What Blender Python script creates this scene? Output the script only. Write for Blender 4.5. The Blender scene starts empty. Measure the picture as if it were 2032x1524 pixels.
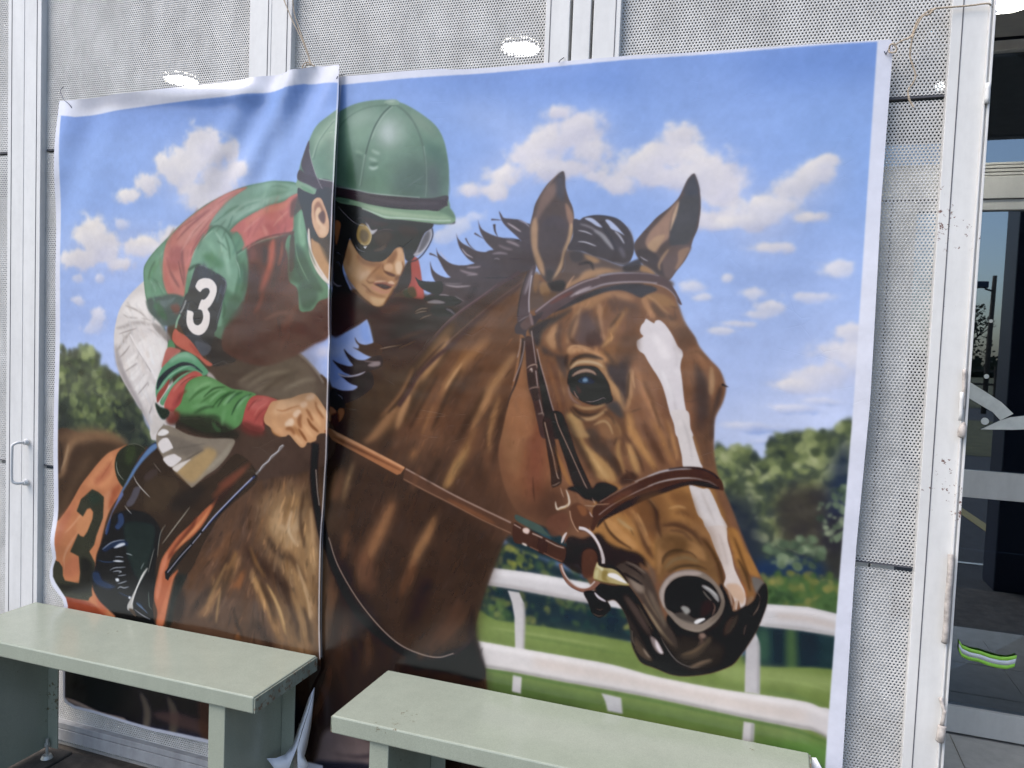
import bpy, bmesh, math, random
import numpy as np
from mathutils import Vector, Matrix
sc = bpy.context.scene
C = sc.collection
R = math.radians
# ------------------------------------------------------------------ camera
cam = bpy.data.objects.new('camera', bpy.data.cameras.new('camera'))
C.objects.link(cam); sc.camera = cam
yaw, pitch, roll = 0.331241, 0.050663, 0.039439
fwd = Vector((-math.sin(yaw) * math.cos(pitch), math.cos(yaw) * math.cos(pitch), -math.sin(pitch)))
rgt0 = Vector((math.cos(yaw), math.sin(yaw), 0)); up0 = rgt0.cross(fwd)
rgt = math.cos(roll) * rgt0 + math.sin(roll) * up0
up = math.cos(roll) * up0 - math.sin(roll) * rgt0
cam.matrix_world = Matrix((rgt, up, -fwd)).transposed().to_4x4()
cam.location = (1.4410,-2.0309,1.4570)
cam.data.sensor_width = 36.0
cam.data.lens = 36.0 * 1515.715 / 2032.0
cam.data.clip_start = .02; cam.data.clip_end = 600
# ------------------------------------------------------------------ sky and sun (bright overcast)
w = bpy.data.worlds.new('World'); sc.world = w; w.use_nodes = True
nt = w.node_tree; bg = nt.nodes['Background']
sky = nt.nodes.new('ShaderNodeTexSky'); sky.sky_type = 'NISHITA'; sky.sun_disc = False
SUN_EL, SUN_AZ = R(52), R(226)          # azimuth measured from +Y towards +X
sky.sun_elevation = SUN_EL; sky.sun_rotation = SUN_AZ
sky.air_density = 1.0; sky.dust_density = 2.2; sky.ozone_density = 1.0
nt.links.new(sky.outputs[0], bg.inputs[0]); bg.inputs[1].default_value = .12
sl = bpy.data.lights.new('sun', 'SUN'); sl.energy = 1.15; sl.angle = R(45); sl.color = (1, .93, .86)
sun = bpy.data.objects.new('sun', sl); C.objects.link(sun); sun.location = (0, -6, 8)
sd = Vector((math.sin(SUN_AZ) * math.cos(SUN_EL), math.cos(SUN_AZ) * math.cos(SUN_EL), math.sin(SUN_EL)))
sun.rotation_euler = (-sd).to_track_quat('-Z', 'Y').to_euler()
sc.view_settings.view_transform = 'Standard'; sc.view_settings.look = 'None'
sc.view_settings.gamma = 1; sc.view_settings.use_curve_mapping = False
sc.view_settings.exposure = 1.30
sc.render.engine = 'CYCLES'
sc.cycles.max_bounces = 8; sc.cycles.transparent_max_bounces = 16
# ------------------------------------------------------------------ helpers
FZ = -.045
def tag(o, label=None, cat=None, group=None, kind=None):
    if label: o['label'] = label
    if cat: o['category'] = cat
    if group: o['group'] = group
    if kind: o['kind'] = kind
    return o
def obj(name, me, mat=None, parent=None, loc=None):
    if isinstance(me, bmesh.types.BMesh):
        bm = me; me = bpy.data.meshes.new(name); bm.normal_update(); bm.to_mesh(me); bm.free()
    o = bpy.data.objects.new(name, me); C.objects.link(o)
    if mat and not me.materials: me.materials.append(mat)
    if parent: o.parent = parent
    if loc: o.location = loc
    return o
def thing(name, loc, label, cat, group=None, kind=None):
    o = bpy.data.objects.new(name, None); C.objects.link(o); o.location = loc; o.empty_display_size = .1
    return tag(o, label, cat, group, kind)
def box(bm, a, b, bev=.0, M=None):
    r = bmesh.ops.create_cube(bm, size=1)
    vs = r['verts']
    for v in vs:
        v.co = Vector([(a[i] + b[i]) / 2 + v.co[i] * (b[i] - a[i]) for i in range(3)])
    if bev:
        es = list({e for v in vs for e in v.link_edges})
        q = bmesh.ops.bevel(bm, geom=es, offset=bev, segments=2, profile=.5, affect='EDGES')
        vs = list({v for f in q['faces'] for v in f.verts} | {v for v in vs if v.is_valid})
    if M is not None:
        for v in vs: v.co = M @ v.co
    return vs
def boxo(name, a, b, mat, parent=None, bev=.0015):
    off = Vector(parent.matrix_world.translation) if parent else Vector()
    if parent:
        off = Vector(parent.location); q = parent.parent
        while q: off += Vector(q.location); q = q.parent
    bm = bmesh.new(); box(bm, Vector(a) - off, Vector(b) - off, bev)
    return obj(name, bm, mat, parent)
def tube(bm, pts, r, n=8, closed=False, cap=True):
    P = [Vector(p) for p in pts]; m = len(P); rings = []; nrm = None
    for i in range(m):
        t = ((P[min(i + 1, m - 1)] - P[max(i - 1, 0)])).normalized()
        if nrm is None: nrm = t.orthogonal().normalized()
        nrm = (nrm - t * nrm.dot(t)).normalized(); b = t.cross(nrm)
        rr = r[i] if isinstance(r, (list, tuple)) else r
        rings.append([bm.verts.new(P[i] + (nrm * math.cos(2 * math.pi * k / n) + b * math.sin(2 * math.pi * k / n)) * rr) for k in range(n)])
    for i in range(m - 1):
        for k in range(n):
            f = bm.faces.new((rings[i][k], rings[i][(k + 1) % n], rings[i + 1][(k + 1) % n], rings[i + 1][k])); f.smooth = True
    if cap:
        bm.faces.new(rings[0][::-1]); bm.faces.new(rings[-1])
def spline(pts, n=8):
    P = [Vector(p) for p in pts]; P = [2 * P[0] - P[1]] + P + [2 * P[-1] - P[-2]]; out = []
    for i in range(1, len(P) - 2):
        a, b, c, d = P[i - 1:i + 3]
        for k in range(n):
            t = k / n
            out.append(.5 * ((2 * b) + (c - a) * t + (2 * a - 5 * b + 4 * c - d) * t * t + (3 * b - a - 3 * c + d) * t ** 3))
    return out + [P[-2]]
# ------------------------------------------------------------------ materials
def mat(name):
    m = bpy.data.materials.new(name); m.use_nodes = True
    t = m.node_tree; return m, t, t.nodes['Principled BSDF']
def N(t, typ, **kw):
    n = t.nodes.new(typ)
    for k, v in kw.items():
        if k in n.inputs: n.inputs[k].default_value = v
        else: setattr(n, k, v)
    return n
def coords(t, scale=(1, 1, 1)):
    g = N(t, 'ShaderNodeNewGeometry'); mp = N(t, 'ShaderNodeMapping'); mp.inputs['Scale'].default_value = scale
    t.links.new(g.outputs['Position'], mp.inputs[0]); return mp.outputs[0]
def ramp(t, fac, stops):
    r = N(t, 'ShaderNodeValToRGB'); e = r.color_ramp.elements
    e[0].position, e[0].color = stops[0][0], stops[0][1]; e[1].position, e[1].color = stops[-1][0], stops[-1][1]
    for p, c in stops[1:-1]:
        q = e.new(p); q.color = c
    t.links.new(fac, r.inputs[0]); return r.outputs[0]
def g3(v): return (v, v, v, 1)
def mixc(t, fac, a, b, mode='MIX'):
    m = N(t, 'ShaderNodeMix', data_type='RGBA', blend_type=mode)
    for k, v in ((0, fac), (6, a), (7, b)):
        if isinstance(v, bpy.types.NodeSocket): t.links.new(v, m.inputs[k])
        else: m.inputs[k].default_value = v
    return m.outputs[2]
def noise(t, vec, scale, detail=4, rough=.6):
    n = N(t, 'ShaderNodeTexNoise', Scale=scale, Detail=detail, Roughness=rough)
    t.links.new(vec, n.inputs['Vector']); return n.outputs['Fac']
def bump(t, bs, h, strength=.3, dist=.002):
    b = N(t, 'ShaderNodeBump', Strength=strength, Distance=dist); t.links.new(h, b.inputs['Height'])
    t.links.new(b.outputs[0], bs.inputs['Normal'])
def painted(name, col, rough=.4, dirt=.25, chips=.0, chipcol=(.13, .06, .045, 1), fine=0., spec=.5, streak=(6, 6, 1.2)):
    m, t, b = mat(name); v = coords(t); vs = coords(t, streak)
    d = ramp(t, noise(t, vs, 2.2, 6, .65), [(.38, g3(1 - dirt)), (.62, g3(1))])
    d2 = ramp(t, noise(t, v, 31, 5, .7), [(.3, g3(1 - dirt * .5)), (.55, g3(1))])
    c = mixc(t, 1., (*col, 1), d, 'MULTIPLY'); c = mixc(t, 1., c, d2, 'MULTIPLY')
    hgt = noise(t, v, 90, 4, .6)
    if fine:
        f = ramp(t, noise(t, v, 420, 2, .5), [(.3, g3(1 - fine)), (.7, g3(1 + fine * .4))]); c = mixc(t, 1., c, f, 'MULTIPLY')
    if chips:
        a = noise(t, v, 55, 7, .72); b2 = noise(t, v, 3.1, 3, .5)
        ma = N(t, 'ShaderNodeMath', operation='MULTIPLY'); t.links.new(a, ma.inputs[0]); t.links.new(b2, ma.inputs[1])
        k = ramp(t, a, [(.55, g3(0)), (.58, g3(1))]) if chips > 5 else ramp(t, ma.outputs[0], [(.455 - chips * .1, g3(0)), (.465 - chips * .1, g3(1))])
        c = mixc(t, k, c, chipcol)
    t.links.new(c, b.inputs['Base Color']); b.inputs['Roughness'].default_value = rough
    b.inputs['Specular IOR Level'].default_value = spec
    bump(t, b, hgt, .12, .0015); return m
def plain(name, col, rough=.5, metal=0., emit=0., var=.15, scale=14.):
    m, t, b = mat(name); v = coords(t)
    k = ramp(t, noise(t, v, scale, 5, .6), [(.3, (*[c * (1 - var) for c in col], 1)), (.7, (*col, 1))])
    t.links.new(k, b.inputs['Base Color']); b.inputs['Roughness'].default_value = rough; b.inputs['Metallic'].default_value = metal
    if emit:
        b.inputs['Emission Color'].default_value = (1, .97, .86, 1); b.inputs['Emission Strength'].default_value = emit
    return m
M_WHITE = painted('white_gate_paint', (.62, .62, .615), .42, .10, .0)
M_CHIP = painted('chipped_gate_paint', (.62, .62, .61), .45, .10, .55)
M_MESH = painted('perforated_sheet_paint', (.54, .54, .53), .42, .24, .0, streak=(4, 4, 2))
M_DARK = plain('dark_gap', (.09, .09, .105), .7)
M_KICK = painted('grey_rail_paint', (.36, .37, .39), .5, .25, .35, (.16, .09, .05, 1))
M_BENCH = painted('sage_bench_paint', (.295, .325, .262), .22, .06, .72, (.14, .12, .075, 1), fine=.12)
M_BENCHE = painted('sage_bench_worn_edge', (.30, .33, .265), .5, .35, 9, (.17, .10, .055, 1))
M_DOOR = painted('cream_door_frame', (.50, .495, .47), .4, .10)
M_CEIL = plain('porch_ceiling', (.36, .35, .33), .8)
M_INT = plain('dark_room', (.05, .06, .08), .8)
M_TWINE = plain('jute_twine', (.52, .43, .33), .9, var=.5, scale=160)
M_WIRE = plain('dark_wire', (.05, .06, .09), .4, .8)
M_RUST = plain('rusty_white_steel', (.55, .50, .46), .55, var=.55, scale=60)
M_STEEL = plain('galvanised_foot', (.55, .56, .53), .4, .4, var=.4, scale=50)
M_LIGHT = plain('lit_downlight', (1, 1, .95), .5, emit=40)
M_PAPERB = plain('white_paper_back', (.78, .79, .83), .5, var=.05, scale=6)
M_TILE = painted('beige_porch_tile', (.42, .41, .38), .45, .18, fine=.1)
M_PAVER = painted('dark_paver', (.10, .085, .072), .8, .5, fine=.3)
M_ASPH = painted('asphalt', (.06, .06, .062), .9, .3, fine=.3)
M_WHITED = plain('white_tape', (.72, .73, .68), .5, var=.2, scale=30)
M_LIME = plain('lime_band', (.35, .75, .08), .5, var=.1)
M_REFL = plain('silver_reflective_stripe', (.75, .77, .8), .35, .2, var=.1)
M_NAVY = plain('navy_blocker_paint', (.012, .016, .035), .5)
M_FASCIA = plain('fascia_boards', (.5, .5, .5), .7)
def glass_mat():
    m = bpy.data.materials.new('tinted_door_glass'); m.use_nodes = True; t = m.node_tree; t.nodes.clear()
    out = N(t, 'ShaderNodeOutputMaterial'); gl = N(t, 'ShaderNodeBsdfGlossy'); gl.inputs['Roughness'].default_value = .01
    gl.inputs['Color'].default_value = (.75, .88, 1, 1)
    tr = N(t, 'ShaderNodeBsdfTransparent'); tr.inputs['Color'].default_value = (.35, .4, .45, 1)
    fr = N(t, 'ShaderNodeFresnel', IOR=2.6); mx = N(t, 'ShaderNodeMixShader')
    t.links.new(fr.outputs[0], mx.inputs[0]); t.links.new(tr.outputs[0], mx.inputs[1]); t.links.new(gl.outputs[0], mx.inputs[2])
    t.links.new(mx.outputs[0], out.inputs[0]); return m
M_GLASS = glass_mat()
# ------------------------------------------------------------------ ground and building
bm = bmesh.new(); bmesh.ops.create_grid(bm, x_segments=8, y_segments=8, size=150)
g = obj('ground', bm, M_ASPH, loc=(0, -60, FZ - .03)); g['kind'] = 'structure'
bm = bmesh.new(); box(bm, (-4.2, -.9, FZ - .2), (4.6, .02, FZ - .016))
pav = obj('pavement', bm, M_PAVER); pav['kind'] = 'structure'
rnd = random.Random(4)
pm = bmesh.new(); box(pm, (-.196, -.196, -.03), (.196, .196, 0), .004)
pme = bpy.data.meshes.new('paver'); pm.to_mesh(pme); pm.free(); pme.materials.append(M_PAVER)
for i in range(11):
    for j in range(2):
        o = obj('paver', pme, None, pav, (-4 + i * .4 + .16, -.22 - j * .4, FZ + rnd.uniform(-.003, .002)))
        o.rotation_euler = (rnd.uniform(-.008, .008), rnd.uniform(-.008, .008), 0)
bm = bmesh.new(); box(bm, (-4.2, .02, FZ - .2), (4.6, 1.7, FZ - .006))
pf = obj('porch_floor', bm, M_TILE); pf['kind'] = 'structure'
tm = bmesh.new(); box(tm, (-.198, -.198, -.02), (.198, .198, 0), .002)
tme = bpy.data.meshes.new('floor_tile'); tm.to_mesh(tme); tm.free(); tme.materials.append(M_TILE)
for i in range(6):
    for j in range(3): obj('floor_tile', tme, None, pf, (1.985 + (i - 1) * .4, 1.226 - j * .4, FZ))
def wallb(name, a, b, m):
    bm = bmesh.new(); box(bm, a, b); o = obj(name, bm, m); o['kind'] = 'structure'; return o
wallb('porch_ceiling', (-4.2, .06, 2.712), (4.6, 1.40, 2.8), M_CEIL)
wallb('fascia_wall', (-4.2, -.01, 2.705), (4.6, .055, 3.6), M_FASCIA)
wallb('porch_wall', (-4.4, .06, FZ), (-4.2, 1.5, 2.8), M_FASCIA)
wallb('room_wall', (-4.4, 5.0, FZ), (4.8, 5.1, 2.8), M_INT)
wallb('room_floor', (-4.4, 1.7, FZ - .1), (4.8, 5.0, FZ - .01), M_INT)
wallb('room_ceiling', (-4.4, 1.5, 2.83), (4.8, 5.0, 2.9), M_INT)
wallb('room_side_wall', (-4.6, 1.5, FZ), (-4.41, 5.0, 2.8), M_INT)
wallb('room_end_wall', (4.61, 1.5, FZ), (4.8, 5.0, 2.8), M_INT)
# glazed front behind the gates: two door leaves beside fixed glazing
def leaf(x0, x1, label, name, cat, group, st=.09, handle=None):
    Y0, Y1 = 1.43, 1.48
    t = thing(name, (x0, Y0, FZ), label, cat, group)
    boxo('stile', (x0, Y0, -.04), (x0 + st, Y1, 2.1), M_DOOR, t); boxo('stile', (x1 - st, Y0, -.04), (x1, Y1, 2.1), M_DOOR, t)
    boxo('bottom_rail', (x0 + st, Y0 + .003, -.04), (x1 - st, Y1, .066), M_DOOR, t)
    boxo('middle_rail', (x0 + st, Y0 + .003, .922), (x1 - st, Y1, 1.03), M_DOOR, t)
    boxo('top_rail', (x0 + st, Y0 + .003, 2.06), (x1 - st, Y1, 2.1), M_DOOR, t)
    boxo('glass_pane', (x0 + st, 1.455, 1.03), (x1 - st, 1.461, 2.06), M_GLASS, t, 0)
    boxo('glass_pane', (x0 + st, 1.455, .066), (x1 - st, 1.461, .922), M_GLASS, t, 0)
    return t
dr = leaf(1.856, 2.86, 'glazed cream door standing open to view right of the gates', 'glazed_door', 'door', None)
leaf(.845, 1.85, 'glazed cream door seen through the right perforated gate', 'glazed_door', 'door', None)
lab = ['glazed cream panel dimly seen behind the mesh above the jockey helmet', 'glazed cream panel dimly seen behind the mesh over the left banner',
       'glazed cream panel dimly seen behind mesh at the far left post', 'glazed cream panel farthest to the left behind the mesh']
for k in range(4): leaf(-.17 - k * 1.01, .84 - k * 1.01, lab[k], 'glazed_panel', 'window', 'glazed panels behind the gates')
leaf(2.866, 3.86, 'glazed cream panel outside the frame beyond the open door', 'glazed_panel', 'window', 'glazed panels behind the gates')
tr = thing('transom_window', (0, 1.43, 2.1), 'long glazed transom above the cream doors', 'transom window')
boxo('transom_rail', (-4.2, 1.424, 2.103), (4.6, 1.50, 2.19), M_DOOR, tr)
for z in (2.194, 2.208, 2.222): boxo('groove_strip', (-4.2, 1.43, z), (4.6, 1.49, z + .010), M_DOOR, tr, .001)
boxo('transom_sill', (-4.2, 1.428, 2.234), (4.6, 1.5, 2.243), M_DOOR, tr)
boxo('glass_pane', (-4.2, 1.455, 2.243), (4.6, 1.461, 2.668), M_GLASS, tr, 0)
boxo('transom_head', (-4.2, 1.424, 2.67), (4.6, 1.5, 2.708), M_DOOR, tr)
# lights in the porch ceiling
for x, l in ((-1.397, 'round lit downlight glowing through the mesh at upper left'), (.3646, 'round lit downlight glowing through the mesh beside the middle posts'),
             (2.13, 'round lit downlight over the open doorway at the top right corner')):
    t = thing('ceiling_light', (x, 1.04, 2.712), l, 'ceiling light', 'downlights in the porch ceiling')
    bm = bmesh.new(); bmesh.ops.create_cone(bm, cap_ends=True, segments=32, radius1=.07, radius2=.07, depth=.012); obj('diffuser', bm, M_LIGHT, t, (0, 0, -.007))
    bm = bmesh.new()
    r = bmesh.ops.create_cone(bm, cap_ends=False, segments=32, radius1=.082, radius2=.074, depth=.02); obj('trim_ring', bm, M_WHITE, t, (0, 0, -.011))
# marks on the door glass
t = thing('arrow_decal', (1.95, 1.448, 1.1), 'white taped arrow shape on the door glass above the middle rail', 'decal')
def flat(name, pts, y, mt, parent, th=.0012):
    off = Vector(parent.location); bm = bmesh.new()
    a = [bm.verts.new(Vector((x, y, z)) - off) for x, z in pts]; f = bm.faces.new(a)
    e = bmesh.ops.extrude_face_region(bm, geom=[f])
    bmesh.ops.translate(bm, verts=[v for v in e['geom'] if isinstance(v, bmesh.types.BMVert)], vec=(0, -th, 0))
    bmesh.ops.recalc_face_normals(bm, faces=bm.faces); return obj(name, bm, mt, parent)
def xz(*P): return [(p[0], p[2]) for p in P]
flat('tape_strip', xz((2.1587,1.4480,1.3937), (2.1790,1.4480,1.3807), (2.2320,1.4480,1.3474), (2.2900,1.4480,1.3088), (2.3340,1.4480,1.2657), (2.2910,1.4480,1.2369), (2.2631,1.4480,1.2670), (2.1831,1.4480,1.3143), (2.1571,1.4480,1.3330)), 1.448, M_WHITED, t)
flat('tape_strip', xz((2.2251,1.4460,1.1962), (2.2905,1.4460,1.2370), (2.3241,1.4460,1.2513), (2.3696,1.4460,1.2603), (2.4498,1.4460,1.2697), (2.4532,1.4460,1.2168), (2.3357,1.4460,1.2023)), 1.446, M_WHITED, t)
for P, rr, l in (((2.2397,1.4500,1.2291), .014, 'white round dot sticker under the taped arrow'), ((2.2340,1.4500,1.4076), .009, 'small white dot sticker above the taped arrow'), ((2.2360,1.4500,1.6272), .007, 'tiny white dot sticker high on the door glass')):
    bm = bmesh.new(); bmesh.ops.create_cone(bm, cap_ends=True, segments=20, radius1=rr, radius2=rr, depth=.0016, matrix=Matrix.Rotation(R(90), 4, 'X'))
    tag(obj('dot_sticker', bm, M_WHITED, None, (P[0], 1.4535, P[2])), l, 'sticker', 'dot stickers on the door glass')
# hi-vis band hanging behind the lower pane
def band(name, uvtop, uvbot, m, parent, y0, amp=.004):
    off = Vector(parent.location); bm = bmesh.new(); n = len(uvtop); top = []; bot = []
    for i, (a, b) in enumerate(zip(uvtop, uvbot)):
        yy = y0 + amp * math.sin(i * 1.3)
        top.append(bm.verts.new(Vector((a[0], yy, a[2])) - off)); bot.append(bm.verts.new(Vector((b[0], yy, b[2])) - off))
    for i in range(n - 1): bm.faces.new((top[i], top[i + 1], bot[i + 1], bot[i])).smooth = True
    o = obj(name, bm, m, parent); sm = o.modifiers.new('thick', 'SOLIDIFY'); sm.thickness = .003; return o
hv = thing('reflective_band', (2.15, 1.444, .3), 'lime and silver reflective band hanging against the lower door glass', 'safety band')
T = [(2.2010,1.4440,0.3355), (2.2128,1.4440,0.3188), (2.2420,1.4440,0.3092), (2.2777,1.4440,0.3070), (2.3135,1.4440,0.2987), (2.3487,1.4440,0.2945), (2.3747,1.4440,0.2970), (2.4050,1.4440,0.3104)]
B = [(2.2016,1.4440,0.2961), (2.2139,1.4440,0.2712), (2.2396,1.4440,0.2611), (2.2715,1.4440,0.2625), (2.3039,1.4440,0.2538), (2.3394,1.4440,0.2477), (2.3743,1.4440,0.2478), (2.3993,1.4440,0.2625)]
lerp = lambda k: [tuple(Vector(a).lerp(Vector(b), k)) for a, b in zip(T, B)]
band('lime_edge', T, lerp(.30), M_LIME, hv, 1.444); band('silver_stripe', lerp(.302), lerp(.70), M_REFL, hv, 1.444); band('lime_edge', lerp(.702), B, M_LIME, hv, 1.444)
# ------------------------------------------------------------------ perforated gates
PITCH, HR = .0083, .0023
def perforated(W, H):
    dx, dy = PITCH, PITCH * math.sqrt(3) / 2
    nx, ny = int(W / dx), int(H / dy); ang = np.arange(6) * math.pi / 3 + math.pi / 6
    ri = np.c_[np.cos(ang), np.sin(ang)] * HR * 1.05; ro = np.c_[np.cos(ang), np.sin(ang)] * (PITCH / math.sqrt(3))
    jj, ii = np.mgrid[0:ny, 0:nx]; cx = (ii * dx + (jj % 2) * dx / 2).ravel(); cz = (jj * dy).ravel()
    c = np.c_[cx, cz]; n = len(c)
    v = np.empty((n, 18, 3), np.float32); v[:, 12:, 0] = c[:, None, 0] + ri[:, 0]; v[:, 12:, 2] = c[:, None, 1] + ri[:, 1]; v[:, :6, 0] = c[:, None, 0] + ri[:, 0]; v[:, :6, 2] = c[:, None, 1] + ri[:, 1]
    v[:, 6:12, 0] = c[:, None, 0] + ro[:, 0]; v[:, 6:12, 2] = c[:, None, 1] + ro[:, 1]; v[:, :12, 1] = 0; v[:, 12:, 1] = .0013
    k = np.arange(6); q = np.concatenate([np.stack([k, (k + 1) % 6, (k + 1) % 6 + 6, k + 6], 1), np.stack([k, k + 12, (k + 1) % 6 + 12, (k + 1) % 6], 1)])
    f = (q[None] + (np.arange(n) * 18)[:, None, None]).reshape(-1, 4)
    me = bpy.data.meshes.new('perforated_sheet'); me.vertices.add(n * 18); me.vertices.foreach_set('co', v.ravel())
    me.loops.add(f.size); me.loops.foreach_set('vertex_index', f.ravel().astype(np.int32))
    me.polygons.add(len(f)); me.polygons.foreach_set('loop_start', np.arange(0, f.size, 4, dtype=np.int32))
    me.update(); me.validate(); me.materials.append(M_MESH); return me
PM = perforated(.905, 1.118)
def gate(x0, x1, s0, s1, label, grooves=()):
    t = thing('perforated_gate', (x0, 0, FZ), label, 'gate', 'perforated steel gates across the porch')
    boxo('stile', (x0, 0, FZ + .01), (x0 + s0, .036, 2.69), M_WHITE, t)
    sr = boxo('stile', (x1 - s1, 0, FZ + .01), (x1, .036, 2.69), M_WHITE, t)
    for x in grooves:
        g = boxo('groove', (x, -.001, FZ + .02), (x + .0022, .004, 2.685), M_DARK, t, 0)
    a, b = x0 + s0, x1 - s1
    boxo('bottom_rail', (a, .0, FZ + .012), (b, .032, .0085), M_KICK, t)
    boxo('bottom_ledge', (a, .001, .0105), (b, .034, .031), M_KICK, t)
    for k, z in enumerate((-.165, .963, 2.091)):
        o = obj('perforated_sheet', PM, None, t, ((a + b) / 2 - .4525 - x0, .022, z - FZ)); o.rotation_euler = (0, 0, 0)
    for z in (.9545, 2.0815): boxo('joint_rail', (a, .0235, z), (b, .034, z + .014), M_DARK, t, 0)
    return t, sr
G = []
gate(-2.17, -1.1315, .08, .0785, 'gate at the far left edge, only its stile showing', (-1.192,))
gB, _ = gate(-1.1295, -.0921, .079, .0808, 'gate behind the left banner with a D handle on its stile', (-1.0715, -.105))
gC, _ = gate(-.0911, .8655, .073, .068, 'gate behind the middle of the banners, above the jockey helmet', (-.035, .8104))
boxo('cover_strip', (.8745, -.001, FZ + .01), (.9241, .03, 2.69), M_WHITE, gC)
gD, srD = gate(.9315, 1.8705, .0735, .0885, 'gate behind the right banner edge with chipped stile and hinge rods', (.9905, 1.8037))
srD.data.materials.clear(); srD.data.materials.append(M_CHIP)
for x0, x1, y in ((1.8566, 1.8602, -.008), (1.8645, 1.870, -.007)): boxo('edge_strip', (x0, y, FZ + .02), (x1, .03, 2.68), M_CHIP, gD, .001)
# D handle on the second gate
o = Vector(gB.location)
p0, p1 = Vector((-1.0985,-0.0060,1.0394)), Vector((-1.0995,-0.0060,0.8925))
hp = [p0, p0 + Vector((-.004, -.03, 0)), p0 + Vector((-.014, -.042, -.008)), p0 + Vector((-.016, -.044, -.03)), p1 + Vector((-.016, -.044, .03)), p1 + Vector((-.014, -.042, .008)), p1 + Vector((-.004, -.03, 0)), p1]
bm = bmesh.new(); tube(bm, [q - o for q in spline(hp, 5)], .0052, 10); hnd = obj('handle', bm, M_WHITE, gB)
for q in (p0, p1):
    bm = bmesh.new(); bmesh.ops.create_cone(bm, cap_ends=True, segments=16, radius1=.012, radius2=.009, depth=.012, matrix=Matrix.Translation(q - o + Vector((0, -.006, 0))) @ Matrix.Rotation(R(90), 4, 'X')); obj('handle_rose', bm, M_WHITE, hnd)
# hinge rods and drop bolt on the right stile
o = Vector(gD.location)
def rod(name, pts, r, m=M_RUST):
    bm = bmesh.new(); tube(bm, [Vector(q) - o for q in spline(pts, 4)], r, 10); return obj(name, bm, m, gD)
rod('hinge_rod', [(1.8627,-0.0120,2.0946), (1.8625,-0.0120,2.0495)], .0055, M_CHIP)
rod('hinge_rod', [(1.8551,-0.0120,1.4424), (1.8563,-0.0140,1.3992), (1.8577,-0.0120,1.3498)], .0042)
rod('hinge_rod', [(1.8524,-0.0160,1.3897), (1.8534,-0.0160,1.3228)], .0045, M_CHIP)
rod('hinge_knuckle', [(1.8608,-0.0160,1.3197), (1.8578,-0.0200,1.3034), (1.8563,-0.0180,1.2843)], [.003, .005, .007, .0085, .009, .0095, .0095, .009, .006])
rod('hinge_rod', [(1.8531,-0.0140,1.0076), (1.8530,-0.0200,0.9731), (1.8522,-0.0200,0.9010), (1.8528,-0.0180,0.8281), (1.8527,-0.0120,0.7956)], .0068)
rod('hinge_rod', [(1.8522,-0.0120,0.6626), (1.8600,-0.0180,0.6374), (1.8612,-0.0200,0.6300), (1.8586,-0.0160,0.5971)], .0045)
rod('hinge_knuckle', [(1.8596,-0.0160,0.5973), (1.8578,-0.0200,0.5804), (1.8566,-0.0160,0.5599)], .0095)
# ------------------------------------------------------------------ benches
def bench(q, label, x_legs):
    # q: front left, back left, back right corners of the top
    fl, bl, br = [Vector(p) for p in q]; th = .047
    ex = (br - bl).normalized(); ey = Vector((-ex.y, ex.x, 0)); L = (br - bl).length; D = .305
    org = bl - ey * D; org.z = .48
    t = thing('bench', (org.x, org.y, FZ), label, 'bench', 'sage green steel benches')
    t.rotation_euler = (0, 0, math.atan2(ex.y, ex.x)); H = .48 - FZ
    def part(name, a, b, m=M_BENCH, bev=.003, par=None):
        bm = bmesh.new(); box(bm, a, b, bev); return obj(name, bm, m, par or t)
    part('seat_top', (0, 0, H - th), (L - .004, D, H), M_BENCH, .004)
    part('end_cap', (L - .0035, .002, H - th + .001), (L, D - .002, H - .004), M_BENCHE, .001)
    part('end_cap', (-.003, .002, H - th + .001), (-.0005, D - .002, H - .004), M_BENCHE, .001)
    for x in x_legs:
        lg = part('leg', (x, .012, .03), (x + .055, D - .018, H - th - .001), M_BENCH, .002)
        part('leg_flange', (x + .056, D - .03, .03), (x + .10, D - .024, H - th - .001), M_BENCH, .001, lg)
        for yy in (.06, D - .045):
            bm = bmesh.new(); bmesh.ops.create_cone(bm, cap_ends=True, segments=20, radius1=.020, radius2=.014, depth=.012, matrix=Matrix.Translation((x + .072, yy, .006)))
            bmesh.ops.create_cone(bm, cap_ends=True, segments=10, radius1=.005, radius2=.005, depth=.06, matrix=Matrix.Translation((x + .072, yy, .04)))
            bmesh.ops.create_cone(bm, cap_ends=True, segments=6, radius1=.009, radius2=.009, depth=.008, matrix=Matrix.Translation((x + .072, yy, .048)))
            obj('levelling_foot', bm, M_STEEL, lg)
    return t
b1 = bench([(-0.7577,-0.3612,0.4800), (-1.0005,-0.0448,0.4800), (0.1583,-0.0348,0.4800)], 'green bench under the left banner, worn rusty end edge', (.04, .9985))
b2 = bench([(0.3990,-0.3384,0.4800), (.4013, -.037, .48), (1.574, -.037, .48)], 'green bench under the right banner, reaching toward the lower right', (.1065, 1.02))
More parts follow.
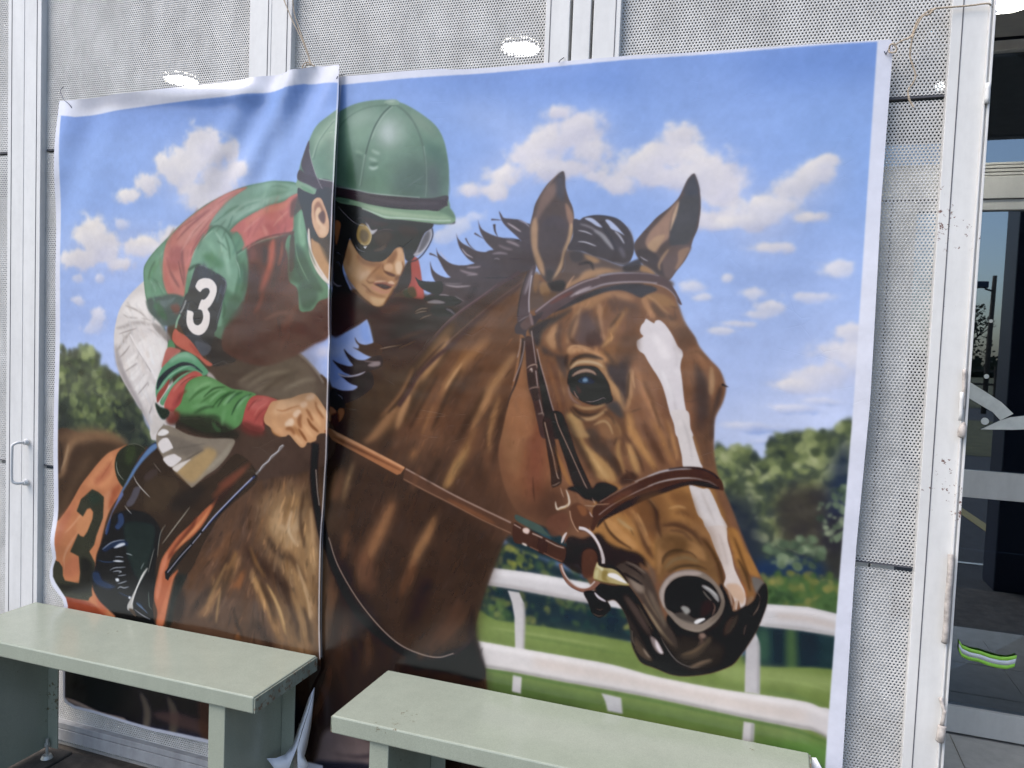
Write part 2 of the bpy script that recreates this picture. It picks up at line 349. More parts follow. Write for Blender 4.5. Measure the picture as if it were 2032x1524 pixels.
# ------------------------------------------------------------------ the printed picture on the banners; dark strap by the seam includes painted shade
ART = r"""
P 73883f 2.4 1 0:692,1162 2054,927 2107,1708 726,2300
P 1c1a22 3.4 1 0:-60,1292 1109,1090 1152,2117 -48,2632
P 7c9cdc 54 1 1:-42,-42 766,-3 1242,14 1691,28 1699,159 1247,121 770,107 -40,187
P 90aee8 64 1 1:-40,187 546,141 975,138 1331,159 1699,152 1709,320 1255,311 666,281 -38,353
P 84a6e4 60 .8 1:4,113 244,167 300,272 220,344 36,353
P 9fb8ec 72 1 1:-38,397 777,321 1339,313 1709,320 1718,483 1175,463 -36,531
P 8fb0ea 36 .8 1:1532,163 1673,172 1682,320 1598,318
P b4c6f0 64 1 1:-36,576 783,509 1347,477 1717,468 1734,752 -32,939
P 9bb4ea 48 .7 1:81,440 248,397 304,480 169,569 83,572
P c2d0f0 30 .8 1:1420,637 1690,589 1698,725 1425,752
P 7093da 34 .7 1:4,58 334,49 703,38 704,75 296,92 4,123
P 7295da 21 .7 1:757,42 1157,65 1653,60 1656,119 1288,116 973,85
P a0bcf2 23 .5 1:1286,67 1446,88 1486,122 1330,127
S b9caf2 35.9 19 .5 1:974.5,128.9 1070.7,160.6 1146.4,224
P cdd2ec 28 .55 1:337,202 425,165 512,189 549,239 477,276 352,263
P cfd3ec 28 .5 1:66,353 165,333 340,355 328,396 138,408
P cdd2ec 26 .6 1:999,262 1118,197 1231,161 1260,229 1165,250 1057,277
P cdd2ec 23 .6 1:1270,254 1366,201 1438,236 1487,300 1435,331 1361,273
P cdd2ec 22 .6 1:1466,331 1539,286 1601,242 1610,273 1555,325 1514,379
P d2d8f0 22 .6 1:1541,598 1610,532 1666,530 1670,590 1586,611
P d0d6f0 30 .5 1:1420,654 1657,606 1660,660 1439,701
K f7ede4 cbc8d6 11 1.0:415,154,35,33 398,191,56,33 450,175,44,33 431,175,33,33 489,177,22,24 378,218,44,31 476,228,61,35 421,259,56,29 298,232,42,24 248,258,38,15 524,213,24,20 453,285,44,17 337,201,22,24
K f7ede4 c8c6d8 12 1.0:134,338,40,38 172,366,60,33 109,388,55,26 285,367,64,21 221,401,43,16 359,345,48,24
K e6e2ea b0bcdf 13 0.9:102,431,17,11 160,432,13,11 104,480,18,12 160,521,22,24 140,542,29,14 219,317,24,12
K f7ede4 c9c7da 14 1.0:1171,142,29,14 1205,168,45,24 1162,190,54,26 1116,205,40,22 1220,210,36,22 1074,245,48,19 1018,269,29,15 1061,272,19,21 1146,236,38,19 1195,238,45,17
K f7ede4 c9c7da 15 1.0:1366,191,37,19 1352,220,59,22 1304,238,46,22 1415,246,56,30 1442,283,42,27 1274,266,33,17 1362,258,50,21 1428,324,50,17 1235,252,24,12
K f7ede4 c4c6dc 16 1.0:1574,258,31,18 1547,280,40,18 1517,310,54,18 1481,332,48,13 1521,372,33,10 1571,326,25,10 1594,242,18,10
K f1e9e6 c2cae6 17 0.85:1406,434,21,11 1424,450,17,7 1459,419,10,8 1495,443,20,10 1524,464,26,9 1504,476,26,7 1478,491,27,6 1459,503,23,6 1617,405,27,15 1583,447,32,9
K f1e9e6 bfc6e2 18 0.95:1625,528,36,19 1611,562,48,20 1643,500,26,14 1577,586,38,11 1646,545,22,22
K e6e4ee 9aaedd 19 0.9:1571,621,45,8 1513,655,45,9 1614,608,30,7 1537,677,30,6
K dfe2f0 b4c6f2 20 0.8:784,555,49,17 719,567,39,19 1037,501,39,19
K f1e9e6 c2cae6 23 0.6:994,332,24,14 963,350,22,11 1029,315,18,11
P 3f4c3c 3.7 1 0:39,598 89,592 113,579 146,580 173,594 165,620 188,615 206,636 230,635 256,661 302,744 323,795 42,819
F 333c2c,44533a,5e6e44,7a8a52,98a468 900 8.63 31:42,595 89,590 116,577 146,580 176,594 165,623 188,615 209,638 230,637 259,663 309,754 323,795 45,818
P 262b2e 17 .75 1:44,707 77,693 100,758 86,815 45,818
P 22282c 14 .7 1:206,696 257,693 309,775 310,828 228,814
F 46523a,5e6e42,808c4e 120 7.4 33:128,690 212,664 241,726 214,804 144,799
P 47523f 3.1 1 1:1451,705 1470,693 1483,690 1508,692 1527,705 1538,677 1553,663 1571,655 1591,655 1608,654 1628,648 1659,651 1680,952 1465,987
F 35403c,46523e,5e6b44,78854f,98a266,aab07a 1500 6.9 41:1448,705 1470,693 1483,688 1508,691 1527,705 1538,676 1553,662 1570,653 1591,653 1608,654 1628,647 1661,651 1670,806 1569,842 1452,782
P 232a3c 11 .85 1:1462,769 1512,768 1530,822 1549,884 1527,912 1486,860
P 3a3332 9.1 .85 1:1550,764 1593,736 1637,747 1649,808 1614,852 1569,850
P 1f2b4c 8.9 .8 1:1630,685 1653,668 1660,791 1635,841 1623,764
P 1d3258 6.9 .8 1:1525,871 1584,848 1628,858 1630,881 1527,900
P 332e30 6 .7 1:1625,795 1653,784 1655,878 1630,881
F 33443a,4f6348,6f8462,8f9f78 170 6.11 43:1539,845 1568,826 1604,817 1627,834 1614,864 1556,871
F 3c4f40,6b7f60,94a27c 120 5.21 44:1612,765 1657,729 1661,807 1626,819
P 4a6a38 4.6 1 1:1527,896 1658,884 1654,929 1528,932
F 36502f,4f7036,757b3c,8f8a45 220 6.12 45:1526,888 1658,877 1654,925 1528,928
P 22383c 5.4 1 1:1526,949 1655,949 1653,1032 1527,1043
P 1b2a34 5.4 .9 1:1557,964 1574,965 1575,1030 1556,1029
P 1b2a34 5.3 .9 1:1594,966 1624,968 1623,1029 1598,1030
P 4b6a3a 3.9 .9 1:1577,969 1589,969 1594,1031 1581,1033
P 3c6048 4.7 .8 1:1534.6,975.8 1549.9,977.4 1552.3,1021.8 1533.2,1021.1
P 22333a 4.5 1 1:1034,895 1110,890 1185,908 1345,963 1348,1027 1200,1039 1039,1037
F 1c2c3a,24403e,3d5a38,6a743c,8a8c46 330 7.19 46:1034,895 1110,886 1185,903 1345,959 1348,1023 1200,1037 1039,1035
F 4d6034,7d8a3a,a09c40 60 6.4 47:1101,891 1157,893 1154,934 1107,927
F 2a4438,57743a,7a8844 70 7.47 48:1058,1011 1106,1004 1126,1033 1059,1034
P 22343a 2.7 1 1:1103,828 1154,831 1201,853 1237,870 1230,910 1157,902 1101,882
F 2f5060,28424a 30 7.27 49:1108,832 1146,841 1192,862 1147,881 1100,873
P 73883f 1.7 1 1:1009,1034 1097,1030 1199,1026 1332,1028 1456,1039 1542,1034 1681,1031 1690,1196 1022,1350
P 8a9e54 8.1 .8 1:1069,1038 1181,1031 1289,1031 1332,1043 1108,1056
P 94a65c 5.5 .8 1:1472,1043 1534,1035 1653,1032 1654,1053 1566,1059 1489,1066
P 5a7438 6.8 .8 1:1063,1131 1130,1128 1337,1133 1524,1134 1651,1140 1653,1164 1462,1155 1205,1154 1064,1155
P 4e6632 7.3 .7 1:1073,1143 1204,1141 1277,1149 1206,1181 1074,1179
P 7d924a 6.2 .6 1:1554,1128 1614,1128 1644,1134 1645,1158 1586,1154
S 66803e 4.45 1.8 .6 1:1107.4,1049.3 1218.6,1049 1332.7,1051.6
S 9eae64 3.6 1.8 .6 1:1078.5,1045.7 1191,1042 1306.5,1042.2
S 607c3c 5.48 1.8 .6 1:1089.5,1079.7 1164.8,1073.3 1219.8,1075.5
S 9aae60 3.85 1.5 .5 1:1542.5,1052.2 1602.5,1049.3 1646.6,1054.7
S 607e3c 4.64 2.3 .6 1:1547.5,1073.4 1581.4,1071.9 1640.7,1078.2
P cdc6c4 1.1 1 0:1111,973 1133,973 1142,990 1145,1012 1146,1080 1130,1080 1126,1019 1120,993
S a8a29f 4.58 1.8 .8 0:1140.8,989.7 1144.5,1011.7 1145.4,1076.6
P c9c2c0 1.1 1 0:1127.5,1121.6 1144.5,1122.2 1143.9,1153.2 1126.9,1152.8
P c2bcbc .95 1 0:1517,997 1529,978 1535,990 1538,1004 1542,1079 1519,1080 1517,1011
S 9a9796 3.94 1.6 .8 0:1534.8,993.8 1537.5,1016.2 1540.1,1078.1
P c8c0be .96 1 0:1520.2,1126.6 1536.5,1126.6 1537,1164.6 1519.2,1165.1
S 8f8d88 4.77 1.6 .8 0:1534.2,1127.9 1534.6,1163.5
P c0bcbc 1.3 1 0:1287.7,1124.2 1321.7,1126.5 1325.5,1153.7 1299.6,1153.6 1295.4,1138.6
P d6cfcd 1.1 1 0:1035,935 1078,937 1150,935 1240,937 1336,941 1338,975 1260,972 1132,969 1066,969 1037,971
S efe8e6 9.08 3.6 .9 0:1045.3,942.2 1103.1,943.5 1177.6,942.3 1284.7,944.8
S a39a96 5.42 2.7 .8 0:1046.3,967.8 1122.9,966.1 1215,968.9 1285.9,970.7
P d2cccb .92 1 0:1532,932 1545,933 1606,928 1654,933 1656,967 1594,967 1530,970
S e6dfdc 6.87 2.3 .9 0:1544.1,940.1 1603.6,935.9 1653.2,940.9
S c9ad96 7.63 3.8 .5 0:1559.7,949.1 1604.2,947 1651.7,952.2
S a29d98 4.6 2.3 .8 0:1541.8,967.3 1597.8,964 1654.6,966
P d8cfcc .99 1 1:1041,1074 1070,1074 1278,1071 1376,1080 1473,1082 1552,1079 1611,1078 1630,1082 1648,1086 1651,1132 1640,1125 1621,1121 1597,1122 1524,1121 1460,1119 1314,1116 1139,1117 1052,1118
S efe7e4 8.29 3.3 .9 0:1060.5,1080 1278.6,1078.4 1376.5,1086.8 1474.3,1088.9 1604.5,1085.3 1645.2,1093.4
S d8bfae 15 6.7 .6 0:1165.6,1091.2 1291.5,1091.9 1401.9,1095.8 1537.4,1100 1612.7,1099.9
S 8f8a84 4.96 2.1 .85 0:1052.3,1118.5 1138.5,1115 1314.2,1114 1459.8,1116.9 1523.7,1118.5 1596.7,1119.3 1622.5,1118.9 1649.4,1129.4
S 446a2c 4.18 1.7 .6 0:1052.5,1124.9 1138.8,1121.4 1314.5,1120.9 1460.2,1123.6 1524,1124.2 1597.1,1126.6 1643.9,1135.4
P 4a3527 1.5 1 1:1138,417 1082,428 1016,444 938,457 877,465 825,479 784,527 720,606 631,670 502,780 349,782 269,783 242,780 193,769 129,767 42,783 15,1048 36,1578 1090,1334 1082,1187 1074,1130 1055,1076 1051,1052 1064,997 1079,949 1092,911 1103,882 1127,848 1164,848 1201,861 1217,807
P 4e3226 16 .8 1:717,482 846,470 918,487 869,553 787,622 719,568
P 3a2a20 13 .6 1:825,479 918,468 940,522 891,580 827,554
P 6a4632 4.7 1 1:1139,419 1110,437 1074,465 1037,502 996,548 961,590 932,642 885,701 839,742 791,756 816,849 861,902 955,919 1082,885 1173,847 1208,808 1146,638
P 503628 13 .9 1:791,737 896,719 998,738 1098,820 1087,893 1005,912 880,852 793,813
P 3c291f 11 .85 1:781,785 960,797 1062,869 1087,911 1058,1007 1041,1092 973,1123 888,1090 798,968
P 2c1f1a 14 .9 1:730,908 798,968 889,1099 973,1133 1042,1102 1073,1152 1079,1303 699,1388 704,1190 736,1095
P 2a1d16 16 .8 1:728,664 778,690 770,786 738,819 725,742
S 9a6b45 21 6.5 .75 1:990.3,492.8 963.1,543.5 937.1,587.7 902.8,636.8 871.7,682.8 827.5,727
S b98a5a 11.3 3.4 .85 1:983.9,528.5 963.8,563.2 945,587.4 918.3,619.5
S b5855a 14.5 2.7 .95 1:906.7,634.7 899.4,655.3 890,677.9 879.7,704.4
S a87850 13.8 4.3 .8 1:879.2,660.2 855.5,691.4 831.5,721 810.8,733.9
S c09066 4.12 1.5 .8 1:976.9,546.6 963.8,563.2 950.7,581.7
S 8f6140 6.97 2.7 .8 1:913,585.2 894.3,626.3 870.8,657.1 842.8,684.8
S a67448 17.5 4.8 .85 1:1061.9,525.9 1025.5,560.6 1003.6,586.4 987.1,610.4 970.6,640
S b08052 7.43 2.6 .8 1:1021.5,555.5 999.6,583 983.1,608.8 968.7,640.1
S 85583b 17 5.7 .75 1:975.6,614.6 963.3,654.9 941.8,714.4 927.3,755.8
S 8f5f3e 11.4 4.2 .7 1:939.1,641.9 930.5,678.8 923.1,695.7
S 9a6a42 11.5 4.2 .75 1:926.5,733.9 918.8,745.5 913.3,760.7
S 462e24 16.6 6.3 .75 1:1045,572.1 1023.5,604.9 1001.5,631 979.4,664.7
S 4a3228 14.9 6.3 .7 1:1012,605.5 996.2,645.6 991.8,681.8 983.4,718.4
S 3f2b20 11.5 4.2 .75 1:931.6,600.7 922.9,635.6 911.6,658.2 898.8,695.7
S 3a281e 6.55 1.9 .8 1:921.1,586.7 906,614.7 888.8,644.9 859.1,676.3
S 6b452f 16.8 5.6 .7 1:1014.4,520.4 992.8,556.6 969.1,598.8 940.8,634.6
S 4a3030 8.53 1.9 .95 0:1131,424.4 1077.7,459.4 1028.9,502.4 992.1,538.9 954.2,569 921.6,601.2 902.6,633.1 883.2,660
S 7a5a55 2.17 .72 .8 0:1123.8,424.4 1074.1,459.5 1023.2,500.8 976.7,541.2
S 3b2620 4.92 1.5 .7 1:976.4,535.9 944.3,567.6 921.3,593.9 898.6,633.4
S b08053 16.3 3.3 .9 1:1109.2,553.6 1083.2,593.1 1062.3,627.5 1041.4,671.2 1030.9,696.8
S a8784a 9.97 2.5 .9 1:1082.8,626.3 1071.5,669.1 1067.4,708.2 1070.1,729.2
S b5864f 16.8 3 .95 1:1029.9,720.1 1013.7,746.5 999.3,774.8 984.6,801.5
S a07045 9.23 3 .7 1:1041.9,685.4 1027.8,714.9 1013.5,742.9
S 3f2c24 6.18 2.2 .85 1:1079.2,630 1065.4,659 1059.3,694.7 1058.9,730.2
S 3d2a22 10.8 3.3 .8 1:1097.7,628.9 1086.6,675.1 1077.6,728.6 1075.3,764.2
S 53382a 20.3 6.3 .7 1:1039.5,625.3 1025.7,661.6 1015.4,690.8 990.1,739.5
S 3d2b22 16.5 6.2 .7 1:1051.3,730.8 1044.8,758.1 1061,783.3
S 8a5c3c 26.6 7.4 .85 1:883.1,828.8 862.6,875.9 836.5,929.2 815.6,982.7 805.6,1024.9
S 9a6a44 13.7 4.2 .8 1:880.7,839 857.6,891.5 831.6,950.1
S a07046 17.4 3.6 .9 1:967.6,854.2 950.5,895.4 935.4,921.8 918,963.7
S 7a4c30 15.6 4.7 .85 1:930.6,937.3 915.8,979 900.7,1016.1
S 6a4430 32.2 8.6 .7 1:797,939.2 826.8,976.1 833.9,1020.8
S 7d5136 14.1 4.9 .8 1:784.4,905.1 774.2,947.2 769.1,968.4
S 8a5a3a 21.7 5.4 .85 1:768.9,784.6 758.4,816.1 747.9,852.9
S b08a5c 8.63 2.7 .8 1:791.5,772.5 778.6,814.2 771.1,850.5
S 9a6b48 7.63 2.7 .7 1:754.7,791 748.1,822.2 744.4,853.3
S 5e3c2a 20.3 7.1 .8 1:1023.1,1003 993.9,1061.3 958.4,1106.8
S 6a452f 8.05 3.5 .7 1:1043.8,1004.7 1024.6,1041.7 984.5,1092.4
S 4a3226 25.3 10 .7 1:998.2,899.3 989.6,949.2 970.5,1000.9
S 2a1c16 31 8.3 .8 1:958.6,968.1 934.2,1036 914,1079.2
S 261a16 43.2 10 .8 1:756.1,929 775.5,988.1 824,1063.1 881.9,1109.7
S 6b4630 18.8 5.5 .8 1:755.2,990.9 747.7,1033.3 737.4,1081.7
S 7b5438 8.81 2.8 .7 1:764.7,1015.4 754.2,1053.1 749.3,1085
S 553626 16.4 5.5 .7 1:789.7,1068.4 779.8,1121.6 769.7,1170.1
S 5f3e2a 12.9 4.8 .7 1:830.5,1087.6 837.7,1132.4 827.8,1175.3
P 14131a 2.5 .9 1:916,1129 964,1123 1047,1077 1054,1071 1074,1126 1060,1148 1008,1143 933,1144
P 261b18 4 .8 1:1044,1005 1056,1066 1074,1131 1053,1105 1036,1059
P 5a4030 7.3 1 1:451,844 564,820 672,803 717,818 729,952 731,1147 500,1166 365,1150 380,1053 454,939
P a07c52 16 .75 1:612,855 710,838 727,953 723,1136 659,1146 632,998 595,936
S a07a50 42.1 9.1 .8 1:673.1,848.4 659.9,915.2 677,978.6 710.3,1085.3
S b99468 24.7 4.9 .9 1:639.4,865 625.1,906 645.1,930 690.8,937.6
S c8a67c 14.1 3.2 .8 1:685.2,873.2 667.5,914.3 629.1,908.9
S b08a5c 20.9 4.2 .85 1:690.1,911.6 709.9,948.3 715.2,999.6
S 3a261c 25.1 5.7 .9 1:551.8,954.6 588.5,990.2 647.7,1022.1 679.3,1057.1
S 2e2019 14.2 3.6 .8 1:606.5,934.6 634.5,964.3 677,978.6
S a57a4a 19.9 4.3 .9 1:573.1,1005.6 593.8,1043 626.7,1098.3 643.4,1142.4
S b98f5c 10.9 2.9 .85 1:569.2,1009.5 589.9,1043.6 610.5,1077.4
S 9a7048 18.7 4.5 .85 1:544.4,975.7 529.2,1011.5 481.8,1079.6 441.2,1123.8
S a57a4e 13.6 3.4 .8 1:480.6,1028.3 473.6,1080.8 462.1,1124
S b08858 14.1 3.5 .85 1:667.1,1032.5 679.8,1073.5 696.5,1126.9
S c09a70 9.09 2.4 .8 1:708.9,1039.6 713.6,1071.7 703.1,1096.3
S 3a2820 17.7 5 .85 1:631.7,1001.1 656.1,1047.3 680.5,1099.8 685.3,1132.1
S 33241c 17.4 4.5 .8 1:520.3,978.8 489.2,1044.3 440.4,1092.7 415.9,1131.2
S 4a3426 22.1 5.9 .7 1:538.8,1071.2 559.9,1108.7 576.8,1146.7
S 9c5f35 11 3.3 .8 1:557.2,1007.8 545.8,1032.9 522.1,1053.3
S a8763f 8.87 2.6 .8 1:536.2,970 528.7,991.3 509,1017.6
S 7a5236 22.4 6.7 .7 1:527.1,930.6 487.7,982.9 455.2,1007.7
S 8a6a4a 32 7.8 .6 1:672.9,841.9 631.3,852.7 573.8,885.2
S 4a3628 20.7 5.5 .8 1:720.1,798.6 703,845.4 723.5,907.7
S 211917 27.1 7 .8 1:397.5,1071.1 390.1,1121.2 382,1147.1
S 8a5228 9.62 3.3 .8 1:536.1,1126.1 544.7,1145.2 549.1,1158.1
S 2c1f1a 21.8 5.1 .7 1:579.7,1105.7 612.2,1140.8 628.3,1158.3
S 9a7654 18.1 4.9 .9 1:251.5,781.7 206,767.5 141.2,770.6 94.2,794.2 71,858.4 51.8,871.3
S 7a5a40 28.7 8.2 .8 1:55.6,786.3 112.9,771 187.7,768.9 242.6,782.4
P 4a3626 5 .9 1:132,802 179,784 216,792 198,815 152,851 101,907 63,963 57,882 95,860
S 5e4632 20.9 5.8 .8 1:155.8,807.3 114.2,861.8 81.4,916.3 57.6,948.3
S b59470 5.88 2.1 .7 1:89.4,791 80.2,824.6 61.3,859.3
S 3b2b22 5.06 1.7 .7 0:62.9,789.4 70.6,825.4 61.3,859.3
H 1500 32.4 4.77 101 0.1 1084,482,128;992,602,122;917,726,115;858,844,110;953,881,110;1050,824,115;802,1093,80;1010,1060,120:1119,430 1037,502 944,632 834,752 771,815 757,1052 796,1243 1053,1137 1040,1046 1087,911 1100,873 1085,731 1099,623 1113,517
H 1000 33.2 5.53 102 0.12 682,863,100;568,977,110;509,1088,115;641,1048,75;721,1007,85;443,941,130;691,1162,80:479,844 635,809 715,811 728,1146 473,1126 407,1030
B 4.3 0.65:1119,430 1028,502 943,614 834,733 749,818 734,1055 764,1269 1053,1128 1049,1045 1087,911 1100,873 1085,731 1099,623 1113,499
B 3.34 0.55:466,845 715,801 730,1145 473,1136 407,1030
H 1300 19.1 2.48 201 0.12 1084,482,128;992,602,122;917,726,115;858,844,110;953,881,110;1050,824,115;802,1093,80;1010,1060,120:1119,430 1037,502 944,632 834,752 771,815 757,1052 796,1243 1053,1137 1040,1046 1087,911 1100,873 1085,731 1099,623 1113,517
H 900 22.1 2.88 202 0.18 682,863,100;568,977,110;509,1088,115;641,1048,75;721,1007,85;443,941,130;691,1162,80:479,844 635,809 715,811 728,1146 473,1126 407,1030
P 4c382e 2.1 1 1:357,520 434,518 497,567 671,473 824,442 932,454 928,468 825,493 772,514 718,539 665,568 709,607 739,654 745,692 726,781 466,845 310,796 348,740 352,583
P 2e282c 1.5 1 1:665,254 732,271 829,283 962,301 962,315 943,323 777,321 711,310 666,290
P 2e282c 1 1 1:709,244 737,251 775,257 776,283 710,282
P 2f2c30 1.7 1 1:440,518 521,536 522,596 461,599
P a9bdf0 1 1 0:663,569 694,556 731,534 759,531 782,520 796,512 812,501 818,514 827,544 823,548 813,550 798,550 794,558 807,564 826,570 822,573 809,579 795,580 784,586 785,590 774,594 767,602 781,609 796,629 786,636 762,638 740,632 731,615 695,590
P c5cdf0 6 .9 1:707,561 759,554 787,545 792,558 760,569 708,575
P d9d6e8 4.5 .7 1:711.8,561.1 729.2,556.6 731.8,569.7 714.3,572.3
P 87a8ea 3.9 .8 1:796.7,518.7 811.1,507.2 820.2,529.1 822.8,543.8 805.9,542.6
P 8fa9ea 5.2 .8 1:738.5,577 773.5,590.5 781.1,625.8 753.3,632.9 737.5,614.9
P 4d3428 .79 1 1:827,546 810,550 795,546 787,536 790,545 797,552 799,558 792,557 783,555 794,560 811,568 826,571 844,565 844,549
P 3a2c2e .8 1 1:826,571 813,578 794,578 775,568 764,559 769,570 779,583 786,590 774,591 752,586 740,581 750,592 763,602 774,606 787,608 814,600 845,587 844,569
P 33262a .8 1 1:814,600 789,609 772,609 755,607 768,617 781,624 796,629 788,636 766,638 740,636 737,660 780,658 826,629 825,603
P d9d0dc .6 .9 1:752.5,605.6 772,609.3 793.2,605.5 812.1,599 799.6,607 776.4,611.9 759.1,610.9
P a9b8ea .8 .9 1:761.4,613.6 779,625.9 795.1,628.8 785.7,635.3 764.3,637.6 746.8,633.3 748.6,621.9
S 9b8482 2.75 .79 .8 1:807.2,579.7 826.1,580.7 842.8,579.9
P b09a98 .98 .8 1:815.9,587.6 826.2,581.6 841.7,580 840.9,586.5 826.4,589.9
S c0a898 1.74 .39 .8 1:839.9,556.1 858.3,551.7 882.7,547.1 889.6,541.4
S 8a6e5c 1.73 .58 .7 1:864.1,540.5 884.2,530.7 912.1,520.7
S a08c80 1.52 .38 .7 1:898.9,488.5 918.7,483.5 938.4,478.6
S a08c80 1.51 .38 .7 1:912.9,489.1 928.8,485.1 936.7,485.8
S a08c80 1.51 .38 .7 1:921.3,498.8 933,493.1 944.8,490.1
P d9cfc9 .94 1 1:293,435 262,452 235,475 217,500 207,536 206,566 213,604 227,637 250,667 277,699 299,727 307,741 308,758 320,767 372,745 370,662 358,581 331,500 304,472
P e8dfd8 3.7 .8 1:270,464 246,481 228,506 263,520 295,521 299,492 288,468
P a09694 3.3 .9 1:209,570 213,608 230,639 255,673 288,713 307,741 298,717 274,680 252,648 233,615 221,591
S a39a95 8.01 2.1 .8 1:209.5,536.3 228.4,533.7 252.4,525.6 278.9,522.8 307.9,527.2
S 8f8680 7.13 2.1 .75 1:213,584.7 226.4,571.5 236.9,556.4 255.4,541.2
S 9a908a 3.75 1.2 .8 1:233,487.5 254.5,493.3 275.9,501.1 297.2,515.1
S 9a908a 3.3 1.2 .7 1:227.9,506.4 244.1,512.3 270.8,513.7
S 8f8580 4.25 1.4 .75 1:232.5,615.4 253.9,608.2 272.3,592.7 277.3,580
S 968c86 4.24 1.4 .7 1:249.1,639.9 270.2,624.1 283.2,608.9 288.3,598.3
S 9a908a 3.3 1.2 .7 1:262.9,662.2 278.6,646.7 291.5,629.4
S 9a908a 3.28 1.2 .7 1:281.9,680 297.4,662.4 304.9,645.3
S 8f8580 3.74 1.2 .8 1:303.7,716.2 311.2,699.1 318.8,681.9
S b0a6a0 4.66 1.6 .7 1:271.7,563.6 295.3,552.4 316.1,547.5
S b0a6a0 4.65 1.6 .7 1:290.5,579.5 311.3,568.4 326.9,565.7
P ece4de 2.3 .8 1:272,568 321,541 347,565 333,611 323,644 302,608
S f0e8e4 4.21 .94 .9 0:248.8,547.7 263.8,568 290.9,598.2 312.3,622.1 323.1,638.1
S a49a94 1.88 .7 .8 0:245.3,547.8 261.2,569.2 287.8,600.4 309.3,624.3
P efe7e0 1.9 .85 1:235.2,615.3 248.4,600 272.1,584.4 264.5,605.6 248.8,623.1
P efe7e0 1.9 .8 1:251.7,635.5 270,613.7 285.7,604.6 278.3,630 259.9,645.6
P efe7e0 1.9 .8 1:265.5,660 283.7,638.1 302,628.8 291.9,652.3 273.6,663.7
P e9e1da 1.6 .8 1:281.9,680 299.9,656 318.1,650.8 310.7,672 289.9,683.7
P 8c827c 2.1 .85 1:307.8,523.1 331.3,528.6 357.4,546.2 362.8,560.3 347.3,556.8 321.1,539.1
P cfc5bc 1.2 .9 1:308,736.8 319.4,713.1 337.8,724.3 345.7,730 327.9,745.8 315,755.1
P e6ddd6 .93 1 1:330.6,749.8 340.8,740.7 356.4,743.7 353.9,750.1 335.9,757.7 325.6,760.6
S 6f655c 4.18 1.2 .8 0:328.2,764.5 335.7,747.3 345.8,732
P 54443a 1.7 1 1:454,615 493,603 564,584 633,574 665,569 692,587 724,619 734,661 681,664 613,660 543,657 482,638
P 6f6050 4.6 .8 1:530,633 588,599 656,581 697,605 703,643 636,659 566,655
S 8f8068 7.3 2.6 .7 1:532.4,633.3 565.1,615.8 597.3,598.6
S 85755e 8.42 2.9 .8 1:598.5,641.5 630.3,624.2 657.2,611.3
S 8a7a62 6.4 2.6 .7 1:566.1,651.2 589.2,640.1 616.5,625
P c9c0b8 1.1 .8 1:459.3,617 471.8,624.5 479.4,636.1 464.5,628.8 455.8,625.3
S a09284 4.11 1.4 .7 0:665,569.6 687.8,584.9 708.3,603 724.3,623.1
P 4e7a5c .65 1 1:283,414 293,394 314,373 342,351 369,329 404,304 443,280 486,262 533,248 579,241 614,241 652,247 662,267 675,280 681,314 687,374 731,445 735,505 726,517 679,545 634,570 589,579 493,552 444,533 409,526 343,516 311,506 295,482 287,455
P 5c3530 2.1 1 1:541,370 582,355 628,345 659,340 673,355 692,412 720,449 733,458 736,532 701,552 648,581 578,599 494,571 504,512 530,481 547,432
P 4e2f2a 6.3 .8 1:539,471 631,460 721,477 731,532 657,571 577,588 493,561
P 7ea48c 2.1 .95 1:535,250 579,242 614,243 654,251 657,265 626,275 587,286 546,300 511,319 488,334 453,318 482,287
S a5bfa8 12.7 5.1 .6 1:487.1,310.8 534,286.4 591.7,272.4 639.1,264.1
S 5f8a6c 12.6 4.6 .7 1:540.6,269.2 568.5,266.1 602.9,263.2 634.7,265.9
S 5f8a6c 4.16 1.7 .7 1:568.7,273.7 607.5,265.2 647.9,258.7
P c06a60 1.1 1 1:347,353 372,329 404,306 443,282 481,264 517,253 538,250 510,266 486,281 467,299 453,318 444,342 430,366 416,389 401,416 397,444 392,468 372,464 349,461 338,440 334,414 336,379
P c98078 4 .8 1:384,325 423,298 462,277 500,260 486,280 458,306 434,334 405,353 375,365
P a34a48 3.6 .8 1:354.9,369.2 382.7,367.3 385.8,393.5 371.1,413.7 350.5,403.6
P b8564e 3.2 .7 1:340,394 351,434 367,454 354,456 341,430
S 7a3c40 6.75 2 .8 1:385.1,365.3 385.8,393.5 391.5,423.6 392,449.8
S 703a3e 5.44 1.8 .8 1:353.3,413.8 366.4,431.9 382,449.9
S 8a4a4c 2.67 .89 .7 1:359.4,343 384.3,325.2 418.8,307.7 447.8,290.5
S 8a4a4c 2.66 .89 .7 1:395.2,365.4 414.5,337.5 438.6,314 462.6,294.7
S d09890 3.54 1.3 .7 1:390.1,361.3 414.4,331.6 443.4,308.2 472,285.1
S 8a4648 3.09 1.1 .7 1:414.9,357.5 429.3,337.7 453.2,310.3
P 5f9070 1.4 1 1:286,414 296,394 319,373 342,355 337,379 334,414 336,440 347,461 329,467 300,474 289,455
S 4a8a50 9.21 3.2 .7 1:296.8,430.5 309.4,409.9 329.6,385.4
S 3f6a50 5.98 1.8 .8 1:301.9,426.4 320.4,438.5 338.8,456.6
S 9cc0a6 2.77 .92 .7 1:302.1,434.6 312.7,446.8 318.2,459
S 86b090 4.58 1.8 .6 1:314.5,405.8 324.5,389.5 337.1,373.2
P 3b4f4c 1.8 1 1:295,474 329,467 367,462 398,472 393,494 378,521 343,528 317,512 298,496
P 2f6040 1.8 .8 1:311,487.8 326.4,481.4 342.2,495.4 350.3,515.6 332.2,512
P 6a3832 2 .9 1:357.4,486.9 377.6,482.4 385.4,494.4 373,502.8
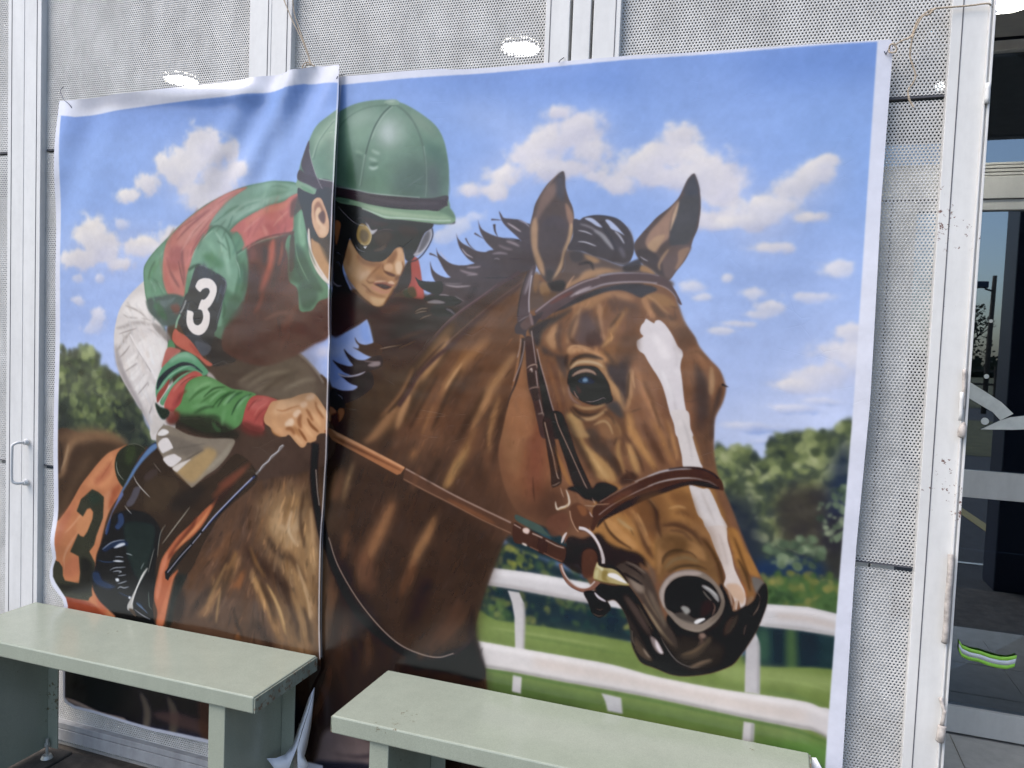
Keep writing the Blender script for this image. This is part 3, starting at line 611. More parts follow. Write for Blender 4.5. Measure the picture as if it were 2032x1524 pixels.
P 5d6f70 1.4 .8 1:321.1,477.4 349.4,474.8 372.2,468.3 347.2,489.1 336.8,487.3
P c4625a .84 1 1:500,336 518,319 546,304 585,289 622,281 639,272 657,268 653,285 649,302 648,321 646,338 623,344 594,349 559,358 539,368 526,346 514,335
P cc7860 2.9 .8 1:535,316 581,293 626,283 646,278 626,294 581,303 547,320
P b04a46 2.9 .7 1:570,328 604,320 641,313 646,332 605,343
S a04644 5.11 1.7 .7 1:551.2,315.8 546.9,331.2 542.8,350.5
S d88c80 7.58 2.5 .7 1:577,323.8 584.3,335.5 589.1,345.1
S a04644 4.15 1.5 .6 1:615.3,297.7 627,313.1 632,328.4
P 4c3430 2.5 .8 1:639.7,284.9 657.3,272.2 675.2,280.1 675.8,298.9 658.3,306.1 640.5,311.5
S 5a3030 2.94 .63 .95 0:538.5,368 559.3,357.4 586.9,348 609.7,343.4 632.4,341.3 650.3,340
S c08078 1.48 .42 .7 0:539.8,370.9 561.8,360.7 589.3,351.3 616.6,346.3
S b85640 14.7 2.5 .95 1:603.1,351 599.1,374 599.7,393.2 593.3,412.5
S a84c38 14.8 3.4 .9 1:599.8,399 591.2,418.3 582.4,437.7 573.6,455.2
S 7a4038 17 4.7 .8 1:552.6,366.1 558,393.2 556.3,420.4
S 3c3030 10.6 3.4 .8 1:580.4,362.4 585.4,377.8 581.4,400.9
S 3c3430 14.6 4.6 .7 1:621.3,351.1 622.3,385.5 612,423.9 601.3,450.9
S 8a4834 12.5 4.2 .7 1:633.5,381.7 629.9,412.3 617,441.1
S 6f3a2e 12.7 4.7 .7 1:569.4,385.5 567.8,412.6 566.3,441.7
P 6f9c7e .88 1 1:406,403 415,377 430,358 449,338 468,328 488,334 502,348 515,368 523,393 528,413 524,452 515,482 506,507 488,524 444,525 398,514 381,515 388,494 397,468 397,444
P 5a8a68 1.7 1 1:514,339 526,346 539,370 547,405 547,438 539,467 516,491 519,452 525,413 518,380 505,350
S 9cc4a8 10.9 3.5 .7 1:478.1,338.2 488.5,365.8 494,393.3 504.4,428.7
S 8ab898 13.2 4.4 .6 1:439.5,353.7 459.4,365.7 464.7,385.5
S 3f7a48 19.8 4.8 .8 1:435.4,385.4 455.1,389.4 472.4,399.3 489.4,403.2
S 4a8058 11.2 3.1 .8 1:406.3,417.5 402.2,453.7 397.8,482
S 3f6e50 7.77 2.2 .7 1:522.4,385.5 527.9,412.8 523.9,442.2 515.1,471.8
S 4a7058 4.34 1.3 .8 0:456,326.1 475.4,326.4 492.5,336.4 507.3,354.1 517.5,377.7 520.3,397.2
S 35583f 1.97 .66 .8 0:415.3,373.4 434.5,349.7 456.1,329.1 473,324.4 490,332.4 504.8,350.2
S a8d0b0 1.77 .66 .7 0:410.7,389.4 420.2,369.5 439.4,347.7 458.6,334
S 385a48 2.59 .65 .8 1:502.4,346.3 511.7,338.6
S 304c40 2.58 .64 .9 0:517.5,379.6 526.9,373.8 538.5,368.9
S 86b494 1.72 .64 .7 0:520,383.5 529.3,377.7 538.6,372.8
S 3f6a50 2.18 .65 .8 1:455.9,320.2 467.9,314.5 479.8,305.8
S 46705a 2.59 .86 .8 1:494.8,330.5 499.3,318.9 506,303.4
P 3c6a4a 3 .8 1:491,452 515,462 529,472 511,507 492,520
S 2f5038 12.9 4.3 .8 1:532.1,393.3 540.1,428.4 533.8,459.7
P 2c2f38 .44 1 1:421,405 426,401 441,405 465,415 490,428 497,437 497,448 491,470 487,492 480,516 473,536 444,533 409,526 386,523 388,504 398,474 407,444 416,417
P 3a3e4c 3.1 .8 1:426,405.4 455.7,413.2 465.8,429 446.2,429.2 426.3,421.4
P 41465a 2.6 .6 1:478.5,452.7 492.8,442.6 491,468.3 481.7,484.3
S c9cdd4 1.55 .44 .8 1:423.4,403.4 438.3,404.3 450.7,410.3
S aab0ba 1.53 .44 .8 1:482.8,427.9 495,434.7 494.2,450.5 490.8,462.4
S 1e3a28 5.8 1.3 .8 0:402.5,413.5 416,405.4 430.8,402.4
H 420 26.5 5.51 104 0.06 378,304,125;490,296,140;355,437,80;468,396,100;600,395,95;520,515,100;672,511,110;437,671,150;524,676,120:302,397 404,305 549,249 654,261 668,357 716,472 718,530 628,572 509,556 471,517 536,676 464,742 348,698 371,582 304,501
H 260 26.1 5.34 105 0.04 291,532,60;252,608,70;307,668,65:250,460 224,535 239,619 309,743 360,687 345,583 344,521
B 1.76 0.5:302,397 404,305 549,249 654,261 668,357 716,472 718,530 628,572 509,556 471,517 536,676 464,742 348,698 371,582 304,501
P 2c2f36 .67 1 1:391,478 406,458 465,453 487,465 481,496 474,526 468,557 458,573 433,566 403,549 388,529 377,515
P 3c4048 1.8 .8 1:398,545 418,540 443,551 463,565 458,581 439,582 418,566
P 545862 1.3 .8 1:425.7,556 463,564.7 458.4,578.9 443.8,585.6 431.1,574
S 2a5a38 6.56 1.7 .8 1:489.9,472.4 495.3,492.1 490.9,510
S a8a8a4 4.06 .9 .8 0:398.9,474.1 391.7,490.4 384.4,500.7
S 88b494 4.99 .91 .9 0:384.4,502.7 377.1,517.1 373.6,531.4
P c25a48 .9 1 1:372,533 383,539 401,547 418,560 429,572 446,589 469,601 457,605 434,590 409,579 388,572 368,560 365,546
P a8463c 1.8 .8 1:408.3,558.7 426.1,570.1 438.8,585.8 423.8,578.3
P 4e8a5a .91 1 1:357.6,556.4 367.9,560.1 373.3,574.2 355.6,585.1 352.7,568.9
P b86058 1.1 1 1:352.8,573 373.2,572.2 388.6,577.7 368.6,592.8 353.6,609.9 338.2,614.7 342.9,593.9
S d8c890 3.63 1.1 .7 1:373.1,566.1 391.1,575.6
P 5c9a70 .91 1 1:336,619 353,602 374,588 399,579 424,586 444,602 459,617 445,626 420,617 390,620 359,638 334,664 324,677 323,653
S 8cbc9a 10.4 3.2 .8 1:356,603.6 383.7,588.1 408.9,587 429.1,596.3
P 263238 .91 1 1:328,640 349,620 374,607 394,600 419,603 439,614 445,620 419,609 394,608 369,619 344,639 326,661
S 9cc8aa 2.28 .68 .8 1:328.8,664.8 354.1,634.5 384.4,616.6 409.4,607.3 429.5,610.4
S 35583f 3.66 1.1 .8 1:334.3,676.9 354.3,646.8 379.5,625 409.5,613.4
P 9c4038 .92 1 1:326.4,671.1 344.1,651.5 359.3,636.3 354.5,653 336.9,676.7 326.7,687.7
P 5a9468 .91 1 1:334,685 355,659 380,635 410,619 425,617 395,632 370,656 350,682 342,693
S 8cc09a 2.74 .91 .8 1:337.1,687 359.7,656.8 384.7,632.9 409.7,619.5
P c05248 .91 1 1:350,680 367,654 395,632 425,617 445,626 420,633 403,646 396,667 386,690 371,703 350,701 345,693
P a03c3a 3.2 .7 1:370.4,678.8 390.4,661.2 393.2,673.3 381,694.6 365.6,695.6
S d07868 6.82 2 .8 1:367.5,662.5 385,645.2 414.9,627.3
S 7a2c2c 2.26 .68 .7 1:385.1,649.3 407.5,633.8 432.3,626.4
P 5a9250 .89 1 1:403,646 420,633 445,626 469,629 494,639 518,648 547,650 573,657 555,676 546,696 539,716 516,732 492,738 447,739 410,730 381,719 371,703 388,686 396,665
P 72a868 4 .7 1:410,648 445,634 475,636 494,651 470,669 431,675 406,673
P 2c2a22 4.5 .9 1:371,710 409,707 447,705 484,712 516,726 535,738 521,750 448,747 397,735 351,728
P 7a302a 3.2 .8 1:345.2,705.2 370.8,699.4 386.3,706.6 376.5,725.7 356.1,729.2
P 1c3026 1.6 1 1:321.5,688 334.7,695.5 355.5,700.4 358.2,710.5 345.6,721.7 335.1,718.3 324.4,702.4
S 3c6a34 5.38 1.6 .8 1:408.5,680.6 435.6,658.7 464.9,644.9
S 3c6a34 4.9 1.6 .8 1:436.2,685 460.5,667.3 489.5,651.6
S 2f5a2c 4.41 1.3 .85 1:468.4,689 487.5,669.7 516.1,652.1
S 2c5230 4.8 1.3 .85 1:504.7,678.7 521.2,661.7 542.4,652.5
S 2a4a2c 4.35 1.1 .9 1:515,702 528.8,677.2 547.4,662.2 563.8,655.3
S 90c088 5.7 2 .7 1:495.2,683.3 509.3,668.4 525.8,655.5
S 8abf86 5.21 1.7 .7 1:526.7,689.3 540.5,670.5 556.8,657.7
S 7ab070 8.97 3.1 .7 1:416.3,692.3 446.1,684.4 466,689.2
S 6aa060 8.82 2.6 .8 1:493.7,723.5 495.7,703.3 502.5,686.8
S 68a05e 8.73 2.6 .8 1:522.5,713.5 526.9,697.2 540.8,680.4
S 4a7a44 6.66 2.7 .7 1:469.1,717.2 479.2,730.6 491.5,733.7
P b84c44 .64 1 1:573,658 599,659 622,665 609,676 598,693 591,709 592,726 573,730 544,720 544,702 550,680 559,665
P c86058 3 .8 1:575.8,662.4 603.7,662.7 590.3,681.2 567,686.6 557.5,683.3
P 6a2c28 3.5 .85 1:544,712 567.8,716.2 591.4,720.5 591.8,734.2 563.7,738.3 539.6,728.2
S 7a2826 3.84 1.1 .9 0:620,665.7 604.2,680.3 593.1,698.7 591.3,718.5
S d87868 2.57 1.1 .6 1:567.4,700.4 581,681.8 599.3,670.8
P c79468 .62 1 1:620,665 648,659 670,650 688,645 700,644 710,649 719,659 728,670 735,680 742,694 736,699 731,693 736,706 730,716 719,719 712,725 710,733 699,739 691,740 686,748 677,751 664,742 650,730 641,734 627,735 613,729 606,719 594,712 591,701 598,685 607,670
P dcae82 3.4 .8 1:625,667 657,660 675,664 657,681 630,690 612,692
P e8c09c 2.1 .85 1:687.9,651 701.1,644.4 705.7,650.9 697,658.1 685.9,657.8
P e8c09c 1.9 .85 1:672.7,666.3 686,660.7 688.5,669.2 677.4,674.7
P eac6a4 1.9 .9 1:657.5,686.6 668.5,678.1 675.4,681.5 671.2,691.5 660,694.2
P eccaa8 1.9 .9 1:639.9,707.2 653.2,696.6 660.2,701.9 656,711.9 642.4,714.8
S a87048 3.36 1.1 .8 1:618.6,683.3 634.7,684.2 652.7,677.2 672.8,670.1
S 8a5432 6.97 1.8 .85 1:705.9,658.5 713,673.4 726.8,689.6
S 7a4828 6.19 1.4 .9 1:689.2,692.2 698.5,705 716.6,717.1
S 8a5432 7.03 1.7 .85 1:686.4,675.1 695.7,686 702.7,697
S 7a4626 5.83 1.5 .9 1:669.6,714.8 681.3,727.5 690.5,738.3
S 8a5432 9.16 2.1 .85 1:675.5,685.4 671.5,701.1 676.4,714.3
S 8a5430 8.4 2.1 .85 1:640.2,718.9 653.9,717.9 663.3,728.8
S 9a6438 8.36 2.5 .7 1:658.2,711.7 667.5,720.7 674.6,729.9
S d8a878 8.23 2.1 .8 1:697.7,680.1 711.4,692.6 720.6,705.3
S d8a878 8.29 2.1 .8 1:680.6,706.3 694.4,718.8 703.6,727.7
S d8a878 7.52 2.1 .8 1:661,729 672.6,737.8 681.8,744.8
S dab084 8.19 2 .8 1:710.5,664 724.1,676.5 731.1,687.4
S d4a070 12.7 3.4 .8 1:612.2,703.3 621.8,716.3 635.9,728.9
S 9a6438 4.25 1.5 .7 1:608,719.2 615.3,730.5 631.5,735.1
P c8bcb8 1 .9 1:738.6,647 743,648.7 741,656.4 736.7,658.5
P 15131c .81 1 1:736.2,641.5 749.2,638.8 764.7,649.3 767.4,668 754.7,676.4 741.6,673.4 736.8,660.4
S b8b4c0 1.82 .61 .8 1:751.6,646.3 760.4,649.5 764.9,655.9
S 6a6a78 1.42 .41 .7 1:745.4,656.1 747.9,665.4
P b06a44 .81 1 1:737.1,669.9 748.2,674.9 750.6,682.3 739.8,686.8 736.4,683.3
P 9a5c38 1 1 1:754.7,674.5 765.4,671.9 767.9,681.2 761.8,694.8 755.4,697.2
P 4a2018 1.6 .8 1:739.8,686.8 754.9,682 755.6,704.7 740.3,702
P a86a42 .4 1 0:727,712 734,710 756,720 851,755 901,773 893,785 885,788 837,770 743,734 734,723
P d09468 .6 1 0:738,712 756,719 830,746 901,772 899,776 828,751 754,725
P 6a3c26 1 .8 0:743,726 765,732 830,755 893,778 893,780 828,759 765,738
P c47a50 .99 1 1:247,783 230,789 198,804 171,828 149,852 123,881 104,909 84,937 64,962 47,986 48,1098 60,1132 84,1142 90,1195 215,1197 214,1105 168,1046 179,1001 200,933 232,887 237,865 223,849 217,824 223,802
P d89060 4.4 .8 1:209,804 187,818 160,851 138,879 160,881 188,879 210,859 215,833
P b0583c 4.9 .7 1:162.7,863.7 187.4,839.8 203.7,821.2 204,842.6 187.8,861.3 165.7,876.4
P d49060 3.5 .8 1:116,951 144,931 155,938 150,974 128,994 111,983
P b8684a 5.1 .8 1:61,971 87,937 104,922 93,954 73,1005 62,1038
P d08c64 3.4 .7 1:188,896 210,885 205,916 189,956 173,1002 167,981 183,935
P a8502f 3.4 .8 1:210.1,880.7 231.9,870 216.1,905.9 199.9,924.8
P b86848 3.5 .7 1:77,1058 114.3,1039.8 117.7,1074.8 89.1,1092 71.5,1085.5
S e0a880 4.02 1.5 .6 1:81.9,990.7 104.7,965.9 127.2,941.4
S e0a47c 3.04 1.3 .6 1:71.2,1058.8 88.1,1023.2 116.4,982.2
S 9a5030 2.43 .97 .5 1:176.7,862.4 198.4,834.5 211.8,814
S d8a888 2.03 .76 .6 1:74.3,1076.2 79.7,1044.3 105.2,1001.2
P 9a3e26 3 .9 1:69,1137 118,1132 170,1142 204,1164 193,1194 119,1199 79,1183
P c05838 4 .7 1:169.5,1120.4 192.1,1130.3 203.6,1150.4 181.2,1149.5
P 3a3a2c 1 1 0:155,886 172,891 187,900 185,946 167,987 161,1008 147,1024 154,1033 164,1047 163,1077 155,1105 158,1120 150,1126 147,1133 116,1135 69,1135 49,1129 36,1099 39,1072 48,1055 62,1058 70,1070 69,1088 75,1099 118,1099 121,1074 117,1039 95,1031 116,988 122,993 131,994 141,982 156,951 158,936 150,928 141,931 129,949 111,939 124,911 141,898
P 2a3c30 4.9 .7 1:143.6,900.3 171.6,893.2 180.2,909.6 155.2,920.9
P 201f1c 3.5 .8 1:123,1043 154,1048 160,1082 147,1115 89,1123 48,1111 118,1097
P 2c3024 .96 1 1:247,784 268,779 287,780 295,788 279,804 266,828 261,842 243,865 237,874 223,858 216,837 217,816 228,796
P 3c4a28 3.3 .7 1:246.7,787.7 268.1,783.8 268.5,804.9 252.8,825.4 241.7,813.6
S c8c8b8 1.69 .48 .8 1:220.1,819.7 220.3,832.5 226,847 239.8,859.6
S 8a8878 1.42 .47 .7 1:246.6,783 268,778.5 286.8,782.7 296.2,788.3
P 3a2c22 .93 1 1:329,773 326,785 342,801 358,816 384,839 415,856 435,846 484,817 532,777 580,824 498,901 453,967 414,1035 350,1064 284,1065 211,954 227,909 243,873 261,842 279,819 300,794
P 4a3a2a 6.1 .8 1:301,851 359,841 385,855 360,895 334,919 295,915 289,881
P 2a2420 6 .8 1:415,860 450,849 436,879 396,908 360,908 375,881
P 15171c 1.9 1 1:211,939 244,924 281,922 308,928 330,945 338,965 331,995 326,1046 327,1089 323,1122 328,1148 334,1177 286,1177 248,1165 203,1142 175,1124 158,1096 166,1046 179,1010 192,978
P 24302c 3.8 .9 1:244,950 308,943 325,966 310,1027 290,1073 257,1034 245,993
P 202c4a 1.4 1 1:326,771 321,786 300,802 280,823 266,837 261,837 269,824 290,799 310,778
P 5f7ea8 1.2 1 1:324,774 326,782 306,798 285,818 272,834 264,846 253,861 235,887 224,903 232,885 243,867 261,837 274,819 292,797 311,779
P 6a78a8 .97 .9 1:232,887 238,891 222,914 208,937 200,964 195,982 192,973 200,951 211,926
P 2a3c60 1.2 .9 1:205.7,945.8 203.3,963.4 198,979.1 192.4,979.8 197.7,959.7
P 34466a 1.5 .9 1:224.8,935 235.6,930.6 241.3,941.8 238.8,955 225.3,967.3 217,961.8 225,950.1
P 5a5660 1.2 .85 1:267.1,872.9 283.1,871.3 267.7,904.7 251.7,915 246.1,909.1 256.7,893.1
S d0ccc4 2.37 .47 .9 1:263.9,845.6 272.2,859.7 288.5,875 308.7,889.9
S c8c4bc 2.4 .48 .8 1:242.1,912.8 249.1,920.6 261.4,929.9
S a09890 1.64 .47 .7 1:316.5,814.5 324.5,823.2 336.5,833.6
P 4a3c38 2.4 .8 1:290.7,847.3 316.7,828.1 327.4,835.5 301.4,854.7
P 1f2c44 1.2 1 1:185,1012 207,998 239,988 253,993 250,999 229,1002 207,1011 190,1020
P c8ccd4 .97 1 1:215,1008 228.6,997.7 242.2,993.8 245,997.8 228.7,1005.2
S b0b8c8 2.44 .73 .8 1:181.9,1016.5 206.6,998.2 228.5,990.1 244.8,987.5
P d8dce0 .73 1 1:212.8,1036.9 226.5,1032.9 244.3,1033.6 229.3,1036.9
S 3a5478 2.46 .74 .8 1:171.1,1039.7 190.7,1041.5 218.3,1037.9
S c8ccd0 1.94 .49 .8 1:218.1,1027.1 231.8,1024.9 242.7,1025
S c8ccd0 1.93 .48 .8 1:248,1016.1 256.2,1016.4 265.7,1018.2
S c0c4c8 2.19 .61 .85 1:204.8,1058.1 218.5,1050.9 234.9,1047.8 249.9,1045
S d0d4d8 2.19 .61 .85 1:213.2,1060.3 226.9,1056.3 237.8,1056.5 229.7,1060.6
S d0d4d8 1.94 .61 .85 1:227.1,1067.1 240.7,1064.1 251.6,1061.1
P e0e4e8 .98 1 1:221.7,1074.3 229.9,1072.1 232.7,1077.1 225.9,1079.8
S d0d4d8 2.19 .61 .85 1:227.3,1084.4 238.3,1080.7 254.5,1074.1
S d0d4d8 2.43 .61 .85 1:227.5,1095.2 235.7,1089.7 246.6,1090.3 260.2,1085.8
P 2a3c5c 2 .8 1:157,1070 174,1066 186,1081 208,1087 225,1091 203,1099 175,1096 161,1089
S 3c5070 2.91 .97 .7 1:230.4,1101.3 246.9,1105.4 268.7,1108.7
P e8ecf0 .97 1 1:259.2,1107.9 264.6,1106.1 264.7,1111.5 260.1,1111.7
P 34506e 1.7 .6 1:279.6,1115.7 293.1,1118 298.7,1127.9 285.2,1123.5
P b8b4ac .72 1 1:304,1041 306,1043 292,1067 279,1094 272,1119 273,1132 267,1137 258,1136 257,1126 266,1109 279,1084 292,1056
S f0ece4 2.4 .48 .9 1:299.8,1046.4 284.3,1076.4 274,1103.6 266.3,1126.3
P 4a3a2c .97 1 1:261,1133.6 274.6,1133.7 282.9,1147.5 272.1,1144.9
S c8c8c8 2.4 .72 .8 1:274.5,1131.5 296.2,1141.1 320.4,1148.1
S 7890b0 3.35 .96 .7 1:279.7,1117.9 296,1126.2 312.2,1136.5
S 9aa0a0 1.91 .48 .8 1:296.8,1029.7 291.6,1039 289.1,1045.7
S 8a9a80 2.14 .71 .8 1:311.2,1087.5 312.9,1106.5 315.9,1121 322.6,1126.4
S a8a898 1.88 .59 .8 1:350.4,941.7 337.7,961 333,984.8 331,1014.7
S b0ac98 1.9 .59 .8 1:322.6,994.5 315.2,1020.9 307.9,1051.7
S c0bcaa 2.08 .58 .85 1:413.7,897.2 393.8,921.1 368.8,951.1 340.9,985.9
P b8603c 1.2 1 1:471,884 451,900 417,933 382,964 357,995 342,1018 334,1048 327,1081 327,1104 336,1129 335,1156 352,1156 362,1108 371,1064 386,1033 358,1055 365,1014 393,982 423,957 452,925 485,872
P 6a3020 2.1 .8 1:432,915 412,940 387,970 365,998 357,1015 370,1005 393,977 422,945
P d88c58 1.6 .9 1:471,886 452,911 425,940 395,971 372,997 388,984 418,956 445,928
P d8805c 2.1 .8 1:357,999 342,1026 335,1061 330,1091 335,1103 343,1079 347,1046 355,1024
P d07850 2.1 .8 1:376,1042 361,1078 349,1114 339,1149 352,1152 362,1110 371,1075
P 1e2624 2.8 .85 1:386,1045 409,1042 400,1064 385,1094 378,1122 373,1150 360,1153 367,1111 374,1076
P 3a2420 3.1 .7 1:485,852 533,819 510,862 471,890
S 8a4a30 11.1 4 .7 1:470.7,873.7 494.7,851 523.3,828 551.5,805.4
P 7a4030 3.1 .6 1:485,844 532,811 563,792 552,809 509,846
P 14131a .76 1 0:572,817 580,815 443,951 367,1044 361,1059 354,1056 352,1042 392,997 437,948
S 3c4878 3.7 .74 .95 0:574,818.7 525.4,863.5 477.8,910.9 447.5,943.4
S c8c8d8 2.22 .56 .9 0:568.2,821.9 513.6,874.2 473.7,913 445.4,945.3
S b8b8c8 2.28 .57 .85 0:443.4,949 420.9,974.1
S c0c0cc 2.31 .58 .8 0:418.8,976.1 391.8,1003.8 358.2,1043.2
S 8a8684 4.27 .71 .9 0:575.9,815.2 602.4,786.4 625,764.9 638,750.8
S c8c4c4 1.78 .36 .9 0:583.5,807.9 591,795.7 604.4,786.3 609.9,776 625,764.9 628.6,756.4 636.1,750.9
P 8a7c6a .91 1 1:326,752 344,734 369,736 408,748 458,752 521,749 517,770 498,795 479,813 450,832 420,856 410,853 384,834 369,823 345,805 329,785 324,773
P b0905c 3.6 .85 1:458,771 481,779 469,802 445,829 415,848 384,834 374,825 409,803 434,785
P 6f6458 3.2 .7 1:357,754 408,762 449,775 409,791 371,790 357,770
P a0947e 2.2 .7 1:517,756 508,779 479,805 435,838 420,852 464,807 493,780
S 5a5048 3.64 1.1 .7 1:378.8,818.3 413.9,794.6 448.5,775.4
S 6a6054 4.09 1.4 .7 1:370.3,781.8 413.4,772.1 453.2,762.8
P e4dad4 .93 1 1:328.7,772.7 341.5,761.3 354.4,760.3 367.7,777.9 362.6,782.4 347.3,789.9 339.6,792.6 331.5,782.9
P e0d6d0 .92 1 1:342.4,802.8 368,792.3 380.9,795.4 389.9,800.8 373.6,814.6 360.8,819.9 347.8,812.8
P d8ccc0 1.1 1 1:366,821.5 386.3,809.4 414,798.7 406.6,805.5 384.1,824.1 376.5,828.9
P e8e0da .93 1 1:327,754 338.5,742.8 351.5,742.9 356.8,748.7 338.8,757.3
S 6a5e54 3.24 .93 .8 1:328.4,758.1 346.6,757.8 362.1,754.5
S 4a4038 2.32 .69 .8 1:342.2,794.5 365.3,788.4
S 4a4038 2.3 .69 .8 1:366,821.5 391.3,802.8
M band 1:421,405 426,401 441,405 465,415 490,428 497,437 497,448 491,470 487,492 480,516 476,556 460,585 420,586 389,555 384,527 398,474 407,444 416,417
P ede2da .44 1 1:422,448 423,441 429,433 441,429 456,430 467,436 474,447 473,461 467,475 460,485 454,491 459,499 460,511 457,525 449,537 439,543 429,544 417,540 406,530 401,516 402,498 403,494 418,498 418,510 421,520 429,524 437,521 442,513 443,505 440,495 433,492 430,491 437,473 444,472 451,467 457,457 454,450 447,449 439,452 433,457
P 557f60 .82 1 1:658,304 668,299 674,304 677,337 682,370 694,402 711,431 731,444 733,464 712,472 699,487 686,491 668,488 663,450 644,435 639,420 638,386 631,366 637,347 650,344 654,329 652,315
P 7aa884 2.5 .8 1:660,306 669,303 675,329 678,363 669,367 659,340
P 34503e 2.9 .85 1:653,363 674,378 692,408 709,434 720,455 689,450 662,439 644,427 643,393
S 7aa07c 1.85 .62 .8 1:653.1,359 660.7,389.3 674.9,415.8 688.8,436.5
S 6a9068 1.87 .62 .8 1:634.9,351.2 633.2,370.3 639.5,393.1
P 2f4a3c 2.9 .8 1:664.5,442.5 697.8,442.1 709.5,464.5 690.4,487.6 672.4,480.4
P 46382e 1.2 .9 1:650,344 642,355 643,412 654,405 653,367
P 372c2e .81 1 1:656,261 669,258 700,274 735,280 742,356 736,431 734,442 725,435 711,418 695,394 685,356 678,333 668,299 661,284
P b4875c 1.2 1 1:691,356 699,360 712,367 725,382 733,405 733,435 723,427 707,409 695,386
P 4a3a30 2.4 .8 1:707.2,356.2 724.5,352.6 734,378.7 733.7,404.8 718.9,382.4
P d8c8ba .61 1 1:683,339 686,337 690,360 695,382 709,405 722,422 734,437 731,440 718,431 702,412 688,384 684,360
S b0907c 1.62 .61 .7 1:690.4,382.4 704.4,406.8 720.3,425.5
P c89c78 .61 1 1:689,303 690,290 696,282 705,280 712,284 718,295 725,310 730,327 730,345 725,353 718,356 709,354 702,345 695,332 691,319
P 8a5c44 1.4 .85 1:695.6,299.9 700.8,288.8 707.3,288.9 716.4,302.1 722.3,317.1 719.4,326.4 712.3,309.5 703.2,298.2 699.3,311.2 699.7,324.3
P dab48e 1 .85 1:699.1,305.6 707.6,298.2 712.2,307.7 708.2,316.9 717.4,333.8 721.9,337.6 717.6,341.3 706.4,330 700.6,318.7
P 5a3c34 1.2 .9 1:705.9,313.1 716.5,305.9 721.2,317.1 719.5,330.1 710.6,324.4
P d8b08c 1.6 .8 1:708.9,341.2 721.8,333.9 726.4,345.1 720.2,352.5 711.4,350.6
P c08e60 .58 1 1:738,314 767,351 784,353 860,368 882,368 887,390 888,408 884,417 878,422 877,430 872,439 866,444 863,452 857,459 853,464 849,472 841,477 826,476 814,469 801,460 788,447 770,427 759,405 755,390 746,356 737,342
P d8a878 3.6 .85 1:772,360 787,375 786,397 799,412 789,430 774,419 763,397
P e0b48a 2.7 .8 1:797.1,415.6 813.7,410 818.1,417.3 803.7,426.6 793.3,430.4
P 9a6440 3.1 .8 1:789.6,382.5 823.5,393.5 846.4,397.1 840.7,411.7 823.9,404.5 798.4,393.5
S 8a5434 4.29 1.6 .85 1:840.2,397.1 828.2,409.9 816.1,421 810.1,428.4
P a87248 2.7 .8 1:816.1,421 840.6,409.9 849.2,418.9 874,426 866.1,433.3 833,428.2
S 7a4a30 3.13 .98 .8 1:808,428.4 816.5,433.8 829,431.9
P d4a478 1.7 .9 1:872,369.9 884,368.2 887,393.4 887.6,409.6 881.8,418.7 875.7,418.7 869.1,404.3 864.5,389.8
P e8c4a0 1.5 .85 1:869,400.7 876.9,393.4 883.3,404.2 879.7,416.9 871.5,415.1
P 8a5838 1.9 .85 1:852.3,391.6 868,373.5 872.4,382.6 864.8,397.1 852.7,400.7
P d8a880 1.4 .8 1:844.6,404.4 856.6,397.1 865.1,406.1 857.2,413.4 846.8,409.8
P 5a3022 .96 .9 1:844.8,411.7 855.1,413.4 869.6,418.8 865.7,422.4 853.3,418.9
P 6a3c28 1.5 .7 1:869.7,420.6 881.9,420.5 878,426 870,429.7
S 7a4a30 2.32 .77 .7 1:842.3,398.9 844.8,409.8 851.2,417.1
P 9a5a48 .77 1 1:822.9,435.6 833.1,430.9 849.6,431.7 862.1,435.2 868.2,436.9 862.2,440.6 852.2,446.2 835.5,441
P 4a2420 .78 1 1:827.1,436.5 841.5,435.4 856,438.9 862.3,441.5 850.1,445.3 837.6,441.9
P c08468 1.2 1 1:820.9,439.3 831.4,441 848.1,448.1 860.3,444.3 856.5,451.6 842.1,453.7 827.5,448.4 818.9,443
P e4bc9c .78 .9 1:824.9,432.8 837.2,429.1 851.6,430.7 841.4,432.1
P e4bc9c .77 .8 1:853.8,433.5 861.9,429.7 868.2,435.1 862.1,436.1
P 8a5838 1.8 .8 1:812.7,444.9 829.7,453.9 850.6,459 842.5,462.8 825.7,457.6 808.7,450.5
P d8ae7c 2.3 .85 1:817.4,459.6 838.3,461.1 850.7,462.7 842.8,473.8 826.3,474.1
P c89460 2.8 .6 1:782.8,430.5 800,441.4 808.9,456 796.3,454.4
P 4a2c22 1.7 .8 1:866.5,446 854.8,462.6 847,473.7 855.1,469.9 870.8,451.4
P 3c2620 1.7 1 1:889.2,400.6 901,391.6 907.7,411.3 902.7,438.3 882.8,447.6 866.7,451.5 874.2,433.2
P b04840 .76 1 1:901,390 913,388 919,404 924,429 929,460 916,462 905,458 895,447 902,426
P c8544a 1.5 .8 1:910.2,425.7 920.3,429.2 927.3,457.8 917.5,459.7
P 3a4028 1.3 .8 1:886.9,447.6 906.8,440.1 913.4,458 893.4,460.1
P 2e262a .77 1 1:738,291 774,294 800,302 837,315 878,320 918,322 942,326 939,336 927,343 918,361 909,383 899,393 889,390 885,370 872,368 860,379 844,392 828,395 807,392 790,379 776,360 767,346 755,368 752,390 742,353
P 171418 1.4 1 1:769,334 783,320 796,320 802,368 825,383 824,393 798,382 781,364
P 3a2c26 2.7 .8 1:830,342.5 858.5,335.5 871.3,350.1 851.4,364.4 830.9,368 820.2,357
P 54443a 1.9 .7 1:822.8,373.4 839.2,368 851.3,360.8 843.6,375.3 831.3,378.9
P 4a3c3a 2.3 .6 1:796,309 838,321 858,326 830,333 809,326
P 141216 1.9 .9 1:859.7,368.1 871.5,357.3 887.7,357.4 900.3,371.8 896.8,386.2 886.5,379 880,368.2
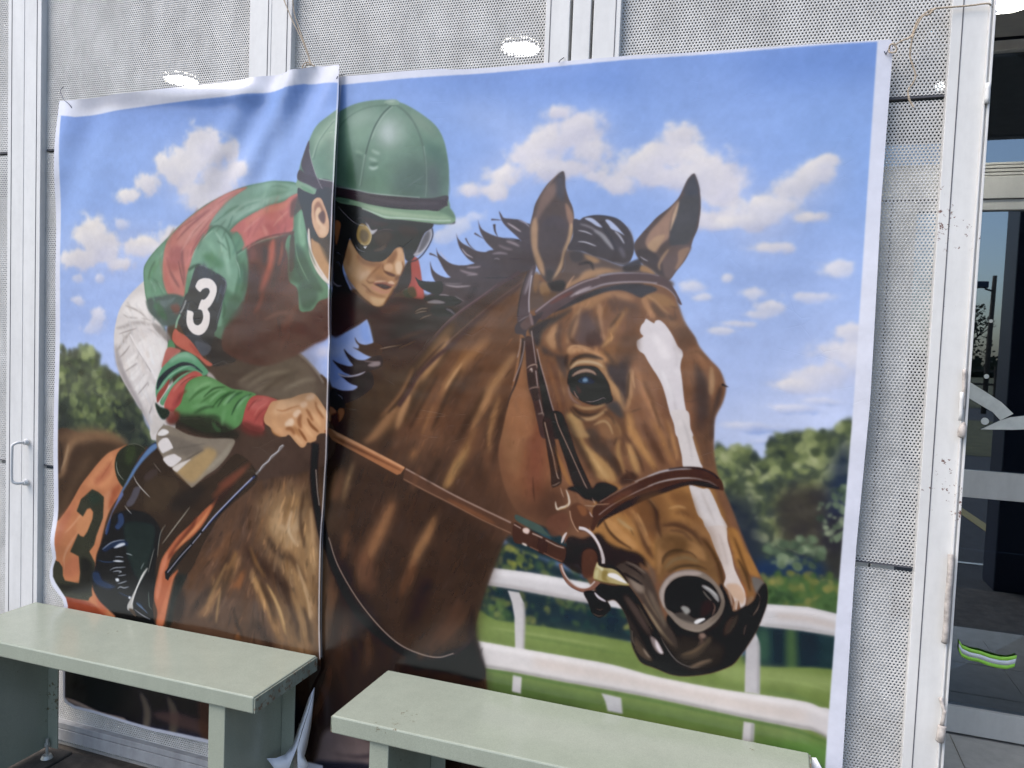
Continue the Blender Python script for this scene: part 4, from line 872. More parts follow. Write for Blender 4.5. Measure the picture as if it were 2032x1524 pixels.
P 141318 1.5 .9 1:827.1,377.1 851.7,373.5 860.1,378.9 844.1,391.6 829.7,391.7
P 3c302c 2.3 .7 1:870.7,333.9 906.8,332.5 911.6,354 887.6,353.8
P 9c98a0 .75 1 1:938.6,335.6 940.9,345.4 935.6,361.3 926.3,375.5 912.7,384.4 904.7,382.6 910.4,375.5 917.8,361.2 925.2,347
P 5a5860 1.3 .8 1:925.3,348.8 934.8,340 935.4,354.2 924.2,371.9 914.4,377.3
S d0d0d8 1.69 .47 .85 1:938.6,336.5 940.1,348.9 931.9,366.6 918.5,379.1 904.7,382.6
S 28242c 2.25 .56 .9 0:940.9,334.7 942.6,347.2 936.7,363.1 924.5,380.9 911,391.6 897.1,395.2
P a88848 .78 1 1:794,323.8 804.6,327.6 815.4,338.7 817.8,347.8 814.1,360.6 805.8,364.2 795.3,362.3 786.6,353 785.1,342 787.9,331
P 6a5638 1.2 .9 1:794.4,336.6 804.9,336.7 811.5,345.9 807.7,356.9 799.4,358.6 792.8,349.4
S d8c088 2.35 .59 .85 0:804.6,328.5 814.4,338.6 816.8,349.6 812,360.6 803.7,364.2 795.2,360.4
P c8c4c8 .78 1 1:803.4,322.1 810.9,327.7 817.4,336.9 829.8,335.2 823.8,342.4 817.7,344.2 811.1,333.1
P e0e0e0 .39 1 0:799.6,366.9 809,366 805,371.5
S b8b8c0 1.57 .39 .9 1:782.6,362.2 789.3,371.4 797.8,375.1 806.3,377
S d8d4d0 1.36 .39 .8 1:818.8,378 825.2,381.6
S b8b4b8 1.18 .3 .9 0:743.1,291.6 757.4,304.8 774.9,318.9 787.8,325.5 800.5,328.4
S 8a8688 1.37 .39 .7 1:785.3,316.3 791.6,313.6 797.9,314.7
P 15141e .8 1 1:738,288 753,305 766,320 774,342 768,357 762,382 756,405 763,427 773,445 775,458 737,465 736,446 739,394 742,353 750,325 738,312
P b06a44 1 1 1:737.5,319.2 745,317.5 750.6,325 747.9,341.6 742.2,363.8 738.5,350.8
S a8a8b8 1.4 .4 .9 1:740.4,376.9 746.9,378.7 752.4,382.4
S a8a8b8 1.4 .4 .9 1:741.1,397.3 747.5,395.5 752.1,404.7
S a8a8b8 1.21 .4 .8 1:725.3,376.8 731.8,378.7
S a8a8b8 1.21 .4 .8 1:725.9,395.5 731.3,397.4
P c0b4b4 .8 .8 1:735.7,431 746.7,438.3 757.5,439.1 749,442 740.2,438.4
P 3e2424 2 .9 1:736,457 779,453 805,465 826,478 843,479 863,462 900,462 930,463 930,479 884,484 835,492 810,500 781,516 739,536
P 5a3a28 3.1 .7 1:843,477 884,471 912,480 884,489 843,490
P 4a2a24 2.4 .7 1:778.2,486.2 805.9,491.1 806.3,502.2 781.3,514.1
P 6f9078 .78 1 1:655,240 659,221 665,202 680,170 696,144 722,126 747,112 776,103 809,100 838,101 869,108 891,118 917,134 942,154 958,180 967,215 970,241 970,278 969,302 897,287 836,278 784,266 739,253 708,247 696,273 674,263 656,255 652,251
M helm 1:652,251 655,240 659,221 665,202 680,170 696,144 722,126 747,112 776,103 809,100 838,101 869,108 891,118 917,134 942,154 958,180 967,215 970,241 970,281 917,282 836,271 783,260 739,252 706,247 696,273 674,263 656,257
C helm:
P a4b8a8 11 .85 1:827,134 864,132 885,162 869,186 833,184 815,158
P bcc8c4 6.5 .7 1:831.7,151.8 853.8,144.1 858.8,171.1 845,181.1
P 86a88c 9.8 .8 1:756.3,138.6 806.3,132.4 803.4,168.3 774.6,181.4 752.8,162.1
P 8fb094 7.8 .6 1:751.8,132.9 776.8,121.6 805.7,114.3 789.7,131.4 764.9,144.5
P 58785e 9.8 .85 1:762.7,206.5 791.9,196.8 789.6,254.9 759.9,250.4
P 5f8468 9.6 .7 1:797,226 834,224 867,243 852,268 798,262
P 4f6a5c 9.4 .85 1:875,228.9 920.5,220 924.6,276.7 866.6,275.2
P 565860 7.4 .8 1:928.7,227.4 949.9,221.1 955.3,259.9 952.2,280.9 930.6,280.4
P 4c7062 6.7 .7 1:921,181 961,201 967,250 956,278 948,232 926,203
P 94a48e 7.4 .7 1:887,126 924,146 948,176 928,164 902,147
P 9cb89a 6.8 .6 1:693,166 712,145 735,132 731,154 710,178 694,200
P 567a62 6.8 .7 1:694,204 715,179 732,168 734,242 708,241
P 3c5a48 6.1 .7 1:655,232 667,206 684,177 677,214 668,240
S 3f5548 2.7 .77 .9 0:852.7,111.9 834.9,125.1 819.2,145.7 809.6,166.8 802.1,190 796.8,218.8 791.7,255
S 9ab89e 3.51 1.2 .8 0:799.2,197.1 794.8,222.3 789.6,254.9
S b0c4b0 1.92 .77 .6 0:854.8,113.8 837,128.8 821.4,149.4 811.8,170.5
S 5a7060 3 1.1 .8 0:862.8,112.6 881.4,126.1 898,144.8 910.7,168.4 919.6,195.3 924.6,223.7 927.6,276.8
S 9ab4a0 1.49 .56 .8 0:919.4,188.2 924.7,216.6 927.1,248.5 926.2,278.5
S 5a7862 2.73 .97 .8 0:842.5,111.3 809.7,111 778.8,118.1 751.8,132.9 739.5,146.8
S a4bca6 2.4 1 .7 0:734.8,133.7 716.1,152.9 699.4,174.2 687.2,203.4
S 50705c 2.4 1 .7 0:732.8,137.3 715.1,156.5 699.5,177.9 690.6,207.2
S b8d0bc 5.79 1.7 .6 1:812.4,190.4 822.9,195.4 831.3,198.5
S b8d0bc 5.41 1.7 .6 1:806.7,204.6 819.3,208.8 825.6,211.7
S c4d8c8 5.8 1.5 .7 1:807.3,221 817.7,224.1 828,221.8
S 46664f 5.41 1.7 .7 1:809.2,215.6 817.5,216.8 827.7,215.4
S 4a6c54 5.08 1.8 .6 1:779.3,198 787.8,201.1 792.1,204
S 9cbca0 4.3 1.6 .5 1:777,190.7 787.5,192.9 794,196.9
S 8a9c98 1.69 .75 .7 1:886.2,259.6 903.9,251.3 921.3,241.2
S 3c5448 1.9 .57 .6 1:866.2,207.1 872.3,207.4
C none:
P 86a48a .76 1 1:836.2,104.6 846.3,101.7 860.5,102.7 867.7,107.6 864.9,112.7 852.7,112.8 840.4,109.4
P a8bca8 1.1 .8 1:840.3,104 852.4,102.5 860.6,105.3 850.5,107.3
S 54705c 1.71 .57 .8 0:838.4,108.3 850.7,112.7 864.9,112.7
P 4a4048 .61 1 1:680,170 681,192 688,215 699,241 715,262 731,283 718,271 697,252 684,237 673,233 663,214 669,193
P 45393e .59 1 1:659,223 675,233 684,235 699,243 734,252 739,252 781,262 836,273 897,279 937,281 968,277 969,290 967,301 937,302 898,299 837,292 795,284 765,276 739,269 717,262 704,265 678,252 655,240
P 584c50 1.7 .7 1:773,267 836,280 897,287 947,288 947,293 897,292 836,285
S b4c4bc 1.75 .49 .85 0:703.8,244.9 736.5,253.3 781.4,262 815.1,269.3 856.4,274 914.8,279.6
S a8a8ac 1.21 .4 .8 0:680.1,186.3 685.1,207 694.6,231.6 706.2,254.3 720,276.9
P 7a9a7c .81 1 1:655.2,243.4 671,251.4 688.9,259.4 697,272.6 678.1,266.5 662.4,260.5 652.2,252.7
P 5e8a64 1.2 .8 1:662.2,253 682.4,261 693.6,270.7 675.9,266.5
P 332a2e .81 1 1:656,258 676,268 696,274 709,264 731,275 735,287 737,350 728,316 716,286 703,278 690,286 689,308 679,304 668,296
P 7fa07c .57 1 1:739,274 765,278 791,284 816,290 857,297 898,301 927,302 953,304 968,296 978,304 985,315 985,324 977,327 954,328 918,324 878,319 848,317 827,310 808,301 785,292 744,284
P a4bc98 1.7 .8 1:795,290 837,298 898,308 957,314 977,318 938,318 878,313 837,307
P 5f7f66 1.5 .8 1:953.1,304.7 968.3,297.1 980.2,306.1 984.6,318.5 968.9,311.2
S c4d8c0 2.66 .76 .85 0:795.2,296.2 826.8,306.8 849.6,313.5 898.3,317 947.9,321.4 977,321.8
P 3c3a3a .93 .9 1:888,321 928,325 954,327 977,327 985,323 981,328 942,328 919,327 878,323
S 3c5c40 2.35 .59 .9 1:788.5,284.1 784.5,291.4
P 3c5a44 1.6 .6 1:739.3,274.6 765.1,279 765.3,285.4 741.7,281.2
P 4a3c40 .72 1 1:1140,400 1131,409 1115,414 1090,428 1065,445 1043,458 1025,472 1002,487 980,505 961,516 949,501 932,487 940,472 933,458 954,447 958,438 981,422 999,408 1022,400 1040,387 1051,376 1077,373 1095,366 1111,359 1112,347 1123,337 1130,334
P 36291f 9.4 .9 1:888,480 947,465 987,475 1010,487 969,516 930,544 883,557 857,521
P 4a3224 7.7 .7 1:878,553 914,538 949,524 923,559 884,590 859,584
S 32261e 11.4 4.2 .7 1:869,521 909.2,512.5 940.8,504.4
S 5a4030 5.73 2.3 .6 1:869.8,542.9 901.8,529 933.4,519
P 4d4044 .53 1 1:1068,307 1073,313 1078,319 1093,321 1108,323 1119,328 1128,334 1131,363 1113,359 1103,351 1090,340 1079,330 1073,321
P 4d4044 .54 1 1:1029,320 1032,329 1038,338 1050,345 1063,350 1080,354 1094,356 1111,359 1112,380 1088,376 1066,376 1058,371 1047,361 1039,350 1033,338
P 4a3d42 .54 1 1:988,344 992,353 1001,362 1015,369 1030,376 1049,378 1071,374 1077,387 1078,404 1041,404 1026,397 1014,390 1002,378 994,365
P 4a3c40 .55 1 1:950,369 954,379 964,388 978,397 993,401 1011,401 1026,399 1045,407 1034,428 1000,425 981,422 969,411 960,397 954,387
P 463a3e .56 1 1:939,394 942,403 947,411 957,418 971,423 985,424 1000,429 986,446 962,441 950,429 943,417 940,404
P 2a252c .56 1 1:909.9,422.4 918.1,427.7 932.1,430.2 949.9,430.6 963.6,430.8 966.1,446.7 956.7,455.8 946.7,452.4 932.7,447.2 920.6,440.2 914.3,431.3
P 2c262b .56 1 1:929,462 939,457 955,455 972,456 990,457 1005,464 990,473 967,472 943,467
P 26262c 1.1 1 1:943.8,479.2 955.3,471.8 971.1,475.1 986.8,480.1 992.9,488.8 973.6,491 952.1,489.8
S 3f3438 4.64 .54 1 2:1068.6,352.1 1062.6,341.7 1060.3,329.6
S 4a3e42 2.85 .53 1 2:1074.8,323 1065.5,322 1054.4,321.3
S 4a3e42 2.89 .54 1 2:1042.7,355.3 1033.1,350 1023.5,344.7
S 4a3e42 2.54 .55 1 2:1028.5,376.1 1014.9,365.6 1006.8,353.3
S 4a3e42 3.36 .56 1 2:956.1,388.3 946.1,382.9 937.2,380.3
S 3a3034 2.12 .53 1 2:1076.1,353.9 1094.4,354.9 1109.1,358.4
S b8b4cc 2.1 .7 .8 1:1104,322.6 1116.9,327.9 1126.2,335.6
S c9b8be 3.52 .7 .8 1:1084.1,327.4 1097.2,335.2 1111.2,343.9
S a59296 4.59 1.1 .8 1:1083.6,359.1 1096.6,362.6 1109.5,368.6
S 8f7c82 4.26 1.2 .7 1:1069.2,365.8 1082.3,371.1 1097.1,374.5
S a08e98 3.92 1.1 .7 1:1058.7,381.3 1073.4,379.6 1088.2,381.4
S c0b2b8 2.55 .55 .85 1:999.8,370.7 1009.8,381.3 1023.3,388.3
S b0a0a8 1.79 .54 .7 1:1062.8,390 1068.3,389.1 1073.9,391.3
S c0b4c8 1.85 .56 .8 1:957.6,375.9 965.8,386.5 973.7,391.8
S a28e94 3.63 .91 .8 1:1010.7,404.9 1025.9,404.8 1039,403
S 9a868c 4.38 1.1 .75 1:997.5,409.3 1014.9,414.5 1033.9,417
S 9a888c 2.55 .73 .7 1:1011.3,418.9 1022.6,417.9 1033.9,417
S b0a0a4 3.31 .74 .8 1:969.6,436 992.9,439 1021.5,437.2
S 8a7c80 2.21 .74 .7 1:965.6,432.5 985,434.1 1004.2,433.9
S b0a8ac 1.86 .56 .8 1:958.6,454 968.3,453.8 980,455.4
P 9a9090 .75 .8 1:935.5,468.6 945.2,464 958.9,463.7 972.8,467.9 959.2,470
S a09698 1.84 .55 .7 1:989.7,455.2 1001.5,461.2 1009.3,464.6
S 8a7e84 3.7 .93 .7 1:973.2,478.6 983,481.9 992.9,488.8
S 2f272b 9.11 3.6 .6 1:1032.8,435.3 1023.9,449.4 1016.8,463.6
S 332b30 2.5 .71 .7 1:1041.7,423 1069.7,422.8 1093.5,420.9 1107.6,408.8
S b8a8a0 1.51 .47 .75 1:911.2,485.3 924,479.6 937.9,478.5
S b8a8a0 1.51 .47 .75 1:911.4,488.9 924.2,485 936.1,483.9
S a89890 1.51 .47 .7 1:921.8,499.5 932.5,493.8 946.2,489.9
S 7a6058 1.53 .57 .6 1:880.4,553.4 898.3,545.5 916.2,537.6
S 50383c 7.34 1.1 .95 2:884.2,604.4 923.1,562.6 949.8,534.6 974.3,508.8 1002.4,485 1024.6,468.7 1046.7,454.3 1068.4,438.4 1090.1,426 1111.4,413
S 84666a 2.2 .73 .8 1:949.7,531 974.2,505.2 1000.4,483.3 1024.6,466.9 1048.4,450.8 1071.9,433.1
M head 1:1126,430 1146,416 1181,412 1226,416 1260,418 1311,415 1352,421 1374,439 1384,464 1396,492 1412,514 1421,531 1439,551 1454,566 1463,586 1465,598 1461,618 1451,643 1450,668 1452,700 1459,732 1471,760 1484,787 1501,826 1519,864 1536,894 1543,905 1545,929 1539,955 1531,980 1520,1003 1510,1021 1499,1038 1480,1051 1457,1062 1425,1071 1401,1072 1376,1066 1354,1061 1343,1048 1335,1030 1332,1008 1321,980 1304,961 1286,964 1267,949 1239,909 1211,869 1187,854 1164,844 1136,833 1117,822 1096,784 1085,731 1092,686 1104,623 1115,552 1117,499
P 7d543c 1.3 1 1:1126,430 1146,416 1181,412 1226,416 1260,418 1311,415 1352,421 1374,439 1384,464 1396,492 1412,514 1421,531 1439,551 1454,566 1463,586 1465,598 1461,618 1451,643 1450,668 1452,700 1459,732 1471,760 1484,787 1501,826 1519,864 1536,894 1543,905 1545,929 1539,955 1531,980 1520,1003 1510,1021 1499,1038 1480,1051 1457,1062 1425,1071 1401,1072 1376,1066 1354,1061 1343,1048 1335,1030 1332,1008 1321,980 1304,961 1286,964 1267,949 1239,909 1211,869 1187,854 1164,844 1136,833 1117,822 1096,784 1085,731 1092,686 1104,623 1115,552 1117,499
C head:
P 8a5638 16 .9 1:1146,638 1184,679 1196,739 1190,801 1154,823 1106,783 1094,730 1110,667
P 7a4030 10 .7 1:1138,674 1167,689 1166,777 1154,814 1138,762
P 4a2e22 12 .8 1:1170,777 1207,791 1219,859 1173,847 1127,830 1116,809 1154,814
S 9a6a44 23.5 7.2 .8 1:1121.9,499.2 1115.6,569.5 1099.9,640.9 1093.5,712.5
P 9a6a48 7.3 .8 1:1107,623 1128,639 1132,692 1124,763 1105,756 1093,704
C head:
P a06a48 3.6 .8 1:1106,571 1125,577 1134,618 1147,669 1144,697 1101,700 1097,603
P 6b4434 2.4 .8 1:1166,562 1186,578 1198,615 1207,665 1219,691 1198,693 1182,650 1169,599
S 8a5a38 6.94 2.1 .8 1:1167.5,565 1175.8,591.9 1185.8,618.7 1195.9,648.7
S b08458 3.11 1.2 .7 1:1187.4,576 1193.7,597.8 1200.1,622.9
P 4a3c3a 2.4 .9 1:1155.6,538.2 1177.5,550.9 1202.4,556.7 1199.9,580.5 1204.2,597.2 1192.9,580.8 1177.8,557.7 1159.8,551.7
P 3f3838 2.1 .9 1:1140,504 1157,494 1182,485 1209,471 1196,484 1179,497 1168,504 1155,518 1152,538 1141,532
P b98a60 2.4 .9 1:1162.2,524.3 1170.4,510.4 1180.6,499.9 1184.5,510 1179.8,523.7 1182.2,537.2 1177.2,544.1 1166.2,534.4
S 5a4038 7.58 2.4 .85 1:1189,492.9 1184.7,513.3 1185.6,533.6 1191.6,550.4
P b08058 3.7 .9 1:1202,469 1236,452 1269,443 1296,446 1310,455 1300,459 1273,454 1253,461 1237,475 1226,472
P c89a70 2.4 .85 1:1210,484 1216,475 1223,472 1219,492 1214,509 1208,523 1201,533 1199,523 1205,503
P c09068 2.3 .8 1:1250,463 1260,471 1258,488 1262,511 1266,521 1259,524 1253,501 1249,481
P 5a4648 4.1 .85 1:1219.8,482.1 1233.3,475.1 1244.1,488.1 1255.2,507.8 1259.1,517.6 1259.7,530.9 1239.4,535 1218.7,532.4 1211.4,526 1217.6,509
P 4a302c 2.4 .85 1:1235.1,515.1 1255.5,512.8 1261.1,524.2 1256.4,532.7 1236,535.1
P 5f4640 3.6 .75 1:1266.4,456.2 1289.8,455.8 1316.6,465.1 1319,481.3 1304.2,480.1 1277.4,477.4
P a87848 3 .8 1:1291,477 1304,474 1288,497 1276,520 1267,534 1269,514 1278,494
P 6b4838 3.3 .75 1:1300.7,476.9 1320.3,473.1 1318.1,496.1 1306,519.4 1293.4,533 1295.6,509.8
P 8a5c38 3.3 .7 1:1273.2,530.4 1296.4,526.3 1294,546.2 1274.3,553.6 1263.5,540.8
S c89860 5.01 1.7 .8 1:1260,537.6 1269.7,527.2 1280.9,516.9
P d09c6c 2 .85 1:1202,540 1219,539 1243,542 1260,548 1274,557 1264,561 1243,548 1223,547 1209,550 1202,550
S e0b080 2.73 .85 .8 1:1201.8,543.2 1211.9,536 1225.9,538.9 1239.8,543.4
P b07844 2 .7 1:1256.9,544.4 1277.3,546.9 1291.3,559.5 1281.9,573.2 1271.3,563.7
P 9a7048 1.9 .9 1:1325.9,453.5 1335.2,445.2 1351.4,445 1367.7,451.2 1381.2,465.4 1375,468.7 1358.8,465.8 1345.5,456.4
S b88c60 4.84 1.3 .8 1:1330.5,448.6 1345.6,458 1359.1,470.7 1370.7,480.1
P b8865e 1.6 .9 1:1322.7,455.2 1330.7,451.8 1336.1,463.1 1346.7,480.7 1343.8,487.2 1333.5,476.1
P 5f4436 1.9 .85 1:1340.7,458.1 1359.3,475.5 1378.9,484.7 1376.2,494.4 1356.6,485.3 1343.1,472.6
S 4a3428 2.24 .64 .8 1:1368.4,465.6 1376.5,467.1 1382.9,468.6
S 4a3428 2.24 .64 .8 1:1371.1,487.3 1379,486.3 1383.6,483
P 6f5040 3.5 .8 1:1369.9,494.6 1392.1,494 1415.5,522 1403.3,528.9 1394.3,538.9 1384,523.2
P 8f684c 2.2 .7 1:1356.6,485.3 1382.4,491 1395.4,497.1 1376.6,500.9
S 4a3a38 3.8 1.1 .85 0:1366.7,430.3 1380.2,446.2 1385.8,463.7 1398,485.8 1411.6,506.2 1421.9,525 1435.1,540.4
P 8a6048 4.1 .8 1:1397,536 1417,528 1435,544 1452,562 1453,584 1442,617 1422,618 1406,587
P 4f3f3c 3.2 .85 1:1414,557 1427,569 1438,594 1439,623 1448,674 1426,675 1420,618 1420,586
P b89068 1.6 .9 1:1439.2,560.9 1444.3,568.6 1446.9,590.8 1443.2,608.6 1438.6,594.4
P a07050 2.2 .7 1:1416.3,538 1431.1,553.3 1436.2,562.7 1426.9,563.1
P 4a3834 1.9 .9 1:1453,597 1459,593 1457,616 1449,640 1450,674 1442,674 1446,632
P 8a5c44 2.9 .8 1:1401,619 1420,615 1425,650 1433,675 1417,676 1406,651
S 5a4038 1.58 .63 .7 1:1395.2,619.5 1414.1,618.3 1426.2,611.2 1441.7,608.6
P 8a6048 4.2 .85 1:1307,542 1327,542 1355,589 1374,637 1392,678 1337,682 1318,624 1309,575
P 3c3034 3.7 .9 1:1271,564 1291,560 1307,546 1309,575 1309,608 1305,635 1294,622 1280,607 1269,587
P b98a5c 1.7 .85 1:1257,554 1268,571 1279,590 1297,612 1305,642 1295,632 1277,607 1266,587 1255,568
S c09262 5.67 1.7 .85 1:1272.4,587 1286.8,606.2 1297.9,628.8
S c8986a 7.27 2.3 .85 1:1311.7,568.5 1311.1,591.6 1312.3,616.3 1306.8,641.5
S b8825a 9.81 3.3 .8 1:1319.9,568.1 1327.6,590.7 1336.8,613.2 1354.6,643.3 1365.5,667.1
S 7a5038 8.21 3 .7 1:1322.6,623.9 1335.5,652.8 1343.3,678.6
S 6a4434 9.71 3.2 .6 1:1355.8,602.3 1366.6,624.5 1377.7,653.1
P 4f4648 2.7 .8 1:1277.5,623.4 1294.6,629 1302.2,648.4 1295.7,652.2 1285,639.6
S c08c5c 9.95 2.7 .85 1:1308.7,646.3 1311.3,666 1313.8,684.1
S 4a382e 1.98 .66 .7 1:1308.7,646.3 1318.4,640.7 1333,634.8
S 4a382e 1.94 .65 .7 1:1364.3,644.2 1373.7,638.7
P 6a4632 3.4 1 1:1210,648 1302,642 1311,694 1298,729 1304,752 1264,766 1242,734 1219,695
P b88c54 2.4 .9 1:1207,652 1224,655 1232,684 1244,705 1265,718 1283,734 1293,746 1296,761 1281,762 1263,756 1252,736 1241,720 1226,694 1213,668
S d0a468 8.48 2.7 .8 1:1240.3,705.1 1255.1,727.6 1273,746.3 1283.7,757.1
P 46342c 2.4 .85 1:1239,680 1253,675 1267,691 1289,716 1303,738 1300,752 1286,733 1265,718 1251,704
S 6a5040 10.1 3 .7 1:1269.5,669.2 1280.4,686.8 1281.4,706.9
S 3c2a22 3.35 1 .8 1:1279.4,663.5 1290.1,676.1 1292.4,689.2 1287.9,701.3
S a88050 5.02 1.7 .8 1:1265.5,657.7 1279,656.8 1294.8,669 1300.6,685.3
S b08450 8.35 2 .85 1:1297.4,688.9 1296.6,709 1302.6,728.5 1308.4,744.7
S 4a3024 4.3 1.3 .85 1:1305.2,678.3 1321.2,698.6 1333.8,720.8 1341.4,741.7
S c8985c 11.6 2.6 .9 1:1311,694.4 1320.2,713.6 1327.8,732.9 1333.3,745.7
S c08a50 13.2 3 .9 1:1311.8,641.3 1316.4,669.1 1334.3,697.6 1350.1,719.4 1362.4,736.4
S 5a382a 9.8 2.9 .85 1:1335.8,659.5 1348.2,680 1362.4,703.5 1373,722.3
S a87444 9.73 2.9 .8 1:1348.5,652 1366,677 1380.2,705.3 1390.9,727.3
S c08a54 6.45 1.9 .8 1:1372.7,650.3 1385.5,682 1396.8,717
S 7a5034 4.85 1.6 .7 1:1364,637.8 1374.8,660 1382.3,682.3
P 3c2620 1.7 .85 1:1303.7,751.8 1319.9,742 1333.5,749 1320.8,760.2 1304.3,765.2
S 9a6838 6.71 2 .8 1:1284.3,768.8 1297.6,765.8 1304.5,770.2
P 6b4a38 2.8 .85 1:1416,654 1431,646 1444,645 1449,700 1451,725 1432,720 1421,686
S b08050 6.36 2.2 .7 1:1415.1,670 1424.2,695.2 1434.9,720.1
P a8743e 2 1 1:1274,768 1325,777 1373,762 1415,754 1452,757 1463,779 1474,810 1459,886 1364,899 1297,898 1257,851
P 7d4e2c 4 .8 1:1272,799 1309,783 1348,781 1365,799 1370,835 1362,856 1334,826 1310,812
S 4a2c20 9.84 2.3 .9 1:1346.6,781 1362.2,799.2 1366.5,821.9 1372.6,846.1
S 4a2e20 9.92 2.6 .9 1:1331.8,817.5 1342.9,841.3 1352.3,865.2 1366.3,885.1
P c08a50 2 .9 1:1280.1,826.7 1293.6,823.5 1307.8,838.7 1328.6,854.7 1337.6,868.7 1317.5,866.2 1298.3,851.6 1285.8,839.6
S b09060 6.02 1.3 .9 1:1300.2,821 1314.1,831.2 1329.5,839.5
S b88450 8.28 2 .85 1:1322.8,803.5 1337,821.9 1349.7,847.2 1357.1,862.9
S c8965c 9.83 2.3 .9 1:1368.8,834.9 1374.6,854.1 1375.7,877.2
S 5a3822 9.64 2.3 .85 1:1373.2,826.1 1398.8,821.5 1424.8,831.6 1441.5,850.8 1455.2,873.5
S 6a4428 6.44 1.9 .8 1:1394.7,802.3 1413.8,801.8 1423.8,812.1
S c49458 9.7 2.9 .8 1:1383.8,843.1 1400,844.4 1416.5,855.6 1426.8,870.6
S 5a3c22 3.88 1.3 .8 1:1382.5,883 1398,869.4 1413.8,865.7 1429.9,870.2
S d8b07c 3.28 .98 .8 1:1348.2,780.8 1358.4,789.7 1367.2,802
S 8a5a32 9.68 3.2 .7 1:1383.5,770.6 1396.7,779.1 1415.7,777.1
P 241a18 2 .95 1:1219,863 1244,863 1271,850 1289,865 1313,872 1343,878 1347,901 1222,925 1203,892
C none:
H 900 18.5 3.78 103 0.07 1176,506,100;1228,675,70;1291,544,80;1316,711,70;1396,663,78;1434,620,82;1364,833,60;1446,848,65;1140,726,95;1281,869,40:1139,481 1262,453 1371,460 1414,532 1457,595 1447,701 1501,842 1527,896 1432,875 1369,926 1300,893 1208,808 1125,799 1103,712 1125,569
B 2.02 0.55:1130,464 1261,441 1370,452 1414,524 1456,586 1450,700 1500,834 1526,888 1432,875 1368,918 1300,893 1199,818 1116,809 1098,712 1120,569
C none:
H 1300 10.9 1.85 203 0.09 1176,506,100;1228,675,70;1291,544,80;1316,711,70;1396,663,78;1434,620,82;1364,833,60;1446,848,65;1140,726,95;1281,869,40;1202,497,130:1139,481 1262,453 1371,460 1414,532 1457,595 1447,701 1501,842 1518,880 1431,867 1368,918 1300,893 1208,808 1125,799 1103,712 1125,569
C head:
P a07850 2 .8 1:1203,568 1220,558 1247,555 1268,571 1265,574 1244,567 1224,568 1208,577
S 3a2a24 6.78 1.5 .9 1:1204.8,571.8 1216.3,557.8 1233.3,552 1254,554.5 1264.3,557.4
S c8a880 5.77 1.2 .85 1:1206.8,578.5 1216.7,566.2 1233.8,562.1 1254.4,564.5 1264.9,570.7
P 2a2020 .85 1 1:1204,590 1207,578 1220,571 1238,569 1253,571 1265,582 1275,597 1280,613 1283,626 1268,634 1251,635 1233,631 1219,623 1210,614 1204,601
S a88874 6.12 .85 .95 1:1210.8,588.4 1220.9,581.2 1234.5,577.1 1246.6,579.1 1253.7,584.6
P 17131a .68 1 1:1211,597 1221,588 1238,584 1254,586 1264,594 1274,610 1276,623 1261,629 1240,629 1226,623 1215,612
P 4a2a2a 1.4 .8 1:1218.3,601.6 1229,609.4 1227.8,619.6 1220.6,614.9
P 33485f 1.4 .9 1:1221.5,594.6 1231.5,587.4 1241.9,588.5 1250.7,594.8 1249.2,598.2 1235.5,599.8 1225.1,598.7
P 8fb0d0 .85 .9 1:1230,593.3 1234.2,588.9 1238.6,591.2 1239.6,596.2 1232,597.4
P e8f4fc .34 1 1:1233.1,593.2 1235.5,592.2 1236.7,594.7 1233.9,595.3
S b08878 2.05 .51 .9 1:1215.3,611.9 1220,620.1 1225.5,625.7
S c8b0a8 1.18 .34 .9 1:1236.8,629.2 1247.2,629.4 1257.3,626.3 1267.3,621.5 1272.5,624.5
S 8a6a60 3.77 1 .9 1:1205.3,602.3 1208.6,617.3 1216,628.8 1230.3,636.3
S b08a60 5.77 1.4 .85 1:1216.3,635.5 1233.9,641.2 1254.4,639 1272.8,631.2
S 3c2a24 5.79 1.4 .85 1:1213,639.1 1227.4,650.1 1244.8,652.3 1261.7,647.8
S c09a6c 6.1 1.7 .85 1:1226.1,658.6 1245.1,659 1261.8,651.1 1274.8,638.5
P b08a58 2.1 .85 1:1203.2,655.1 1217.2,654.1 1231.5,663.3 1239.1,679.7 1246.5,689.3 1222.3,691.1 1211.1,675
P 8a6040 2.3 .8 1:1258.7,658.1 1278.9,653.3 1292.9,665.7 1297.2,685.4 1270.3,687.5
S 5a3f30 5.03 1.5 .8 1:1268.2,642.3 1282.3,653.1 1289.6,665.9
P 3f3a3c 2.3 .8 1:1272.9,633.7 1287.9,629.4 1302.2,648.4 1295.7,652.2
S b89468 4.04 1.2 .8 1:1252.4,668.6 1269.1,660.7 1279.5,666.7 1287,682.8
P ded4d4 .48 1 1:1332,487 1336,489 1341,492 1346,494 1348,490 1355,489 1364,496 1372,506 1379,517 1386,530 1393,537 1395,545 1393,553 1392,565 1395,581 1398,600 1401,619 1406,640 1411,659 1417,676 1393,678 1386,657 1378,637 1371,614 1364,595 1356,581 1348,570 1339,557 1332,546 1323,540 1319,532 1319,524 1324,520 1329,516 1325,512 1323,506 1325,498 1329,493
P f0e6e4 3.2 .8 1:1344.9,511.5 1365.1,527.1 1375.8,549.3 1363,549.8 1349.1,530.9
S c0b4b4 4.82 1.6 .6 1:1371,581.9 1380.2,607.4 1389.6,636 1399,664.6
S efe8e6 6.45 1.9 .7 1:1360.7,569.4 1374.9,596.3 1384.2,623.4
S cfc4c4 4.8 1.6 .6 1:1377.8,526.6 1385.3,548.9 1384.5,565.1
P ded2cc .48 1 1:1380,637 1407,635 1413,662 1421,689 1430,714 1434,727 1407,729 1401,707 1393,678 1386,653
S c4b8b4 4.15 1.4 .6 1:1399.8,648.5 1410.9,680 1418.9,715
C none:
C head:
